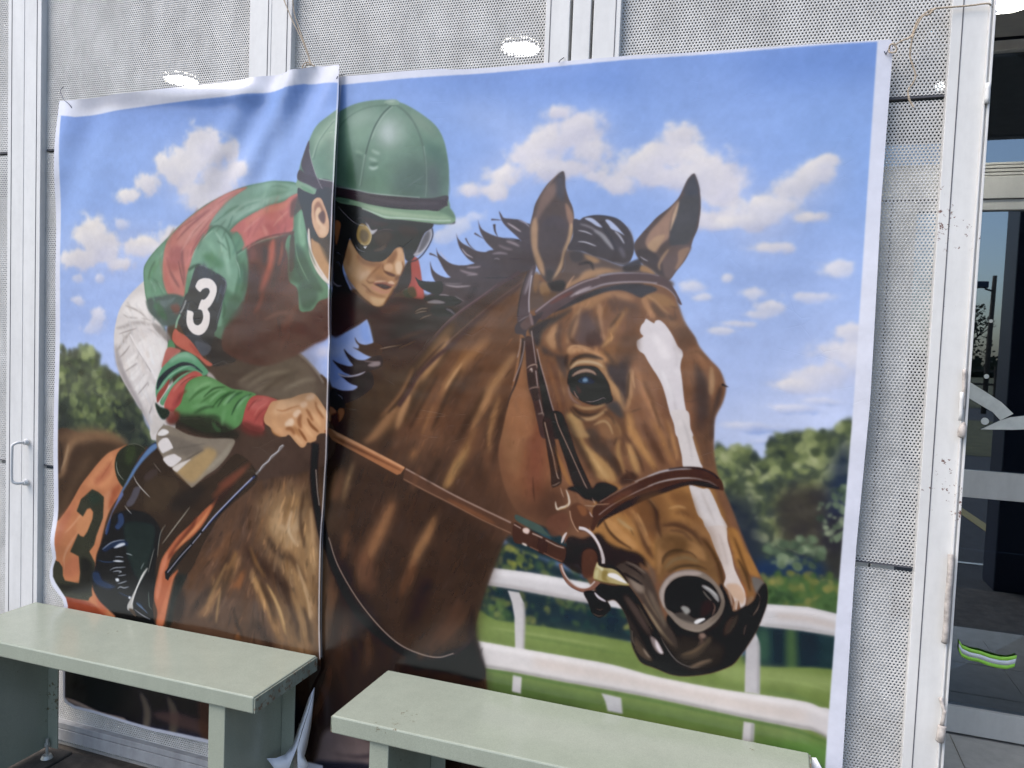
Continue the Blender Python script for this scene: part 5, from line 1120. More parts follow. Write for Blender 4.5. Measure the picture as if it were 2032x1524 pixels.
P ded2cc .48 1 1:1415,754 1421,755 1437,759 1447,759 1458,778 1468,799 1478,820 1448,824 1439,810 1431,802 1422,778
S c4b4aa 4.12 1.4 .6 1:1433.9,762.3 1447.8,790 1459.9,814.5
C head:
P 8a6234 3.2 .9 1:1367,850 1412,838 1444,847 1464,875 1472,912 1446,896 1414,893 1389,903 1374,919
P c08a50 2 .8 1:1370.7,859.3 1380.1,851.5 1396.2,851.2 1393.7,866.4 1381.7,884.5 1373.1,908.9
P d09858 2.2 .8 1:1418.2,845.2 1441,857.1 1448.2,875.8 1435.4,872.5 1419.1,863.2
S 4a3420 3.56 1.1 .85 1:1380.1,886.3 1387.7,875.4 1403.4,866.8 1422.5,866 1434,874.4
S 8a7850 6.47 1.9 .8 1:1382.3,897.7 1397.6,880.7 1416.6,875 1439,880.3
S 5a4428 5.49 1.6 .8 1:1385.8,902.2 1407.7,889.3 1429.9,888 1446,894
P 5f3c22 2.5 .85 1:1437,841 1450,856 1464,880 1472,908 1481,910 1470,879 1457,858 1449,840
P b07838 1.9 .9 1:1479,820 1493,820 1508,849 1522,869 1532,890 1523,892 1507,884 1496,879 1489,858 1482,836
P 8a5e30 1.9 .8 1:1496,866 1513,886 1524,911 1525,930 1516,928 1508,906 1500,888
P 6f6a64 1.4 .9 1:1519.9,895.2 1530.4,893.8 1540.5,901.9 1533,915.8 1527.1,916.6
P dccabf .47 1 1:1447,821 1475,817 1480,839 1488,864 1493,883 1502,901 1510,916 1513,927 1512,941 1506,946 1502,933 1499,951 1495,934 1488,922 1478,912 1480,898 1473,879 1466,865 1459,850 1452,833
S c0aca0 4.72 1.6 .6 1:1466,828.1 1475,852.9 1482.6,881
P c89c78 1.6 .7 1:1481.1,911.9 1499.3,907.7 1510.7,922.2 1508.5,938.7 1500.6,933.4 1491.2,928.3
S a8602c 2.18 .78 .8 1:1503.5,900.7 1511.8,914 1512.6,928.4
P 1e1a19 1.3 1 1:1472,912 1478,917 1488,935 1494,951 1500,951 1507,945 1516,938 1525,930 1530,916 1538,902 1550,897 1555,938 1550,961 1542,978 1529,1006 1515,1031 1498,1051 1464,1070 1433,1079 1394,1079 1366,1074 1344,1067 1332,1047 1327,1012 1307,984 1297,987 1275,963 1271,937 1301,936 1328,935 1367,990 1387,997 1392,973 1412,983 1450,980 1471,954
P 4a3c34 2 .95 1:1302,907 1316,895 1338,900 1357,908 1371,936 1379,961 1386,980 1404,1004 1411,1026 1398,1022 1381,1008 1364,984 1349,959 1332,938 1321,923
P 9a8674 2.3 .8 1:1324,917.3 1339.1,920.3 1351.3,933.7 1348.5,942.5 1334.9,937.7
S a8906e 4.94 1.5 .8 1:1349.3,959.2 1365.1,980.3 1380.9,1001.3 1394.6,1015.8 1404.7,1024.1
S 7a6a58 7.25 2.3 .8 1:1358,934.4 1368.9,956.3 1379.6,974.7 1390.4,996.4
S 1a1414 5.01 1.2 .9 1:1313.6,912 1334.1,921 1349.5,928.9
S 1e1616 3.33 1 .85 1:1316.3,896.4 1336.7,905.5 1352.3,918.5
S 8a7a6c 3 1 .7 1:1317.8,892.8 1336.4,898.8 1353.5,909.9
S 6a5648 6.6 2.3 .8 1:1354.2,889.7 1363.2,906.9 1369.1,926.1
S 15100f 9.94 1.5 .95 1:1319.7,933.1 1340.9,958.7 1360.6,989.4 1374.9,1012.3 1389.1,1035.1 1402.8,1049.5
S 5a463e 11.7 3 .85 1:1318.8,950.2 1336.5,971.2 1354.3,995.5 1366.7,1013.7
S 3a302c 10.1 3 .8 1:1306.2,969 1325.7,989.8 1343.7,1017.4 1359.9,1041.8
P 9a8680 1.3 .9 1:1365.1,1013.9 1375.1,1017.3 1385.7,1032.3 1387.7,1040.4 1377.8,1038.7 1369,1026.8
P e0d0d0 .99 1 1:1373.5,1018.4 1378.7,1023.5 1384.9,1034.2 1387.6,1038.7 1382.8,1039.6 1375.8,1030.7
S 8a7a6a 1.68 .5 .8 1:1334.1,1007.2 1336.6,1025.4 1342.9,1034.5
P 5f4c3c 2 .8 1:1338.8,1018.3 1352.8,1032.9 1366.7,1047.4 1370.4,1055.2 1353.7,1051.3 1341.4,1038.2
S b09a86 3.33 1 .7 1:1354.6,1035.9 1359.9,1043.5 1366.9,1050.7
S 9a9490 1.63 .49 .85 1:1381.4,1011.3 1392,1027.9 1404,1042.6 1415.7,1050.6 1431.9,1054.4 1447.7,1052.4
P 6f5a44 2.6 .8 1:1415.1,1039 1436.8,1025.3 1454.8,1005.8 1460.7,998.3 1461.2,1008 1446.6,1030.3 1431.3,1041.2
P 8a7058 1.6 .8 1:1430.3,1054.6 1447.2,1043.4 1464.1,1035.5 1465.9,1038.4 1450.7,1049.4 1438.3,1054.9
S 3c3028 9.84 3.3 .8 1:1381.1,1004.6 1394.9,1020.8 1411.6,1032.9
P a08070 1.3 .8 1:1443.4,997.8 1451.1,994.9 1454.5,1000.9 1446.9,1005.5
S 7a5a4c 4.82 1.4 .7 1:1442,1001.3 1448.6,1008.5 1442.6,1014.4
S 5a4034 6.31 2.2 .7 1:1483.8,994.5 1487.6,977.6 1495.9,960
P 8a7a6c .8 1 1:1377,945 1377,932 1386,914 1399,902 1414,895 1430,893 1446,896 1459,904 1469,914 1477,925 1481,941 1477,960 1469,974 1457,986 1442,995 1426,994 1409,987 1396,976 1386,964
P b8a498 1.3 .9 1:1378,947 1379,931 1389,912 1405,900 1430,895 1443,898 1431,903 1412,905 1396,914 1387,930 1385,947 1386,964
P 1a1515 .81 1 1:1385,947 1387,930 1399,914 1415,906 1434,904 1447,907 1459,913 1469,925 1475,940 1470,958 1459,969 1444,981 1428,979 1412,976 1399,968 1389,962
P 3a2020 2.2 .7 1:1445.4,944.9 1457.7,939.8 1463,952 1455.8,964.6 1443.4,968.1
P 5a5048 1.3 .8 1:1402.1,971.2 1417.9,965.5 1434.2,972.9 1443.6,971.4 1441,981.7 1421.9,981.4
P a8a49c 1.3 .9 1:1411.9,958.1 1417.4,954.8 1425.5,957.7 1427.4,964 1421.2,968.3 1416.2,964.1
P a8a4a0 .95 .9 1:1443.3,918.9 1448.7,916.5 1459.9,921.5 1469.7,929.8 1471.8,940.9 1467,938.4 1457.1,928.4
S d8d4cc 1.59 .48 .8 1:1447.2,918.4 1458.4,923.3 1468.2,931.7
S 8a8478 2.87 .8 .8 1:1445.2,925.2 1452.7,933.9 1460.9,940.9
S 8a6a5c 2.54 .8 .8 1:1462.5,942.3 1466.1,951.6 1462.1,965.2
P e8e4e0 .64 1 1:1434.5,979.4 1440.5,973.5 1449.8,970.4 1451.5,972.6 1444,978.8 1437.8,982.2
S 9a8a78 3.23 .97 .85 1:1402.6,981.1 1415.9,990.7 1432,993 1447.7,990.5 1462.9,979.9
S 6a5a4c 4.76 1.4 .8 1:1458,977.4 1469.9,964 1476.9,949.9 1477.6,933.5
P 8a6a50 .78 .9 1:1514.7,941 1517.1,927.7 1524.4,923.4 1523.3,931.6
P b89478 .78 .8 1:1494,952.2 1496.3,937.3 1500.6,933.4 1498.3,946.7
S 8a7464 2.17 .62 .8 1:1524.6,955.5 1532.8,939.8 1535,925.1 1530,916.2
S 5a4a44 2.5 .78 .8 1:1512.7,989.7 1514.3,976.5 1516.3,969.7
S b8a090 3.14 .79 .8 1:1484.4,916.3 1489.8,931.7 1492.8,944.3
P 141214 1.2 .9 1:1536,912 1544,905 1547,927 1544,953 1536,967 1534,941
C none:
S 33282a 4.04 .47 1 3:1458.3,588.5 1463,590.6 1469.2,592.3
P 5a4844 .52 1 1:1180,242 1184,250 1186,269 1192,287 1200,304 1203,321 1203,339 1200,355 1194,372 1190,389 1189,406 1179,419 1165,429 1156,426 1149,416 1141,402 1135,389 1131,372 1127,351 1126,335 1130,314 1134,296 1143,279 1154,263 1168,250
P 8a6c60 2.4 .8 1:1148,274 1165,261 1172,275 1159,295 1149,308 1139,325 1135,318 1140,294
P b8906c 1.7 .9 1:1129,331 1135,318 1140,331 1141,355 1143,375 1151,392 1155,406 1156,419 1146,409 1139,392 1132,372 1129,352
P a87f68 1.5 .8 1:1187.3,295.4 1198.3,308.9 1202.5,325.6 1201.3,338.8 1195.8,332.1 1189.9,315.4
P c09a74 1.4 .9 1:1196,332 1202,332 1200,354 1194,372 1190,385 1187,402 1177,419 1167,426 1175,411 1183,392 1185,372 1192,355
P 544648 2.1 .95 1:1147,331 1164,317 1181,319 1193,335 1192,355 1186,375 1179,396 1172,414 1161,416 1155,399 1147,382 1143,362
P 3f3838 2.1 .8 1:1158.9,409.1 1171.4,412.4 1168.7,429.3 1159.8,429.4
P 4c4a54 2.7 .7 1:1171.2,248.3 1181.6,247 1184.3,268.7 1183.6,291.9 1170.9,280
S a08878 1.71 .68 .7 1:1174.5,243.4 1162.8,256.4 1151.2,271.1
P 5a4844 .48 1 1:1397,253 1401,258 1406,271 1409,286 1411,307 1410,326 1408,341 1402,357 1397,376 1390,392 1378,408 1366,424 1353,418 1340,408 1323,398 1313,386 1307,373 1307,363 1316,350 1330,334 1342,321 1361,306 1374,292 1381,278 1388,262
P a8826c 1.6 .9 1:1325,363 1330,347 1343,331 1358,314 1370,300 1376,295 1367,315 1364,336 1363,354 1351,366 1342,379 1332,373
P b89470 1.4 .8 1:1328.3,367.8 1340.5,353.4 1356.4,350.3 1350.6,363.1 1338.4,377.5
P 4a4648 1.4 .95 1:1379,293 1391,281 1407,286 1409,308 1407,332 1401,354 1386,370 1367,368 1364,347 1368,322
P 44444c 1.9 .8 1:1388.5,265.3 1397.3,254.6 1404.3,268.9 1406.6,284.7 1391.2,287.4 1383,280.9
P c8a484 .95 .9 1:1365,331.3 1367.4,315.4 1375.9,296.5 1373.7,315.5 1366.9,337.7 1364,344
P 6a5450 1.4 .9 1:1363.7,369.6 1398.4,368.1 1390,388.8 1378.2,406.3 1366.2,420.8 1353,411.3 1355.1,388.8
P a07c64 1.4 .8 1:1379.9,376 1397,371.3 1390,388.8 1381.2,403.1 1375.1,406.3 1379.1,391.9
P 463a3c 1.6 .9 1:1310.7,375.8 1325.2,372.6 1341.8,380.7 1352,392 1356,408 1359.8,420.9 1343.3,411.3 1328.2,400.1 1316.2,388.8
S b08a68 4.81 1.3 .8 1:1363.9,372.8 1354.9,385.6 1349.1,398.4 1351.2,408.1
P 5f4a42 2 .95 1:1191,375 1215,376 1250,386 1290,400 1323,398 1347,413 1373,427 1367,434 1324,416 1274,413 1234,422 1201,439 1177,460 1139,477 1113,474 1122,418 1160,431 1185,412
P b48a62 2 .85 1:1222.2,382.2 1239.4,385.5 1250,393.8 1236.5,395.4
P b88c64 2.4 .85 1:1214,422 1227,409 1257,404 1274,407 1291,410 1264,413 1234,422 1207,434 1194,442 1197,431
S c89a78 3.07 .85 .8 1:1208.3,417.2 1201.7,425.6 1193.7,440.8
P b08458 1.3 .85 1:1318.4,400.1 1328.3,401.7 1340,409.7 1343.5,414.6 1330.4,411.4 1318.8,408.2
P 332d30 1.4 .9 1:1161.7,431.1 1186.1,425.7 1193.3,432.4 1186.9,444.2 1169.2,442.8
P 4a4246 1.7 .9 1:1197.9,378.8 1215,375.5 1222.5,388.8 1212.5,395.5 1202,392.2
S 332c30 5.05 1.3 .8 1:1212.6,398.8 1233.1,395.4 1240.5,408.7
P 8a6444 1.7 .8 1:1136.1,416 1144.9,412.6 1147.2,426.1 1142.7,446.6 1137.2,441.5
P 9a7450 1.7 .85 1:1147.5,432.9 1158,429.4 1167.6,446.2 1160.8,453.1 1150,448.2
P 6a4a34 2.1 .7 1:1155.3,448.1 1176.5,447.8 1177,459.6 1159.7,466.7
P 4a4044 .5 1 1:1202,324 1213,324 1219,320 1233,317 1250,317 1267,320 1280,325 1292,335 1301,348 1306,363 1306,379 1300,394 1290,399 1274,395 1257,389 1239,384 1222,377 1208,375 1198,375 1194,370 1202,352
P b8c0dc .5 1 1:1221.2,321.7 1233.1,321.1 1245.3,329.5 1252.4,337 1242.2,334.4 1231.7,327.7
P b9c3e2 .5 1 1:1256.1,324.8 1263.6,324.9 1275.8,334.9 1286.3,346.4 1289.8,350.5 1279.5,344.7 1267.6,339.6 1262.3,333
S a8a4a8 7.31 1.2 .8 1:1237.4,340.9 1251.3,349.3 1263.7,362.5 1272.6,374
S 8f868c 4.02 1 .75 1:1213,330.7 1230.4,335.9 1247.8,346
S d4d2dc 2.02 .5 .85 1:1210.1,341.4 1223.9,344.1 1236.1,349.2
S d8d6e0 2.19 .5 .9 1:1210.9,360.2 1224.7,361.5 1243.7,368.2
S 9a9498 1.67 .5 .7 1:1241.6,359.1 1250.4,365.7
S c8c8d8 3.29 .66 .85 1:1272.8,343 1281.5,351.2 1290.4,364.3
S 7a7280 6.58 2 .7 1:1282.4,369.2 1287.8,379 1291.5,387.2
S 8a8288 1.63 .65 .7 1:1293.9,333.5 1301.1,346.5 1306.1,364.4
S 8a8288 1.97 .66 .6 1:1273.5,393.7 1290.3,397 1301.6,392
S d0ccd8 1.62 .49 .85 1:1316.9,384.7 1322.8,388.8 1331.1,392.8
S 332d32 1.99 .66 .7 1:1222.8,319.3 1244.8,317.2 1270.1,320.9 1283.7,327.6
S 38323a 4.97 1.7 .7 1:1246.9,326.2 1264.9,352.7 1277.7,375.7
P 3c3438 1.3 .9 1:1290.5,400.2 1306.6,392 1319.5,388.8 1317,405 1304.1,409.9 1290.8,408.4
P 38333a 1.2 .95 1:1174,477 1201,459 1235,444 1259,437 1285,431 1312,429 1330,432 1341,434 1348,440 1332,447 1324,452 1316,451 1306,446 1289,441 1266,443 1236,454 1209,466 1188,476
P 5a4548 .41 1 1:1141,481 1149,472 1173,455 1201,437 1224,425 1251,419 1274,414 1301,413 1327,413 1348,416 1363,422 1373,434 1380,445 1389,462 1384,461 1374,446 1361,435 1344,429 1321,428 1295,428 1269,432 1242,440 1215,454 1188,471 1171,483 1154,494
S a89090 2.73 .68 .85 0:1142.4,480.6 1173.4,456.3 1200.6,439.8 1224.3,427.9 1251.2,419.3
S b0a0a2 2.98 .83 .8 0:1211.4,448.9 1235.1,440.2 1258.5,431.7 1285.1,428.1 1321.3,426.9 1347.4,429
S c8b4b6 4.41 1.2 .8 1:1201.3,454.1 1218.1,443.8 1238.3,435.2
S 8a7478 1.64 .49 .8 0:1251.1,418.5 1284.4,413.3 1327.2,413 1350,416.9
S 7a3c36 6.18 1.5 .6 1:1166.7,466.5 1187.3,454.3 1207.8,443.9
S 45363a 1.68 .5 .8 0:1174.5,481.6 1201.7,464.2 1228.7,450.3 1258.7,436.6 1291.9,430.5 1324.8,430.1
S a89498 1.92 .64 .8 1:1340.9,429.1 1360.6,435.3 1373.8,444.8 1382.3,455.9
P 564448 .44 1 1:1135,401 1140,404 1136,423 1132,443 1131,464 1133,483 1138,498 1114,502 1110,488 1113,464 1119,435 1127,413
S a89aa0 4.56 1.4 .7 1:1133.9,407.5 1127.7,431.4 1121.4,452
S d0c4c8 2.1 .53 .85 0:1133.4,417.7 1130.8,439.9 1129.9,460.4 1131.3,481.6
S 332a2c 1.76 .53 .8 0:1126.9,411 1118,436.7 1112.8,464.2 1110.2,488.3
P 4a3e42 .53 1 1:1109,501.9 1131.8,484.2 1139.1,487.4 1156.7,480.2 1143.3,501 1138,502.8 1131.1,509.9 1127.7,515.1 1126.3,525.5 1120.7,520.5 1107.8,517.5
S a08c8e 1.76 .53 .8 1:1112.5,498.4 1123.1,491.2 1132.8,486.7
P 6f5450 .88 .8 1:1116.3,503.5 1131.9,487.6 1137,501.2 1125.7,511.8
P 8a7070 .7 1 1:1130.9,484.2 1135.4,484.9 1139.7,501.1 1136.2,502.9
P 3a3034 1.6 .85 1:1131.1,509.9 1150.4,500.8 1171.3,490 1162.9,500.4 1151,514.4 1148.5,538.4 1138.9,525.1
P 4a3230 .44 1 1:1126,525 1141,525 1144,539 1149,566 1151,579 1154,607 1158,627 1164,656 1170,674 1177,695 1162,696 1154,672 1144,635 1135,611 1131,584 1128,553
S c8b0a8 1.58 .44 .9 0:1136.6,513.1 1141.3,538.7 1147.1,569.3
S c8b0a8 1.75 .44 .9 0:1147.1,581.3 1151.5,608.6
S c8b0a8 1.58 .44 .9 0:1153,622.3 1162.4,654.4
S c0a8a0 1.58 .44 .9 0:1165.8,669.6 1173.1,694.9
P 2e2426 .7 1 1:1147,538 1151,559 1159,582 1168,609 1180,643 1193,673 1201,693 1178,695 1166,664 1158,625 1153,600 1150,576
S c0a49c 1.74 .44 .9 0:1147.8,543.6 1155.2,570.7 1165.5,601 1175.8,632.9 1187.8,664.7 1199.6,692.9
S 3c2c2a 12.3 .7 .9 0:1137.9,585.2 1144.4,610.7 1150.7,632.7
S c8a894 2.11 .53 .9 1:1130.4,578.7 1137.4,573.2 1147.2,571 1149.3,577.8
S b89484 1.76 .53 .85 1:1135.5,614.7 1144.4,610.7 1156.1,610.1
S e0c8b8 2.46 .53 .9 1:1135.9,581.9 1139.4,578.3 1140.6,585.1
S a08070 2.11 .7 .8 1:1145.1,627.9 1154,625.7
S b09888 2.1 .7 .8 1:1153.6,656.7 1162.4,654.4 1164.4,659.4
S 3a2c2c 7.11 .71 .9 2:1095.2,655.3 1103.2,626.9 1111.5,605.6 1119.1,570.6 1122.5,542.8 1122.7,525.6
S b09a98 1.59 .53 .85 0:1118.2,527.5 1117.1,543 1113.2,560.5
S b09a98 1.59 .53 .85 0:1125.1,530.7 1123.7,549.7 1117.5,575.8 1107.7,602.3
P 38261f .52 1 1:1163,665 1177,664 1183,687 1192,721 1199,748 1201,761 1201,772 1193,779 1184,780 1181,756 1174,723 1168,692
S d8b8a4 1.57 .44 .9 0:1166.7,669.7 1175.1,698.3 1185.4,730.2 1189.7,748.7
S d8b8a4 1.39 .44 .9 0:1189.7,748.7 1193.9,762.1 1196.7,765.3
P 2a1e1c .69 1 1:1177,654 1196,652 1212,685 1227,722 1242,751 1254,773 1262,796 1241,792 1223,773 1207,734 1191,694
S c8a894 1.55 .43 .9 0:1183.8,653.1 1191.8,674.8 1209.1,707.7 1228.2,743.6 1243.3,771.1 1261.9,800.7
P 9a6638 1 .85 1:1186,708 1192,721 1207,747 1219,773 1212,771 1199,748
P 6a4430 1.6 .8 1:1181,711.6 1187.1,728.3 1193.3,748.4 1189.9,752.2
S b89a88 1.4 .44 .8 1:1183.9,778.6 1190.9,776.2 1199.5,770.2
S 4a2c20 2.48 .71 .7 1:1149.3,766.3 1152.2,793.9 1154.8,811.1
P 21181a 1.2 1 1:1212,781 1230,774 1254,777 1264,766 1281,764 1300,772 1288,784 1269,799 1258,793 1244,795 1230,786
P 4a2a20 .49 1 1:1259,809 1269,797 1285,786 1308,770 1331,758 1356,744 1378,733 1404,727 1429,725 1448,730 1459,737 1467,746 1469,759 1459,757 1446,755 1430,753 1411,753 1389,762 1364,771 1345,783 1326,795 1303,809 1283,821 1270,831 1261,848 1255,841 1258,824
P 2a1c1a .82 .95 1:1270,830 1283,818 1303,801 1325,785 1349,774 1373,765 1396,755 1417,749 1439,747 1458,753 1462,758 1437,756 1413,756 1383,769 1355,782 1326,798 1300,814 1280,827 1267,842
S d8d0d4 3.24 .81 .85 1:1346.6,747.8 1368.9,737.5 1394.3,730.6 1419.6,728
S b0a09c 1.97 .66 .8 0:1327.3,757.9 1346.6,747.8 1368.9,737.5
S 9a7c70 1.51 .5 .8 0:1270.3,797.3 1291.7,782.4 1312.8,768.5 1332.2,757.5
S c8bcb8 2.58 .65 .85 1:1347.4,764.3 1369.7,753.9 1395.1,746.5 1417.2,743.6 1436.1,744.2
S a89088 1.67 .5 .85 0:1269.6,819.4 1289.2,802 1312,786.2 1334.6,772.2 1357,760
S 8a7c7c 2.21 .63 .7 1:1429.9,744.8 1445.6,746.6 1459.9,753.2
S 6b3c2c 10.1 2.3 .7 1:1275.7,805.1 1298.6,787.6 1324.7,773.2
S 231718 2.55 .8 .8 0:1381.6,732.2 1406.9,727.1 1432.1,726.8 1451.1,733.1 1460.8,740.3
S c09a78 1.53 .42 .8 1:1258.8,808.7 1263.7,803 1275.6,800.9 1287.3,798.8
S c0a890 1.37 .34 .7 1:1243.1,806.1 1255.2,806 1263.8,804.7
P 5a3626 1 .9 1:1217.4,814.8 1230.8,803.1 1248.6,811.5 1259.6,827.3 1253.6,845 1233,850.9 1221.8,835
P 8a5432 1.2 .8 1:1231.1,808.2 1245,808.4 1249,819.9 1240.5,824.3
S d8b090 1.56 .43 .85 0:1218.4,818.1 1221.6,831.5 1229.3,846.1 1235.7,852.3
S d0b8b0 2.05 .51 .9 1:1253.1,816.1 1255.9,820.9 1259.5,824.7
S c8a48c 1.39 .43 .85 1:1199.9,779.6 1203,788.8 1206.9,797
S d8c4ac 4.18 .52 .95 1:1209.8,782.1 1214.6,792.8 1216.9,804.6 1211.9,811.1 1203.3,814.6 1196.3,818 1193.4,812.2 1192.2,804.6
S b08a58 2.09 .52 .8 1:1215.2,804.7 1210.3,813.9 1196.4,818.8
P 6a4030 1.6 .8 1:1177.7,839.9 1200.1,823.6 1214.3,825.5 1218.7,845.6 1208.7,857.2 1198.4,865.3 1184.1,863.6
P 241a18 1.6 .9 1:1196,890 1213,884 1220,873 1238,874 1268,867 1280,896 1274,918 1247,925 1222,918 1207,906
P 5a3426 1.4 .9 1:1243.5,890.8 1253.4,879.2 1265.5,881.1 1271.2,892.4 1270.4,911.3 1264.1,925.8 1246.9,928.2
P 44584f .71 1 1:1121,836 1142,842 1166,850 1179,861 1186,867 1172,865 1148,857 1122,846
P 5c3c2c .56 1 0:902,774 1001,812 1150,863 1150,881 1113,874 1003,834 898,796
S b09080 2.99 .56 .85 0:902.6,774.5 952.7,793.7 1000.7,812.6 1055.4,832.1 1112.5,851.5
S a07a60 1.87 .56 .75 0:899.3,794.2 949.4,812.3 997.5,829.2 1056.2,851.7 1113.2,870
S 8a5434 7.41 1.9 .7 1:987.4,821.2 1036.6,839.5 1084.8,857.3
P 4a2c22 .53 1 1:1118,851 1137,857 1166,866 1199,877 1215,884 1211,909 1193,904 1168,897 1142,888 1119,884
P 3a221c 1.1 .7 1:1164.7,872.9 1181.1,877.8 1178.4,899.1 1163.8,894
S d8b8a8 1.62 .45 .9 0:1118.2,853.7 1131.3,859.3
P e8c8b8 .71 1 1:1135,859.7 1142.2,857.1 1147.8,860.8 1144.5,867.4 1136.2,865.7
S d8bcac 2.13 .53 .9 0:1152.6,865.5 1171.8,871.1
S d8bcac 1.75 .53 .9 0:1177.3,873.9 1197.3,881.1 1211.6,883.6
P e8d4c4 .72 1 1:1135.1,884.3 1142.5,886.1 1143.6,889.5 1136.2,887.7
S a0705c 1.42 .44 .85 0:1149.1,889.7 1165.6,894.6
S a0705c 1.41 .44 .85 0:1174.7,897 1192.9,903.3 1209.1,907.3
S a0705c 1.78 .53 .7 1:1149.3,874.7 1155.8,876.6
S c8b8b4 5.64 .38 1 0:1235.8,845.6 1247.5,846.8 1259.6,854.3 1269.1,865.9 1276.1,879.1 1280.6,892.6 1281,901.5
S efe4e0 1.8 .51 .9 0:1237,844.8 1248.9,847.2 1260.9,855.4 1269.8,867.1 1275.5,879.2
S 6a5450 1.28 .38 .8 0:1238.5,849.1 1250.4,851.6 1263.8,862.8 1273.6,879.4 1277.7,899.4
S 8a5c4c 6.75 .39 1 0:1206.4,911.3 1210.3,923.8 1218.8,937 1231.1,946.9 1244.4,950.9 1257.4,949.7 1267.4,941.8 1274.8,933.1
S e0d0c8 2.34 .52 .9 0:1207.8,913.7 1213,926.1 1222.8,937.7 1235,945.7 1248.2,947.8 1259.7,942.9 1268.3,933.3
S 5a3428 1.56 .39 .7 0:1212,934 1221.8,945.7 1236.7,952.6 1252.4,954.3 1267.7,946.9
S d8c4bc 4.7 .39 .95 1:1215.2,855.7 1210.3,864.1 1206.2,876.2
S 8a5040 2.09 .39 .8 1:1216.8,862 1213.2,870.2 1210.8,877
P b8a468 .51 1 1:1271,900 1273,905 1284,908 1297,908 1310,914 1320,924 1326,932 1314,934 1295,933 1275,932 1266,929 1265,922 1267,910
P e0d4a4 .9 .9 1:1270.7,900.3 1273.5,906.3 1281.4,909.1 1280.3,914.4 1273.7,910.1 1269.8,908.1
P d0c488 1 .8 1:1267.5,916.1 1273.8,912.7 1272,928.3 1268,926.3
P 8a7434 1.3 .8 1:1280.3,914.4 1289.2,913.2 1287.3,926.2 1295.1,930.2 1281,929.6
P f0e8e0 .51 1 1:1289.5,918.2 1294.5,915.6 1304.6,916.2 1315,922.4 1322.9,929.5 1312.8,928.4 1300,924.5 1290.9,921.9
S 5a4a24 1.53 .51 .8 0:1268.2,930.1 1282.5,932.6 1302.9,933.6 1325.6,933.6
S c8bc80 1.27 .51 .8 1:1287.7,908.3 1301.8,910.2 1310.9,915.3
S 1a1212 3.79 .76 .9 1:1286.3,904.6 1301.7,906.4 1313.4,915 1325.5,929.8
P 1f1817 .51 1 1:1249.8,954.6 1267.8,949.5 1278.3,953.1 1291.7,965.2 1297.3,975.9 1290.1,986 1280.2,994 1269.7,991.7 1264.2,984.8 1258.4,971.5
S e0d4d8 4.36 .51 .95 1:1267.9,952 1276,959.9 1289.1,965.6
S 8a7460 1.28 .39 .8 1:1267,988.3 1276.2,992 1285.1,989.3
S 6a5a50 1.54 .51 .7 1:1271.8,979.8 1279.6,981.2 1284.6,977.9
S 1e1618 16.2 1.6 .95 0:709,738.7 708.3,810.7 719,871.4 735.7,931.5 764.1,994.8 806.6,1055.5 859,1093.2 904.3,1116 937.5,1125.4
S b09a8c 2.11 .53 .9 0:741.3,923 763.4,974.3 805.7,1030 852.7,1073.9 898.4,1104.4 942.6,1117 980.2,1117.9 1011.4,1105.1
S b0a090 2.2 .55 .85 0:711.8,789.8 716.6,830.5 722.3,860.8
S 3a2a2c 4.01 1 .7 0:1011.5,1107.6 1036.6,1083.7 1051,1057
P 1c1a26 7.1 1 1:17,1267 476,1242 695,1263 745,1414 21,1582
P 14121c 9.9 .9 1:63,1305 425,1283 478,1348 321,1369 79,1371
P c8a892 1.5 .9 1:82,1363 123,1365 181,1374 252,1374 247,1384 182,1385 109,1377
P 25263c 3.7 .9 1:79,1371 182,1383 266,1382 479,1369 479,1390 253,1405 109,1391
S 7a6a58 19.6 3.7 .9 1:296.6,1307.3 315.1,1347.8 308,1404.4
S 6f604e 21.6 3.6 .9 1:366.8,1304.9 384.9,1344.9 375.4,1401.3
P 6a4a44 4.7 .8 1:327,1351 387,1336 478,1348 479,1369 388,1366
P 5a3420 4.7 .8 1:445,1279 490,1282 479,1379 451,1375
P 2e1d17 8.5 1 1:706,1250 785,1225 808,1270 744,1378 699,1388
S 6a3c26 17.1 5.3 .7 1:754.9,1171.1 739.9,1233.8 696.4,1313.2
S 6a3c26 14.6 5.2 .7 1:792.7,1134.8 783,1176
P 7a6664 4.2 1 1:748,1303 798,1287 842,1303 885,1304 889,1401 723,1440 732,1346
P 8a7470 6.3 .7 1:765,1329 843,1322 844,1356 744,1374
P 15182c 3.2 .9 1:721,1375 766,1361 855,1349 856,1389 723,1420
P 3a3038 3.1 .8 1:760,1345 810,1339 854,1326 832,1341
P 5f8a3c 7.7 1 1:1526,1175 1688,1148 1697,1306 1535,1349
C none:
P 4c3b2f 17 .35 1:465,527 521,566 605,584 674,562 719,558 676,618 559,634 473,598
P 5f5142 19 .6 1:582,603 663,578 709,607 722,655 631,660
S 8a7c64 7.56 3.2 .6 1:547.6,645.1 594.5,617.6 652.4,604.9
S 93866e 6.33 3.2 .6 1:630.4,645.4 675.8,623.3 709.5,616.7
S 4a3c30 8.55 3.2 .6 1:583.7,653 629.7,620.8 675.2,603.8
S 8c4446 4.89 1.6 .75 1:369.8,353.2 394.4,331.3 423.8,309.8 452.7,290.6
S 8c4446 3.99 1.3 .7 1:405.6,385.4 415.1,365.5 434.3,341.7 458.4,322.2
S c88880 4.45 1.6 .7 1:380.4,377.4 399.9,353.4 424.3,331.7 453.1,306.3
S 9a4a48 5.91 1.8 .7 1:345,385.4 353.2,409.7 363.8,429.9
S 783a3c 3.61 1.1 .8 1:375.7,393.5 383.9,421.7 391.9,443.8
S d09a92 3.01 1.1 .6 1:481.4,273.5 505,262.4 528.5,253.4
S 9a5450 3.02 1.1 .6 1:467.1,281 493.2,268 519.1,257
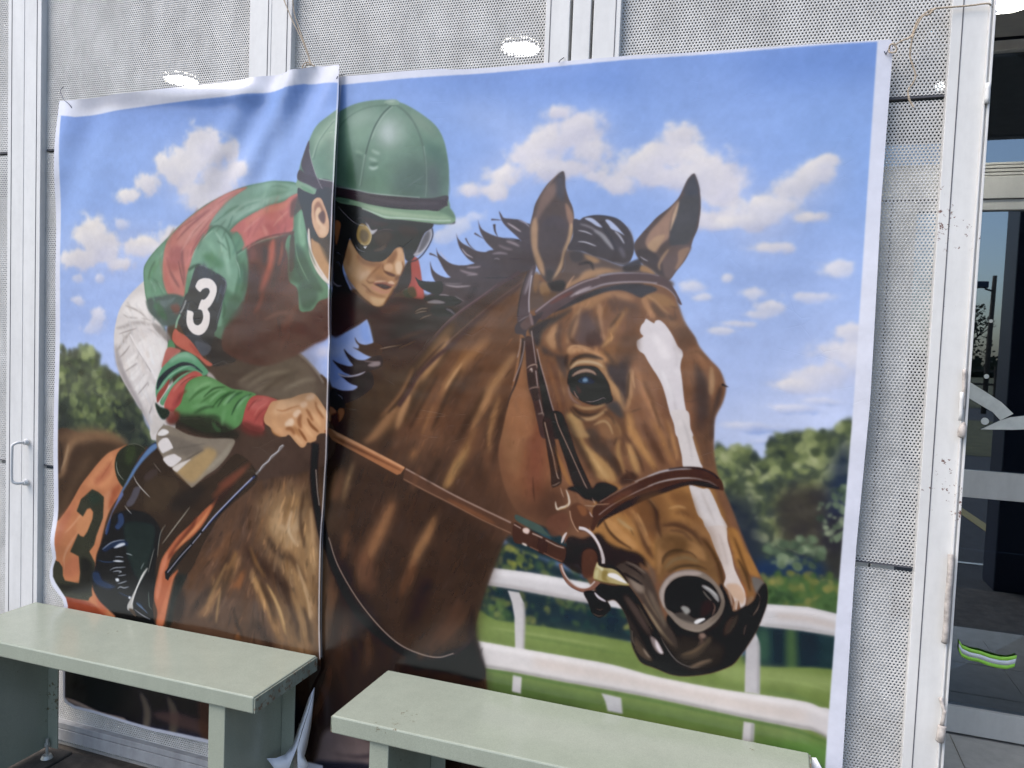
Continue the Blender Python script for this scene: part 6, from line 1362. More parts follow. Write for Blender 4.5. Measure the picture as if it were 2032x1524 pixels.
S 507a5e 5.62 1.7 .7 1:477.4,308.7 496.3,295.4 519.8,284.2
S 547e62 4.69 1.7 .6 1:510.7,299.5 538.7,284.6 571.1,277.6
S 9cbaa4 5.12 1.7 .6 1:506.3,315.1 534.3,298.1 571.3,285.3
S 547c60 3.73 1.5 .6 1:593.4,251.5 613.9,250.2 638.9,256.6
S b05450 5.5 1.7 .7 1:554.4,346.7 565.5,327.5 581.3,310.5
S a84c48 4.98 1.7 .7 1:611.7,333.9 627.1,316.9 640.2,302
S d08478 5.1 1.7 .6 1:530.7,338.7 549.1,323.5 572,308.4
S d08878 3.74 1.5 .6 1:600.1,328 615.7,312.9 635.6,298.1
P 46302c 5.1 .7 1:549,405 572,401 576,447 563,477 548,467
P 4a2c28 5 .7 1:615,386 638,374 644,431 618,458 608,432
S 9c4c3a 7.09 2.1 .7 1:623.7,355 622.2,381.7 616,404.7
S 803e34 8.51 2.8 .7 1:585,447.3 576.5,476.5 563.1,498.2
S 6a3a32 12.5 4.2 .6 1:663.2,474.8 646.1,503.9 628.6,527.5
S 3a2a28 3.36 1 .6 1:618.8,504.6 621.4,516.1 624.1,527.6
S 86584e 6.31 2.5 .5 1:586.7,509.3 614,497 641.2,492.5
P 3f5a44 4.3 .6 1:505,468 529,460 535,487 511,515 492,524
S 4a7458 5.31 1.8 .7 1:439.2,337.8 429.8,357.6 422.7,373.5
S 3c6448 4.34 1.5 .7 1:487.9,342.2 498.1,365.8 503.5,393.3
S a8ccb0 4.8 1.5 .6 1:463.5,334.1 478.5,353.9 483.9,377.6
S 40684e 3.49 1.3 .6 1:468.8,353.9 483.5,361.8 495.9,373.7
S b8d4bc 1.72 .65 .6 1:515.4,389.4 525.4,408.9 528.3,428.5
S c0c8c8 1.1 .44 .5 1:491.1,472.2 482,496.2 475.3,520.2
S 8a9098 2.7 1.1 .4 1:407.7,477.8 400.6,498.1 393.5,514.4
S 6a7480 3.07 1.3 .5 1:485.4,438.7 481,456.6 474.3,478.5
S 5a8a6a 4.13 1.6 .7 1:301.6,410 322,393.5 337.3,383.4
S 3a6048 4.16 1.4 .7 1:314.3,393.6 301.7,414.1 296.9,434.6
S 8ab090 3.67 1.4 .6 1:322.9,438.4 333.5,450.6 341.4,460.7
S 8ab492 3.28 1.2 .6 1:665,308.1 663.4,328.8 668.5,351.5
S 3a5c46 3.26 1.2 .7 1:677.2,344 686.9,374.2 703.4,408.1
S 30483a 6.18 2.1 .7 1:651.7,385.5 661.4,412.1 675.5,434.7
S 2c4c28 3.99 1.1 .8 1:445.8,670.2 472.4,650.5 501.5,644.9
S 2a4a2a 4.4 1.3 .8 1:480.7,688.2 499.6,665 525.7,651.5
S 86b878 4.92 1.6 .6 1:420.6,659.5 445.2,644 469.6,636.6
S 86b87c 4.42 1.5 .6 1:460.8,679.4 482.4,660 504.1,652.7
S 2a4426 5.82 2 .7 1:421.6,704.2 451.2,690.1 475.7,686.5
S 2c3a26 8.9 3.1 .7 1:446.9,716.7 471.3,707 491,711.7
S 8a3230 4.3 1.3 .7 1:552.9,689.5 566.6,672.9 589.8,663.6
S 903834 3.43 1.3 .6 1:567.8,714.3 581.3,693.6 599.5,678.7
S d08070 2.57 1.1 .5 1:562.2,683 575.9,668.3 594.5,663.3
S 7c322c 6.83 2 .6 1:375.7,686.7 390.5,667.4 405.5,656.3
S 8f857f 2.84 .95 .7 1:217.8,548.7 242,541.6 268.5,534.6
S 8a807a 3.33 1.2 .7 1:221.4,599.1 237.4,585.8 250.5,570.6
S b8ada8 3.71 1.4 .6 1:294.9,533.8 316,541.4 331.8,553.2
S 9a908a 2.33 .93 .6 1:278.7,513.5 294.6,515.2 307.7,518.9
S 857b76 3.31 1.2 .6 1:238.1,627.8 256.7,616.4 272.5,607.3
S 857b76 2.82 .94 .6 1:273.8,674.2 289.4,658.7 302.3,645.5
S 3c291d 9.07 2.8 .7 1:687.7,834 682,893 695,950.1
S d0b088 6.33 2.1 .8 1:662.6,875.6 656.1,915.6 676,946
S c0986a 8.32 2.4 .8 1:703.6,864.7 708.7,909.5 713.4,941.3
S 4a3424 10.6 3.5 .7 1:653.4,955.3 677.2,985.1 700.7,1014.7
S c4a074 7.01 2.1 .75 1:677,978.6 693.2,1015.7 709.1,1046.2
S 3a281c 9.12 2.8 .75 1:694.5,1061.4 706.9,1095.7 711.8,1134.3
S 3a281c 10.8 3.2 .75 1:593.3,1023 618,1066.3 634.8,1110.4
S b89058 7.88 2.1 .8 1:609.1,1027.5 637.5,1070 658.4,1126.6
S c49c66 5.01 1.4 .8 1:617.1,1036.3 641.5,1076 654,1107.3
S 35251a 12.7 3.7 .75 1:529,1004.8 505.9,1055.6 482.5,1107
S 9a7448 8.24 2.6 .7 1:512.7,1000.1 489.2,1044.3 465.5,1088.9
S 5a3c26 15.3 5.3 .6 1:454.7,987.1 430.8,1038.6 406.5,1090.7
S 8a6238 8.69 2.9 .7 1:567.9,959.4 584.5,990.7 608.9,1020.8
S 2e2018 8.88 3 .7 1:531.3,1092.8 540.1,1122 556.9,1150
S b08a58 6 1.9 .7 1:497.7,1056.7 490.6,1098.9 487.2,1130.4
S caa67a 4.2 1.4 .7 1:693.4,1022.2 705.6,1053.2 710.3,1085.3
S 3c281e 8.36 2.7 .7 1:965,593.6 946.5,627 924.1,668.3 905.3,706.2
S 38261d 9.35 3 .7 1:1011.2,584.2 989.4,621 971.5,661.6 953.3,702.6
S 3a271e 11 3.7 .7 1:1054.3,617.4 1040.5,650 1022.7,683.2 1004.8,716.7
S c89a68 4.83 1.5 .7 1:1010.8,573.6 992.5,599.4 977.8,623.4
S 9c6c44 6.45 2.3 .6 1:957.3,651.7 944.5,681.5 933.7,711.4
S 33231b 15.7 5.5 .6 1:872.7,708.6 860.9,728.1 845,748
S 33241c 11.4 3.8 .6 1:974.7,748 959.9,774.8 949,801.4
S 6a4630 9.61 3.1 .6 1:935.7,766 924.6,792.7 917.3,815.5
C head:
P 5a3c2c 4.3 .6 1:1292.8,519.8 1318.7,509.1 1321.9,541.8 1311.4,561.9 1294.6,559.4 1277.9,560.1
S 4a3028 7.51 2.4 .7 1:1218.8,535.8 1204.3,522.8 1208.5,499.1 1216.4,482.2
S 3c2a26 5.84 1.7 .75 1:1206.9,580.2 1199.2,563.6 1202.1,549.9
S 3f2c26 8.36 2.7 .7 1:1283.2,564.8 1272.4,550.4 1261.9,542.5
S c8986a 2.38 .85 .8 1:1203.3,538.1 1220.5,535.7 1243.1,539.9
P 5f4438 4.8 .55 1:1390.5,494 1415.5,522 1394.3,538.9 1383.7,516.7
P 4a3632 4.4 .6 1:1419,570 1437,601 1439,649 1426,666 1414,618
P 202a3a .85 .7 1:1224.9,594.4 1233.3,588.1 1243.6,588.4 1250.7,594.8 1247.5,598.3 1232,599.1
P 7d9cb8 .85 .8 1:1230,593.3 1234.2,589.8 1238.6,592.1 1237.9,595.5 1231.9,596.6
S 4a3228 5.64 1.8 .7 1:1271.9,504 1281.4,490.5 1290.8,477.1
S 52382c 6.72 2.2 .6 1:1247.1,478.1 1251.4,497.9 1255.5,514.4
S 3c2a22 4.3 1.3 .7 1:1308.7,575.2 1308.1,598.4 1307.5,621.5
S 5a3c2a 6.53 2.1 .6 1:1332.3,587.2 1343.2,609.5 1355.6,631.7
S 4f3628 5.53 1.8 .6 1:1347.1,622.4 1357.9,644.7 1365.5,667.1
S d4a878 2.96 .99 .6 1:1315.1,571.6 1315.9,588 1320,604.3
S 3a2a26 4.11 1.4 .7 1:1209.6,641 1220.6,653.9 1238.4,662.8
S 6a4a34 4.73 1.6 .6 1:1403.9,541.7 1419.4,537.9 1435.6,551.5
S 3c2a22 12 3.8 .7 1:1199.6,652 1222.5,694.7 1244.9,730.2 1263.2,755.6
S 4a3024 6.69 2 .75 1:1288.6,716.3 1299.6,735.5 1305.4,751.7
S 5a3a28 8.14 2.6 .7 1:1353.7,691.1 1364.3,709.9 1374.8,725.4
P 6a4426 5.6 .6 1:1332,786 1374,772 1386,820 1368,847 1344,825
S 3a2418 5.57 1.6 .8 1:1350,783.9 1363.9,802.3 1368.4,826.7 1375.9,847.3
S 4a2e1c 4.84 1.5 .8 1:1374.9,825.9 1398.9,823.2 1424.9,833.2 1441.6,852.4
S 3a2418 4.38 1.3 .8 1:1276.7,825.4 1287.8,844.4 1305.4,859.2 1329.4,871.4
P 7a4e2a 3.9 .6 1:1383.5,770.6 1415.2,767.4 1431,798.3 1440,821.7 1407.4,800.9
P 7d5228 2.8 .65 1:1462,772 1473,794 1490,832 1504,858 1484,833
S 8a5c34 4.82 1.6 .7 1:1400.1,782 1413.4,793.7 1423.6,808.9
S 5a3c26 5.49 1.6 .7 1:1386.5,832.8 1409,833.5 1425.6,847.9
S c8985e 4.2 1.3 .7 1:1384.7,796.8 1400.5,791.8 1413.4,793.7
S c4925a 3.64 1.2 .7 1:1333.1,809 1343.9,827.8 1353,846.8
S 6a4224 6.68 2.2 .6 1:1292.3,796.6 1308.7,788.2 1328.5,782.8
P 6a4a34 5.5 .35 1:1335,827 1442,815 1466,854 1471,902 1430,891 1386,904 1370,916 1367,850
P 5f4022 4.2 .65 1:1370.7,859.3 1395.6,839.7 1425,852.6 1397.2,872.5
S 3a2818 4.23 1.3 .8 1:1378.8,891.5 1381.4,877.9 1393.7,866.4 1412.7,862.3
S 4a3420 3.22 1.1 .8 1:1389.1,903.4 1407.8,891 1433,886 1452.1,891.6
S 4a3018 5.07 1.6 .8 1:1440.1,840.9 1456.7,858.4 1470.5,885.8 1476.4,911
S 5a3a1e 4.36 1.4 .8 1:1489.2,831.8 1499.7,856.2 1510,880.5 1520.4,904.8
S 3a2818 4.05 1.2 .7 1:1497.1,866.2 1510.6,890.1 1519.6,917.7
P 3c322a 5.5 .6 1:1413,1006 1452,1010 1483,1014 1469,1046 1432,1056 1406,1041
S 7a6248 4.2 1.5 .7 1:1418.2,1036.8 1436.9,1027 1453.5,1011
S 8a7058 3.22 1.1 .7 1:1435.1,1053.8 1450.4,1043.6 1464.2,1037.1
S 57483a 5.35 1.9 .7 1:1488.3,990.5 1496.6,972.9 1501.8,955.8
S 2a2220 5.41 1.4 .85 1:1480.5,959.1 1469.1,978.9 1451.1,994.9
S 1d1715 3.57 1.1 .7 1:1402.9,987.7 1419.6,1000 1435.6,1000.7
S 6a5646 4.94 1.6 .7 1:1363.2,940.4 1372.3,959.1 1386.4,980.3
S 4a3e36 4.31 1.3 .7 1:1333.5,907.6 1354.1,921.6 1368.1,939.7
S 8a745a 3.31 1.2 .6 1:1348.1,935.8 1362.5,960.6 1380.1,984.7
S 6a5a4a 3.99 1.3 .6 1:1341,960.4 1357.1,984.9 1371.3,1006.2
C none:
P 4a3e3a 2.7 .8 1:823.9,344.2 842.3,339 858.9,344.6 851.3,360.8 834.9,364.3
P 5a4a40 1.9 .7 1:822.9,375.2 839.2,368 849.3,364.4 839.5,377.1
S 7a7078 1.54 .58 .6 1:827.9,339.7 846.3,335.4 866.8,338.3
P 453834 2.7 .6 1:868.5,330.2 906.7,329 915.2,345.1 883.1,343
S 8a5a3a 6.65 2.2 .75 1:787.5,382.5 802.7,396.3 825.8,399.9 838.1,397.1
S 6a4428 5.14 1.8 .8 1:763.3,419.6 781.1,445.3 805,465.3 822.2,476
S 7a4c30 4.25 1.4 .7 1:874.2,431.4 864.5,447.9 854.8,462.6 847,473.7
P 8a5a3c 2.7 .6 1:832.7,420.9 853.6,428 849.6,429.9 828.8,428.2
S b8845a 3.91 1.4 .7 1:804.2,441.3 821.5,455.8 842.4,461
S 7a4a30 2.75 .98 .7 1:797.7,435.9 808.4,441.3 819.3,452.2
P a8744c 2.8 .6 1:759.8,378.7 768,367.7 777,382.5 769.2,404.7
S 6a3c28 2.29 .76 .7 1:882.9,393.4 885.5,407.8 881.7,416.9
C helm:
P 5c6e66 11 .45 1:864,211 920,202 965,215 968,281 856,275
P 50705a 7.9 .5 1:758.8,217.3 792.2,207.7 791.8,258.6 755.8,253.9
P b0c2b4 7.8 .4 1:760.1,126 809.9,114.6 818.6,129.5 777.6,145.2
C none:
P e2e4f2 .76 1 0:-41,88 52,83 52,212 57,595 58,873 58,1035 55,1051 44,1067 39,1078 38,1096 46,1108 55,1117 79,1139 85,1155 81,1222 80,1305 80,1363 91,1371 109,1376 163,1375 211,1376 321,1380 464,1379 603,1378 744,1374 745,1414 -26,1593
P e2e4f2 .54 1 0:52,83 93,89 217,83 397,76 544,72 623,70 648,66 666,62 704,63 739,66 758,66 1031,67 1286,65 1591,70 1654,71 1653,304 1652,607 1647,921 1644,1130 1644,1177 1649,1319 1832,1271 1756,20 -43,-172 -41,88
S e6e6f0 2.06 .51 1 0:742.3,49.8 740.8,77.5 738.4,122.7 737,179.5 736.1,251.5 735.1,288.1 735,353.1 734.1,393.8 732.7,449.9 733.5,509.9 734.7,548.2 733.2,565.5 732.8,622.2 732.4,679.2 732.7,760.7 731.5,795.8 730.1,858.5 727.9,932.5 730.1,1087.6 733.6,1160.9
"""
class Canvas:
    def __init__(s,w,h,col):
        s.w,s.h=w,h; s.a=np.empty((h,w,3),np.float32); s.a[:]=np.array(col,np.float32)
        s.masks={}; s.clip=None; s.rng=np.random.default_rng(7)
    @staticmethod
    def curve(p,closed,n=6):
        p=np.asarray(p,float); m=len(p)
        if m<3: return p
        if closed: q=np.vstack([p[-1],p,p[0],p[1]]); segs=m
        else: q=np.vstack([2*p[0]-p[1],p,2*p[-1]-p[-2]]); segs=m-1
        t=np.linspace(0,1,n,endpoint=False)[:,None]; out=[]
        for i in range(segs):
            a,b,c,d=q[i:i+4]
            out.append(.5*((2*b)+(c-a)*t+(2*a-5*b+4*c-d)*t*t+(3*b-a-3*c+d)*t**3))
        if not closed: out.append(p[-1:])
        return np.vstack(out)
    def raster(s,polys,pad):
        allp=np.vstack(polys)
        x0=max(0,int(np.floor(allp[:,0].min()-pad))); x1=min(s.w,int(np.ceil(allp[:,0].max()+pad))+1)
        y0=max(0,int(np.floor(allp[:,1].min()-pad))); y1=min(s.h,int(np.ceil(allp[:,1].max()+pad))+1)
        if x1<=x0 or y1<=y0: return None
        W,H=x1-x0,y1-y0; SS=3; cov=np.zeros((H*SS,W+2),np.float32)
        for p in polys:
            a=np.asarray(p,float); b=np.roll(a,-1,0)
            for (ax,ay),(bx,by) in zip(a,b):
                ya,yb=(ay-y0)*SS-.5,(by-y0)*SS-.5
                if ya==yb: continue
                sg=1. if yb>ya else -1.
                if sg<0: lo,hi,xl,xh=yb,ya,bx,ax
                else: lo,hi,xl,xh=ya,yb,ax,bx
                r0=max(0,int(np.ceil(lo))); r1=min(H*SS-1,int(np.ceil(hi))-1)
                if r1<r0: continue
                rr=np.arange(r0,r1+1); x=np.clip(xl+(rr-lo)/(hi-lo)*(xh-xl)-x0,0,W)
                ix=x.astype(int); f=(x-ix).astype(np.float32)
                np.add.at(cov,(rr,ix),sg*(1-f)); np.add.at(cov,(rr,ix+1),sg*f)
        c=np.minimum(np.abs(np.cumsum(cov,1)),1)[:,:W]
        return x0,y0,c.reshape(H,SS,W).mean(1)
    @staticmethod
    def box(m,r):
        if r<1: return m
        k=2*r+1
        for ax in (0,1):
            pad=[(0,0),(0,0)]; pad[ax]=(r+1,r)
            c=np.cumsum(np.pad(m,pad),axis=ax,dtype=np.float32)
            m=(c[k:]-c[:-k] if ax==0 else c[:,k:]-c[:,:-k])/k
        return m
    def blur(s,m,sig):
        if sig<.4: return m
        r=np.sqrt(sig*sig*12/3+1); r=(r-1)/2; r0=int(r); fr=r-r0
        for _ in range(3):
            a=s.box(m,r0)
            if fr>.05: a=a*(1-fr)+s.box(m,r0+1)*fr
            m=a
        return m
    def comp(s,r,col,op):
        if r is None: return
        x0,y0,m=r; h,w=m.shape
        if s.clip is not None: m=m*s.masks[s.clip][y0:y0+h,x0:x0+w]
        m=(m*op)[...,None]; v=s.a[y0:y0+h,x0:x0+w]
        v+=m*(np.asarray(col,np.float32)-v)
    def shape(s,polys,b):
        r=s.raster(polys,3*b+2)
        if r is None: return None
        return r[0],r[1],s.blur(r[2],b)
    def poly(s,pts,col,b=.8,op=1.,curve=1):
        if curve: pts=s.curve(pts,True)
        s.comp(s.shape([pts],b),col,op)
    def outline(s,pts,w,taper):
        p=s.curve(pts,False,8); d=np.gradient(p,axis=0); L=np.hypot(d[:,0],d[:,1])+1e-9
        n=np.c_[-d[:,1],d[:,0]]/L[:,None]
        c=np.r_[0,np.cumsum(np.hypot(*np.diff(p,axis=0).T))]; t=c/max(c[-1],1e-6)
        k=np.ones(len(p))
        if taper==1: k=np.sin(np.pi*np.clip(t,0,1))**.42
        elif taper==2: k=np.clip(t*1.0,0,1)**.7
        elif taper==3: k=np.clip(1-t,0,1)**.7
        hw=(w/2*np.maximum(k,.06))[:,None]
        return np.vstack([p+n*hw,(p-n*hw)[::-1]])
    def stroke(s,pts,col,w,b=.8,op=1.,taper=1):
        s.comp(s.shape([s.outline(pts,w,taper)],b),col,op)
    def mask(s,name,pts,curve=1,b=.8):
        m=np.zeros((s.h,s.w),np.float32)
        if curve: pts=s.curve(pts,True)
        r=s.shape([pts],b); m[r[1]:r[1]+r[2].shape[0],r[0]:r[0]+r[2].shape[1]]=r[2]; s.masks[name]=m
    def noise(s,shape,cell,seed,octs=4):
        g=np.random.default_rng(seed); h,w=shape; out=np.zeros(shape,np.float32); amp=1.; tot=0
        for o in range(octs):
            c=max(cell/2**o,1.5); gh,gw=int(h/c)+3,int(w/c)+3
            n=g.random((gh,gw)).astype(np.float32)
            yy=np.arange(h)/c; xx=np.arange(w)/c; yi=yy.astype(int); xi=xx.astype(int)
            fy=(yy-yi); fx=(xx-xi); fy=(fy*fy*(3-2*fy))[:,None]; fx=(fx*fx*(3-2*fx))[None]
            A=n[yi][:,xi];B=n[yi][:,xi+1];Cc=n[yi+1][:,xi];D=n[yi+1][:,xi+1]
            out+=amp*((A*(1-fx)+B*fx)*(1-fy)+(Cc*(1-fx)+D*fx)*fy); tot+=amp; amp*=.55
        return out/tot
    def cloud(s,blobs,lit,shade,seed,op=1.):
        bl=np.asarray(blobs,float); m=40
        x0=max(0,int((bl[:,0]-bl[:,2]).min()-m)); x1=min(s.w,int((bl[:,0]+bl[:,2]).max()+m))
        y0=max(0,int((bl[:,1]-bl[:,3]).min()-m)); y1=min(s.h,int((bl[:,1]+bl[:,3]).max()+m))
        Y,X=np.mgrid[y0:y1,x0:x1].astype(np.float32); d=np.zeros(X.shape,np.float32); lt=np.zeros_like(d)+1e-3; sw=np.zeros_like(d)+1e-3
        for cx,cy,rx,ry in bl:
            q=np.exp(-(((X-cx)/rx)**2+((Y-cy)/ry)**2)*1.1); d=np.maximum(d,q)+.25*np.minimum(d,q)
            u=np.clip(.5-(Y-cy)/ry*.45-(X-cx)/rx*.2,0,1); lt+=q*u; sw+=q
        n=s.noise(X.shape,26,seed,5); n2=s.noise(X.shape,60,seed+9,4)
        a=np.clip((d+(n-.5)*1.3-.10)/.62,0,1); a=a*a*(3-2*a)*np.clip((d-.06)/.2,0,1); a=s.blur(a,1.6)*op
        l=np.clip(lt/sw+(n2-.5)*.9,0,1)[...,None]
        col=np.asarray(shade,np.float32)*(1-l)+np.asarray(lit,np.float32)*l
        v=s.a[y0:y1,x0:x1]
        if s.clip is not None: a=a*s.masks[s.clip][y0:y1,x0:x1]
        v+=a[...,None]*(col-v)
    def hair(s,pts,guides,n,ln,wd,seed,st):
        # short brush marks that follow the guides; each takes the local colour a little lighter or darker
        g=np.random.default_rng(seed); r=s.shape([s.curve(pts,True)],1.); x0,y0,m=r; h,w=m.shape; G=np.asarray(guides,float)
        for i in range(n):
            y=int(g.random()*h); x=int(g.random()*w)
            if m[y,x]<.6: continue
            X,Y=x+x0,y+y0; q=1/((G[:,0]-X)**2+(G[:,1]-Y)**2+200)**1.5; a=np.radians(G[:,2])
            an=np.arctan2((q*np.sin(a)).sum(),(q*np.cos(a)).sum())+g.normal()*.10
            L=ln*(.4+1.2*g.random()); d=np.array([np.cos(an),np.sin(an)])*L/2; b=np.array([-d[1],d[0]])*g.normal()*.12
            p=np.array([X,Y]); c=s.a[min(s.h-1,Y),min(s.w-1,X)]; k=1+st*g.normal()
            c=np.clip(c*k+np.array([3,0,-3])*g.normal(),8,235)
            s.stroke([p-d,p+b,p+d],c,wd*(.5+g.random()),wd*.28,.35+.35*g.random(),1)
    def soften(s,pts,sig,op):
        r=s.shape([s.curve(pts,True)],6.)
        x0,y0,m=r; h,w=m.shape; v=s.a[y0:y0+h,x0:x0+w]; p=int(3*sig)+2
        big=s.a[max(0,y0-p):y0+h+p,max(0,x0-p):x0+w+p]; oy,ox=y0-max(0,y0-p),x0-max(0,x0-p)
        b=np.stack([s.blur(np.ascontiguousarray(big[...,c]),sig) for c in range(3)],-1)[oy:oy+h,ox:ox+w]
        v+=(m*op)[...,None]*(b-v)
    def finish(s):
        H,W=s.h,s.w
        s.a=np.stack([s.blur(np.ascontiguousarray(s.a[...,c]),.45) for c in range(3)],-1)
        gy=s.a.mean(-1,keepdims=True); bl=np.clip((s.a[...,2:3]-s.a[...,:1])/40,0,1); s.a=gy+(s.a-gy)*(.84+.10*bl)
        wm=np.clip((s.a[...,:1]-s.a[...,2:3]-14)/40,0,1)*np.clip(1.2-np.abs(s.a[...,1:2]-s.a[...,:1]*.72)/30,0,1); s.a=s.a*(1+wm*np.array([.03,.0,-.04],np.float32))
        lum=s.a.mean(-1)/255; k=np.clip(1.15-lum,.12,1)
        mt=(s.noise((H,W),13,73,2)-.5)*.10+(s.noise((H,W),46,74,3)-.5)*.12
        s.a=np.clip(s.a*(1+mt*k)[...,None],0,255)
    def foliage(s,pts,cols,n,size,seed,cell=26):
        # dabs inside a region; cols listed from shade to light
        g=np.random.default_rng(seed); p=s.curve(pts,True); r=s.shape([p],1.5)
        x0,y0,m=r; h,w=m.shape; nz=s.noise((h,w),cell,seed,3); nz=(nz-nz.min())/(np.ptp(nz)+1e-6)
        cols=np.asarray(cols,np.float32)
        for i in range(n):
            y=int(g.random()*h); x=int(g.random()*w)
            if m[y,x]<.5: continue
            v=nz[y,x]; up=nz[max(0,y-int(cell*.4)),x]
            k=np.clip((.5+(v-up)*1.6+(v-.5)*.9+g.normal()*.07),0,.999)*(len(cols)-1)
            c=cols[int(k)]*(1-(k%1))+cols[min(int(k)+1,len(cols)-1)]*(k%1)+g.normal()*5
            a=g.random()*3.14; rx=size*(.5+g.random()); ry=rx*(.45+.4*g.random())
            t=np.linspace(0,6.283,9)[:-1]; e=np.c_[np.cos(t)*rx,np.sin(t)*ry]*(.8+.4*g.random((8,1)))
            e=e@np.array([[np.cos(a),np.sin(a)],[-np.sin(a),np.cos(a)]])+[x+x0,y+y0]
            s.comp(s.shape([e],size*.3),c,.5+.4*g.random())

def hexc(c): return [int(c[i:i + 2], 16) for i in (0, 2, 4)]
def paint():
    cv = Canvas(1712, 1500, (150, 180, 235))
    for ln in ART.strip().split('\n'):
        h, _, b = ln.partition(':'); h = h.split(); k = h[0]
        P = [tuple(map(float, q.split(','))) for q in b.split()]
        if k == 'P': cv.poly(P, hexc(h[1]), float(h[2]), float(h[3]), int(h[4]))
        elif k == 'S': cv.stroke(P, hexc(h[1]), float(h[2]), float(h[3]), float(h[4]), int(h[5]))
        elif k == 'M': cv.mask(h[1], P, int(h[2]))
        elif k == 'C': cv.clip = None if h[1] == 'none' else h[1]
        elif k == 'K': cv.cloud(P, hexc(h[1]), hexc(h[2]), int(h[3]), float(h[4]))
        elif k == 'B': cv.soften(P, float(h[1]), float(h[2]))
        elif k == 'H': cv.hair(P, [tuple(map(float, q.split(','))) for q in h[6].split(';')], int(h[1]), float(h[2]), float(h[3]), int(h[4]), float(h[5]))
        elif k == 'F': cv.foliage(P, [hexc(c) for c in h[1].split(',')], int(h[2]), float(h[3]), int(h[4]))
    cv.finish(); a = np.clip(cv.a / 255, 0, 1)
    n1 = cv.noise(a.shape[:2], 5, 3, 2); n2 = cv.noise(a.shape[:2], 90, 4, 3)   # canvas grain of the print
    a *= (1 + (n1 - .5) * .025 + (n2 - .5) * .04)[..., None]
    lin = np.where(a <= .04045, a / 12.92, ((a + .055) / 1.055) ** 2.4)
    veil = np.interp(np.arange(lin.shape[0]), [120, 330, 800, 1500], [.036, .030, .010, .005])[:, None, None]   # sky-gloss haze subtracted from the print colour, stronger toward the top
    lin = np.clip((lin - veil) * PRINT_GAIN * 1.03, .004, .86)
    return lin
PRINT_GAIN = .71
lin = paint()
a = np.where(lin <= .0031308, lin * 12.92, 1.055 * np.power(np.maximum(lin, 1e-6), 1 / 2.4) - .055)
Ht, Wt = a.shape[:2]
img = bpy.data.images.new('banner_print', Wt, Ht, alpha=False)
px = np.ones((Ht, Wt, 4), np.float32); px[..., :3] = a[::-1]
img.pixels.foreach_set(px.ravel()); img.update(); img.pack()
def banner_mat():
    m, t, b = mat('glossy_banner_print')
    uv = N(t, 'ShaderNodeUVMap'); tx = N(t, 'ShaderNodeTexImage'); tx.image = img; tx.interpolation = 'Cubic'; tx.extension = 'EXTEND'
    t.links.new(uv.outputs[0], tx.inputs[0])
    geo = N(t, 'ShaderNodeNewGeometry')
    c = mixc(t, geo.outputs['Backfacing'], tx.outputs[0], (.76, .77, .8, 1))
    t.links.new(c, b.inputs['Base Color'])
    b.inputs['Roughness'].default_value = .24; b.inputs['IOR'].default_value = 1.5
    v = coords(t, (1, 1, 2.2)); v2 = coords(t, (1.6, 1, 1))
    n1 = noise(t, v, 3.6, 2, .45); n2 = noise(t, v2, 12, 2, .5); n3 = noise(t, v, 60, 2, .5)
    # short pressed creases
    vo = N(t, 'ShaderNodeTexVoronoi', feature='DISTANCE_TO_EDGE', Scale=9.); t.links.new(coords(t, (1, 1, 1.7)), vo.inputs['Vector'])
    cr = ramp(t, vo.outputs['Distance'], [(0, g3(0)), (.02, g3(1))]); msk = ramp(t, noise(t, v2, 7, 2, .5), [(.56, g3(1)), (.64, g3(0))])
    cr = mixc(t, 1., cr, msk, 'LIGHTEN')
    ad = N(t, 'ShaderNodeMath', operation='MULTIPLY_ADD'); t.links.new(n2, ad.inputs[0]); ad.inputs[1].default_value = .05; t.links.new(n1, ad.inputs[2])
    ad2 = N(t, 'ShaderNodeMath', operation='MULTIPLY_ADD'); t.links.new(n3, ad2.inputs[0]); ad2.inputs[1].default_value = .003; t.links.new(ad.outputs[0], ad2.inputs[2])
    ad3 = N(t, 'ShaderNodeMath', operation='MULTIPLY_ADD'); t.links.new(cr, ad3.inputs[0]); ad3.inputs[1].default_value = .035; t.links.new(ad2.outputs[0], ad3.inputs[2])
    bump(t, b, ad3.outputs[0], .4, .010); return m
M_BANNER = banner_mat()
def along(poly, n):
    P = np.array(poly, float); d = np.r_[0, np.cumsum(np.hypot(*np.diff(P, axis=0).T))]; t = np.linspace(0, d[-1], n)
    return np.c_[np.interp(t, d, P[:, 0]), np.interp(t, d, P[:, 1])]
def by_z(poly, n, z0, z1):
    P = np.array(poly, float)[::-1]; z = np.linspace(z0, z1, n); return np.c_[np.interp(z, P[:, 1], P[:, 0]), z]
TX0, TZ0, TS = -1.02, 2.32, .0016
def ss(a, b, x): t = np.clip((x - a) / (b - a), 0, 1); return t * t * (3 - 2 * t)
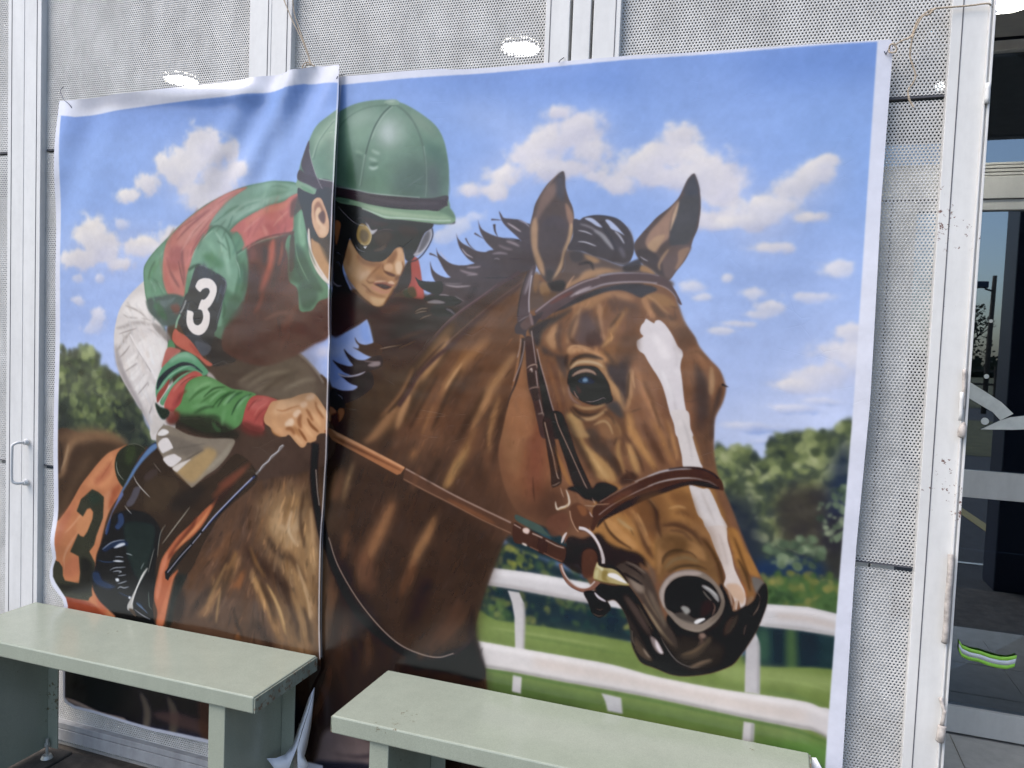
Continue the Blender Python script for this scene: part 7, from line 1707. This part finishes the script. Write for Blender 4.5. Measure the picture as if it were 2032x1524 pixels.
def sheet(name, top, left, right, bot, depth, nu, nv):
    T, Bm, L, Rr = along(top, nu), along(bot, nu), along(left, nv), along(right, nv)
    u = np.linspace(0, 1, nu)[None, :, None]; v = np.linspace(0, 1, nv)[:, None, None]
    P = (1 - v) * T[None] + v * Bm[None] + (1 - u) * L[:, None] + u * Rr[:, None] - ((1 - u) * (1 - v) * T[0] + u * (1 - v) * T[-1] + (1 - u) * v * Bm[0] + u * v * Bm[-1])
    X, Z = P[..., 0], P[..., 1]; Y, sx, sz = depth(u[..., 0] + 0 * v[..., 0], v[..., 0] + 0 * u[..., 0], X, Z)
    co = np.stack([X + sx, Y, Z + sz], -1).reshape(-1, 3)
    idx = np.arange(nu * nv).reshape(nv, nu)
    f = np.stack([idx[:-1, :-1], idx[1:, :-1], idx[1:, 1:], idx[:-1, 1:]], -1).reshape(-1, 4)
    me = bpy.data.meshes.new(name); me.from_pydata(co.tolist(), [], f.tolist())
    uvl = me.uv_layers.new(name='UVMap'); U_ = np.stack([(X - TX0) / (Wt * TS), 1 - (TZ0 - Z) / (Ht * TS)], -1).reshape(-1, 2)
    uvl.data.foreach_set('uv', U_[f.ravel()].astype(np.float32).ravel())
    me.polygons.foreach_set('use_smooth', [True] * len(f)); me.update(); me.materials.append(M_BANNER)
    return me
def d_left(u, v, X, Z):
    h = .010 + .004 * np.sin(X * 9 + Z * 3) + .003 * np.sin(X * 4 - Z * 7)
    h += .020 * np.exp(-((X + .93) / .06) ** 2 - ((Z - .70) / .07) ** 2)                      # bulge above the bench
    h += .012 * np.exp(-((X - .02 + (2.26 - Z) * .25) / .035) ** 2) * ss(1.55, 2.25, Z)         # fold below the rope
    h += .014 * np.exp(-((Z - 2.20 + .05 * (X - .1)) / .028) ** 2) * ss(-.93, -.75, X) * ss(.05, -.2, X)      # sag under the top hem
    q = X + .93 + (2.24 - Z) * .45
    h += .008 * np.sin(q * 26) * np.exp(-q * q / .06) * ss(1.2, 2.0, Z)                          # pull lines from the corner
    q = (X - .02) + (2.26 - Z) * .62
    h += .010 * np.cos(q * 38) * np.exp(-q * q / .03) * ss(1.75, 2.2, Z)
    lift = .062 * ss(2.28, 1.75, Z) * ss(.86, 1.25, Z) + .004
    g = ss(-.10, .19, X) ** 1.5
    h = np.where(Z < .5, np.minimum(h, .016), h)
    k = lift * g
    return -(.007 + h + k), .62 * k, .0 * k
def d_right(u, v, X, Z):
    h = .006 + .004 * np.sin(X * 5 + Z * 2.5 + 1) + .003 * np.sin(X * 11 - Z * 4)
    h *= ss(.05, .5, X) * .9 + .1
    h += .006 * ss(1.5, 1.66, X) * (1 + np.sin(Z * 5.2)) 
    h = np.where(Z < .55, np.minimum(h, .012), h)
    return -(.006 + h), 0 * h, 0 * h
LT = [(-0.9551,2.2408),(-0.8868,2.2337),(-0.5991,2.2363),(-0.2496,2.2485),(-0.0813,2.2592),(0.0387,2.2606),(0.0811,2.2723),(0.1686,2.2668)]
LL = [(-0.9551,2.2408),(-0.9573,2.1541),(-0.9575,1.9812),(-0.9499,1.3675),(-0.9492,0.9205),(-0.9487,0.6852),(-0.9505,0.6358),(-0.9670,0.6062),(-0.9763,0.5794),(-0.9761,0.5574),(-0.9662,0.5368),(-0.9540,0.5239),(-0.9081,0.4904),(-0.9031,0.4692),(-0.9041,0.3631),(-0.9036,0.2291),(-0.9012,0.1374),(-0.8938,0.1204)]
LR = [(0.1686,2.2668),(0.1677,2.2403),(0.1679,2.1959),(0.1640,2.1235),(0.1619,2.0327),(0.1603,1.9176),(0.1589,1.8590),(0.1587,1.7550),(0.1572,1.6899),(0.1549,1.6003),(0.1562,1.5042),(0.1581,1.4430),(0.1558,1.4153),(0.1551,1.3246),(0.1544,1.2334),(0.1550,1.1032),(0.1531,1.0469),(0.1505,0.9466),(0.1470,0.8283),(0.1511,0.5802),(0.1565,0.4631),(0.1610,0.4351),(0.1370,0.3890),(0.1181,0.3452),(0.0927,0.2674),(0.0674,0.1806),(0.0413,0.1060)]
LB = [(-0.8938,0.1204),(-0.8532,0.1080),(-0.7596,0.1100),(-0.6816,0.1083),(-0.5059,0.1003),(-0.2776,0.1010),(-0.0932,0.1015),(0.0413,0.1060)]
RT = [(0.0876,2.2314),(0.1695,2.2387),(0.3430,2.2356),(0.5080,2.2341),(0.5176,2.2297),(0.6296,2.2273),(0.8028,2.2269),(1.0369,2.2260),(1.3520,2.2166),(1.6202,2.2096),(1.6559,2.2087)]
RR = [(1.6559,2.2087),(1.6609,2.1792),(1.6562,1.8327),(1.6591,1.3516),(1.6498,0.9997),(1.6494,0.4451),(1.6510,0.0882)] + [(1.645, .10)]
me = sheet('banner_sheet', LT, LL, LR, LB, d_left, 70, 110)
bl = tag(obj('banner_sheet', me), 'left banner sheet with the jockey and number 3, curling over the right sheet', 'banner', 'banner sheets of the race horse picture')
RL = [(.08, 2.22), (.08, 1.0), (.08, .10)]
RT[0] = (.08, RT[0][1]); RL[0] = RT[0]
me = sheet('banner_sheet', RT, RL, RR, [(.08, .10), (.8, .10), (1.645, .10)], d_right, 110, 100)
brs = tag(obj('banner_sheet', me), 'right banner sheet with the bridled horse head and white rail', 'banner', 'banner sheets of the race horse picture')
# curled lower corner of the left sheet (white back showing)
def curl(name, strips, parent):
    bm = bmesh.new()
    for A, Bq in strips:
        va = [bm.verts.new(p) for p in A]; vb = [bm.verts.new(p) for p in Bq]
        for i in range(len(A) - 1): bm.faces.new((va[i], vb[i], vb[i + 1], va[i + 1])).smooth = True
    o = obj(name, bm, M_PAPERB, parent); s = o.modifiers.new('thick', 'SOLIDIFY'); s.thickness = .0006; return o
A1 = [(0.1392,-0.0200,0.3703), (0.1293,-0.0340,0.3423), (0.1199,-0.0500,0.2901), (0.1084,-0.0600,0.2366), (0.1017,-0.0750,0.2027), (0.0945,-0.1000,0.1868), (0.0837,-0.1300,0.1887), (0.0642,-0.1500,0.1932)]
A2 = [(0.1392,-0.0200,0.3687), (0.1481,-0.0460,0.3479), (0.1449,-0.0660,0.3024), (0.1364,-0.0780,0.2590), (0.1286,-0.0880,0.2118), (0.1250,-0.1000,0.1887), (0.1238,-0.1200,0.1613), (0.0919,-0.1400,0.1553)]
A3 = [(0.1401,-0.0200,0.3704), (0.1435,-0.0300,0.3257), (0.1432,-0.0400,0.2583), (0.1389,-0.0500,0.2015), (0.1358,-0.0600,0.1707), (0.1608,-0.0750,0.1554), (0.1466,-0.0850,0.1385), (0.1397,-0.0900,0.1239)]
A4 = [(0.1400,-0.0200,0.3688), (0.1491,-0.0460,0.3465), (0.1459,-0.0660,0.3010), (0.1383,-0.0780,0.2578), (0.1287,-0.0880,0.2086), (0.1296,-0.0880,0.1757), (0.1326,-0.0880,0.1370), (0.1344,-0.0900,0.1226)]
curl('curled_corner', [(A1, A2), (A4, A3)], bl)
curl('curled_corner', [([(1.5777,-0.0300,0.4655), (1.5778,-0.0340,0.4406), (1.5783,-0.0300,0.3923)], [(1.5875,-0.0300,0.4670), (1.6013,-0.0400,0.4490), (1.6218,-0.0300,0.4023)])], brs)
# ------------------------------------------------------------------ twine and wires
def twine(name, pts, r, label, tails=()):
    bm = bmesh.new()
    for P in [pts] + list(tails):
        S = spline(P, 14); m = len(S); L = 0; ang = []
        for i in range(m):
            if i: L += (S[i] - S[i - 1]).length
            ang.append(L / .011 * 2 * math.pi / 1.6)
        for ph in (0, 2 * math.pi / 3, 4 * math.pi / 3):
            Q = []
            for i in range(m):
                t = (S[min(i + 1, m - 1)] - S[max(i - 1, 0)]).normalized(); nn = t.cross(Vector((.3, 1, .2))).normalized(); bb = t.cross(nn)
                Q.append(S[i] + (nn * math.cos(ang[i] + ph) + bb * math.sin(ang[i] + ph)) * r * .55)
            tube(bm, Q, r * .62, 6)
    return tag(obj(name, bm, M_TWINE), label, 'twine', 'twine ties holding the banners')
twine('twine_tie', [(1.6518,-0.0220,2.1844), (1.6545,-0.0300,2.1928), (1.6652,-0.0300,2.1918), (1.6782,-0.0240,2.2010), (1.6969,-0.0220,2.2104), (1.7034,-0.0200,2.2300), (1.7107,-0.0200,2.2488), (1.7276,-0.0200,2.2631), (1.7464,-0.0160,2.2708), (1.7800,-0.0120,2.2724), (1.8160,-0.0100,2.2728), (1.8507,-0.0120,2.2728), (1.8617,0.0000,2.2689), (1.8788,0.0300,2.2684)], .0019,
      'jute twine tying the banner corner to the right gate post, tail dangling',
      [[(1.6518,-0.0220,2.1844), (1.6539,-0.0260,2.1758), (1.6654,-0.0280,2.1753), (1.6667,-0.0300,2.1848), (1.6565,-0.0300,2.1949)],
       [(1.6884,-0.0260,2.2027), (1.7008,-0.0240,2.2115), (1.7040,-0.0260,2.2219), (1.7172,-0.0240,2.2511), (1.7328,-0.0220,2.2572), (1.7407,-0.0200,2.2686), (1.7340,-0.0200,2.2602), (1.7454,-0.0220,2.2706)],
       [(1.7012,-0.0280,2.2122), (1.6986,-0.0240,2.1945), (1.6979,-0.0180,2.1681), (1.7060,-0.0160,2.1428), (1.7126,-0.0160,2.1215), (1.7083,-0.0160,2.1045), (1.6996,-0.0160,2.0901), (1.7006,-0.0160,2.0738), (1.7068,-0.0160,2.0583), (1.7127,-0.0160,2.0486)]])
twine('twine_tie', [(0.0393,-0.0200,2.2443), (0.0469,-0.0240,2.2603), (0.0567,-0.0260,2.2753), (0.0708,-0.0260,2.2771), (0.0607,-0.0200,2.3024), (0.0393,-0.0140,2.3468), (0.0149,-0.0120,2.3993), (-0.0028,-0.0120,2.4491), (-0.0099,-0.0120,2.5098)], .0018,
      'jute twine rising from the left banner top to the middle post',
      [[(0.0727,-0.0260,2.2725), (0.0532,-0.0200,2.3150), (0.0282,-0.0140,2.3613), (-0.0073,-0.0120,2.4195), (-0.0419,-0.0120,2.4893), (-0.0614,-0.0120,2.5306)],
       [(0.0428,-0.0260,2.2659), (0.0509,-0.0280,2.2795), (0.0650,-0.0280,2.2813), (0.0780,-0.0260,2.2735), (0.0838,-0.0240,2.2708)],
       [(0.0439,-0.0280,2.2741), (0.0462,-0.0280,2.2560), (0.0457,-0.0240,2.2425)]])
def wire(pts, label):
    bm = bmesh.new(); tube(bm, spline(pts, 8), .0011, 6); tag(obj('tie_wire', bm, M_WIRE), label, 'wire', 'wire ties through the banner margins')
wire([(-0.9546,0.0100,2.2951), (-0.9497,-0.0040,2.2833), (-0.9495,-0.0080,2.2700), (-0.9353,-0.0120,2.2523), (-0.9188,-0.0200,2.2385), (-0.9003,-0.0240,2.2275), (-0.8864,-0.0240,2.2164), (-0.8829,-0.0180,2.2061)], 'bent wire hook at the left upper corner of the banner')
wire([(0.1777,-0.0060,2.2445), (0.1740,-0.0220,2.2364), (0.1676,-0.0280,2.2319), (0.1643,-0.0280,2.2263), (0.1578,-0.0200,2.2206)], 'short wire staple where the two banner sheets overlap')
wire([(1.6556,-0.0120,2.1948), (1.6497,-0.0220,2.1823), (1.6463,-0.0180,2.1759), (1.6429,-0.0160,2.1828)], 'short wire end at the right upper corner of the banner')
wire([(0.8548,-0.0020,2.2396), (0.8522,-0.0120,2.2323), (0.8491,-0.0200,2.2256), (0.8447,-0.0140,2.2228)], 'thin wire poking over the banner top beside the middle post')
# ------------------------------------------------------------------ the car park opposite (mirrored in the door glass)
M_YEL = plain('yellow_line_paint', (.34, .27, .10), .7); M_GRASS = plain('dry_grass', (.13, .12, .05), .95, var=.5, scale=3)
M_WOOD = plain('weathered_pole', (.10, .075, .055), .9, var=.4); M_LEAF = plain('dull_leaves', (.05, .06, .035), .9, var=.5, scale=4)
def strip(name, a, b, wd, m, z):
    a, b = Vector((*a, z)), Vector((*b, z)); n = (b - a).normalized().cross(Vector((0, 0, 1))) * wd / 2; bm = bmesh.new()
    bm.faces.new([bm.verts.new(p) for p in (a - n, b - n, b + n, a + n)]); bmesh.ops.recalc_face_normals(bm, faces=bm.faces)
    o = obj(name, bm, m); o['kind'] = 'structure'; return o
strip('road_marking', (3.27, -5.2), (3.45, -1.9), .11, M_YEL, FZ - .026)
strip('road_marking', (2.0, -1.66), (4.2, -1.72), .05, M_WHITED, FZ - .026)
strip('grass_verge', (-60, -14), (70, -14), 9, M_GRASS, FZ - .024)
strip('grass_verge', (-90, -60), (100, -60), 70, M_GRASS, FZ - .022)
t = thing('reflection_blocker', (3.18, -1.05, FZ), 'added dark navy post out of view, blocking sky reflection in the door glass', 'reflection_blocker')
boxo('shaft', (2.91, -1.25, FZ - .03), (3.45, -.95, 2.7), M_NAVY, t, .01)  # unseen post added to darken a strip of the door glass reflection
lp = thing('lamp_post', (7.56, -22, FZ), 'wooden pole with a floodlight, mirrored in the door glass', 'lamp post')
bm = bmesh.new(); tube(bm, [(0, 0, -.1), (.02, 0, 2.2), (.05, 0, 4.2)], [.075, .07, .06], 10); obj('pole', bm, M_WOOD, lp)
bm = bmesh.new(); box(bm, (-.42, -.1, 3.82), (-.12, .12, 4.02), .02, Matrix.Rotation(.0, 4, 'Y')); obj('floodlight', bm, M_WIRE, lp)
bm = bmesh.new(); tube(bm, [(-.2, 0, 3.8), (.05, 0, 3.72)], .03, 6); obj('bracket', bm, M_WIRE, lp)
tr_ = thing('tree', (7.9, -26, FZ), 'sparse bare tree behind the pole, mirrored in the door glass', 'tree')
bm = bmesh.new(); rr = random.Random(9)
def grow(p, d, L, r, k):
    q = p + d * L; tube(bm, [p, (p + q) / 2 + Vector((rr.uniform(-.04, .04), rr.uniform(-.04, .04), 0)), q], [r, r * .85, r * .7], 5, cap=False)
    if k:
        for _ in range(3 if k > 1 else 4):
            nd = (d + Vector((rr.uniform(-.75, .75), rr.uniform(-.75, .75), rr.uniform(-.1, .6)))).normalized(); grow(q, nd, L * rr.uniform(.6, .82), r * .6, k - 1)
grow(Vector((0, 0, -.1)), Vector((.02, 0, 1)), 1.3, .12, 4); obj('trunk', bm, M_WOOD, tr_)
bm = bmesh.new()
for i in range(700):
    a = rr.uniform(0, 6.28); h = rr.uniform(1.2, 3.6); q = Vector((math.cos(a), math.sin(a), 0)) * rr.uniform(.1, 1.1) * (1.1 - h / 5) + Vector((0, 0, h))
    u_, v_ = Vector((rr.gauss(0, 1), rr.gauss(0, 1), rr.gauss(0, 1))).normalized() * .07, Vector((rr.gauss(0, 1), rr.gauss(0, 1), rr.gauss(0, 1))).normalized() * .05
    bm.faces.new([bm.verts.new(q - u_), bm.verts.new(q + v_), bm.verts.new(q + u_), bm.verts.new(q - v_)])
obj('crown', bm, M_LEAF, tr_)
bm = bmesh.new(); rr = random.Random(3)
for i in range(1600):
    x = rr.uniform(-70, 80); h = 2.2 + 1.6 * math.sin(x * .21) * math.sin(x * .067 + 1) + rr.uniform(0, 1.2); z = rr.uniform(0, h); s = rr.uniform(.5, 1.1); y = -95 + rr.uniform(-3, 3)
    u_, v_ = Vector((rr.gauss(0, 1), rr.gauss(0, .4), rr.gauss(0, 1))).normalized() * s, Vector((rr.gauss(0, 1), rr.gauss(0, .4), rr.gauss(0, 1))).normalized() * s
    q = Vector((x, y, z)); bm.faces.new([bm.verts.new(q - u_), bm.verts.new(q + v_), bm.verts.new(q + u_), bm.verts.new(q - v_)])
o = obj('treeline', bm, M_LEAF, None, (0, 0, FZ)); o['kind'] = 'stuff'; o['label'] = 'distant line of trees across the car park'
fn = thing('fence', (0, -34, FZ), 'post and rail fence beyond the car park, mirrored in the glass', 'fence')
for i in range(14): boxo('fence_post', (1 + i * 1.6, -34.05, FZ - .02), (1.1 + i * 1.6, -33.95, 1.35), M_WOOD, fn, 0)
for z in (.5, 1.1): boxo('fence_rail', (.6, -33.94, z), (23, -33.9, z + .1), M_WOOD, fn, 0)
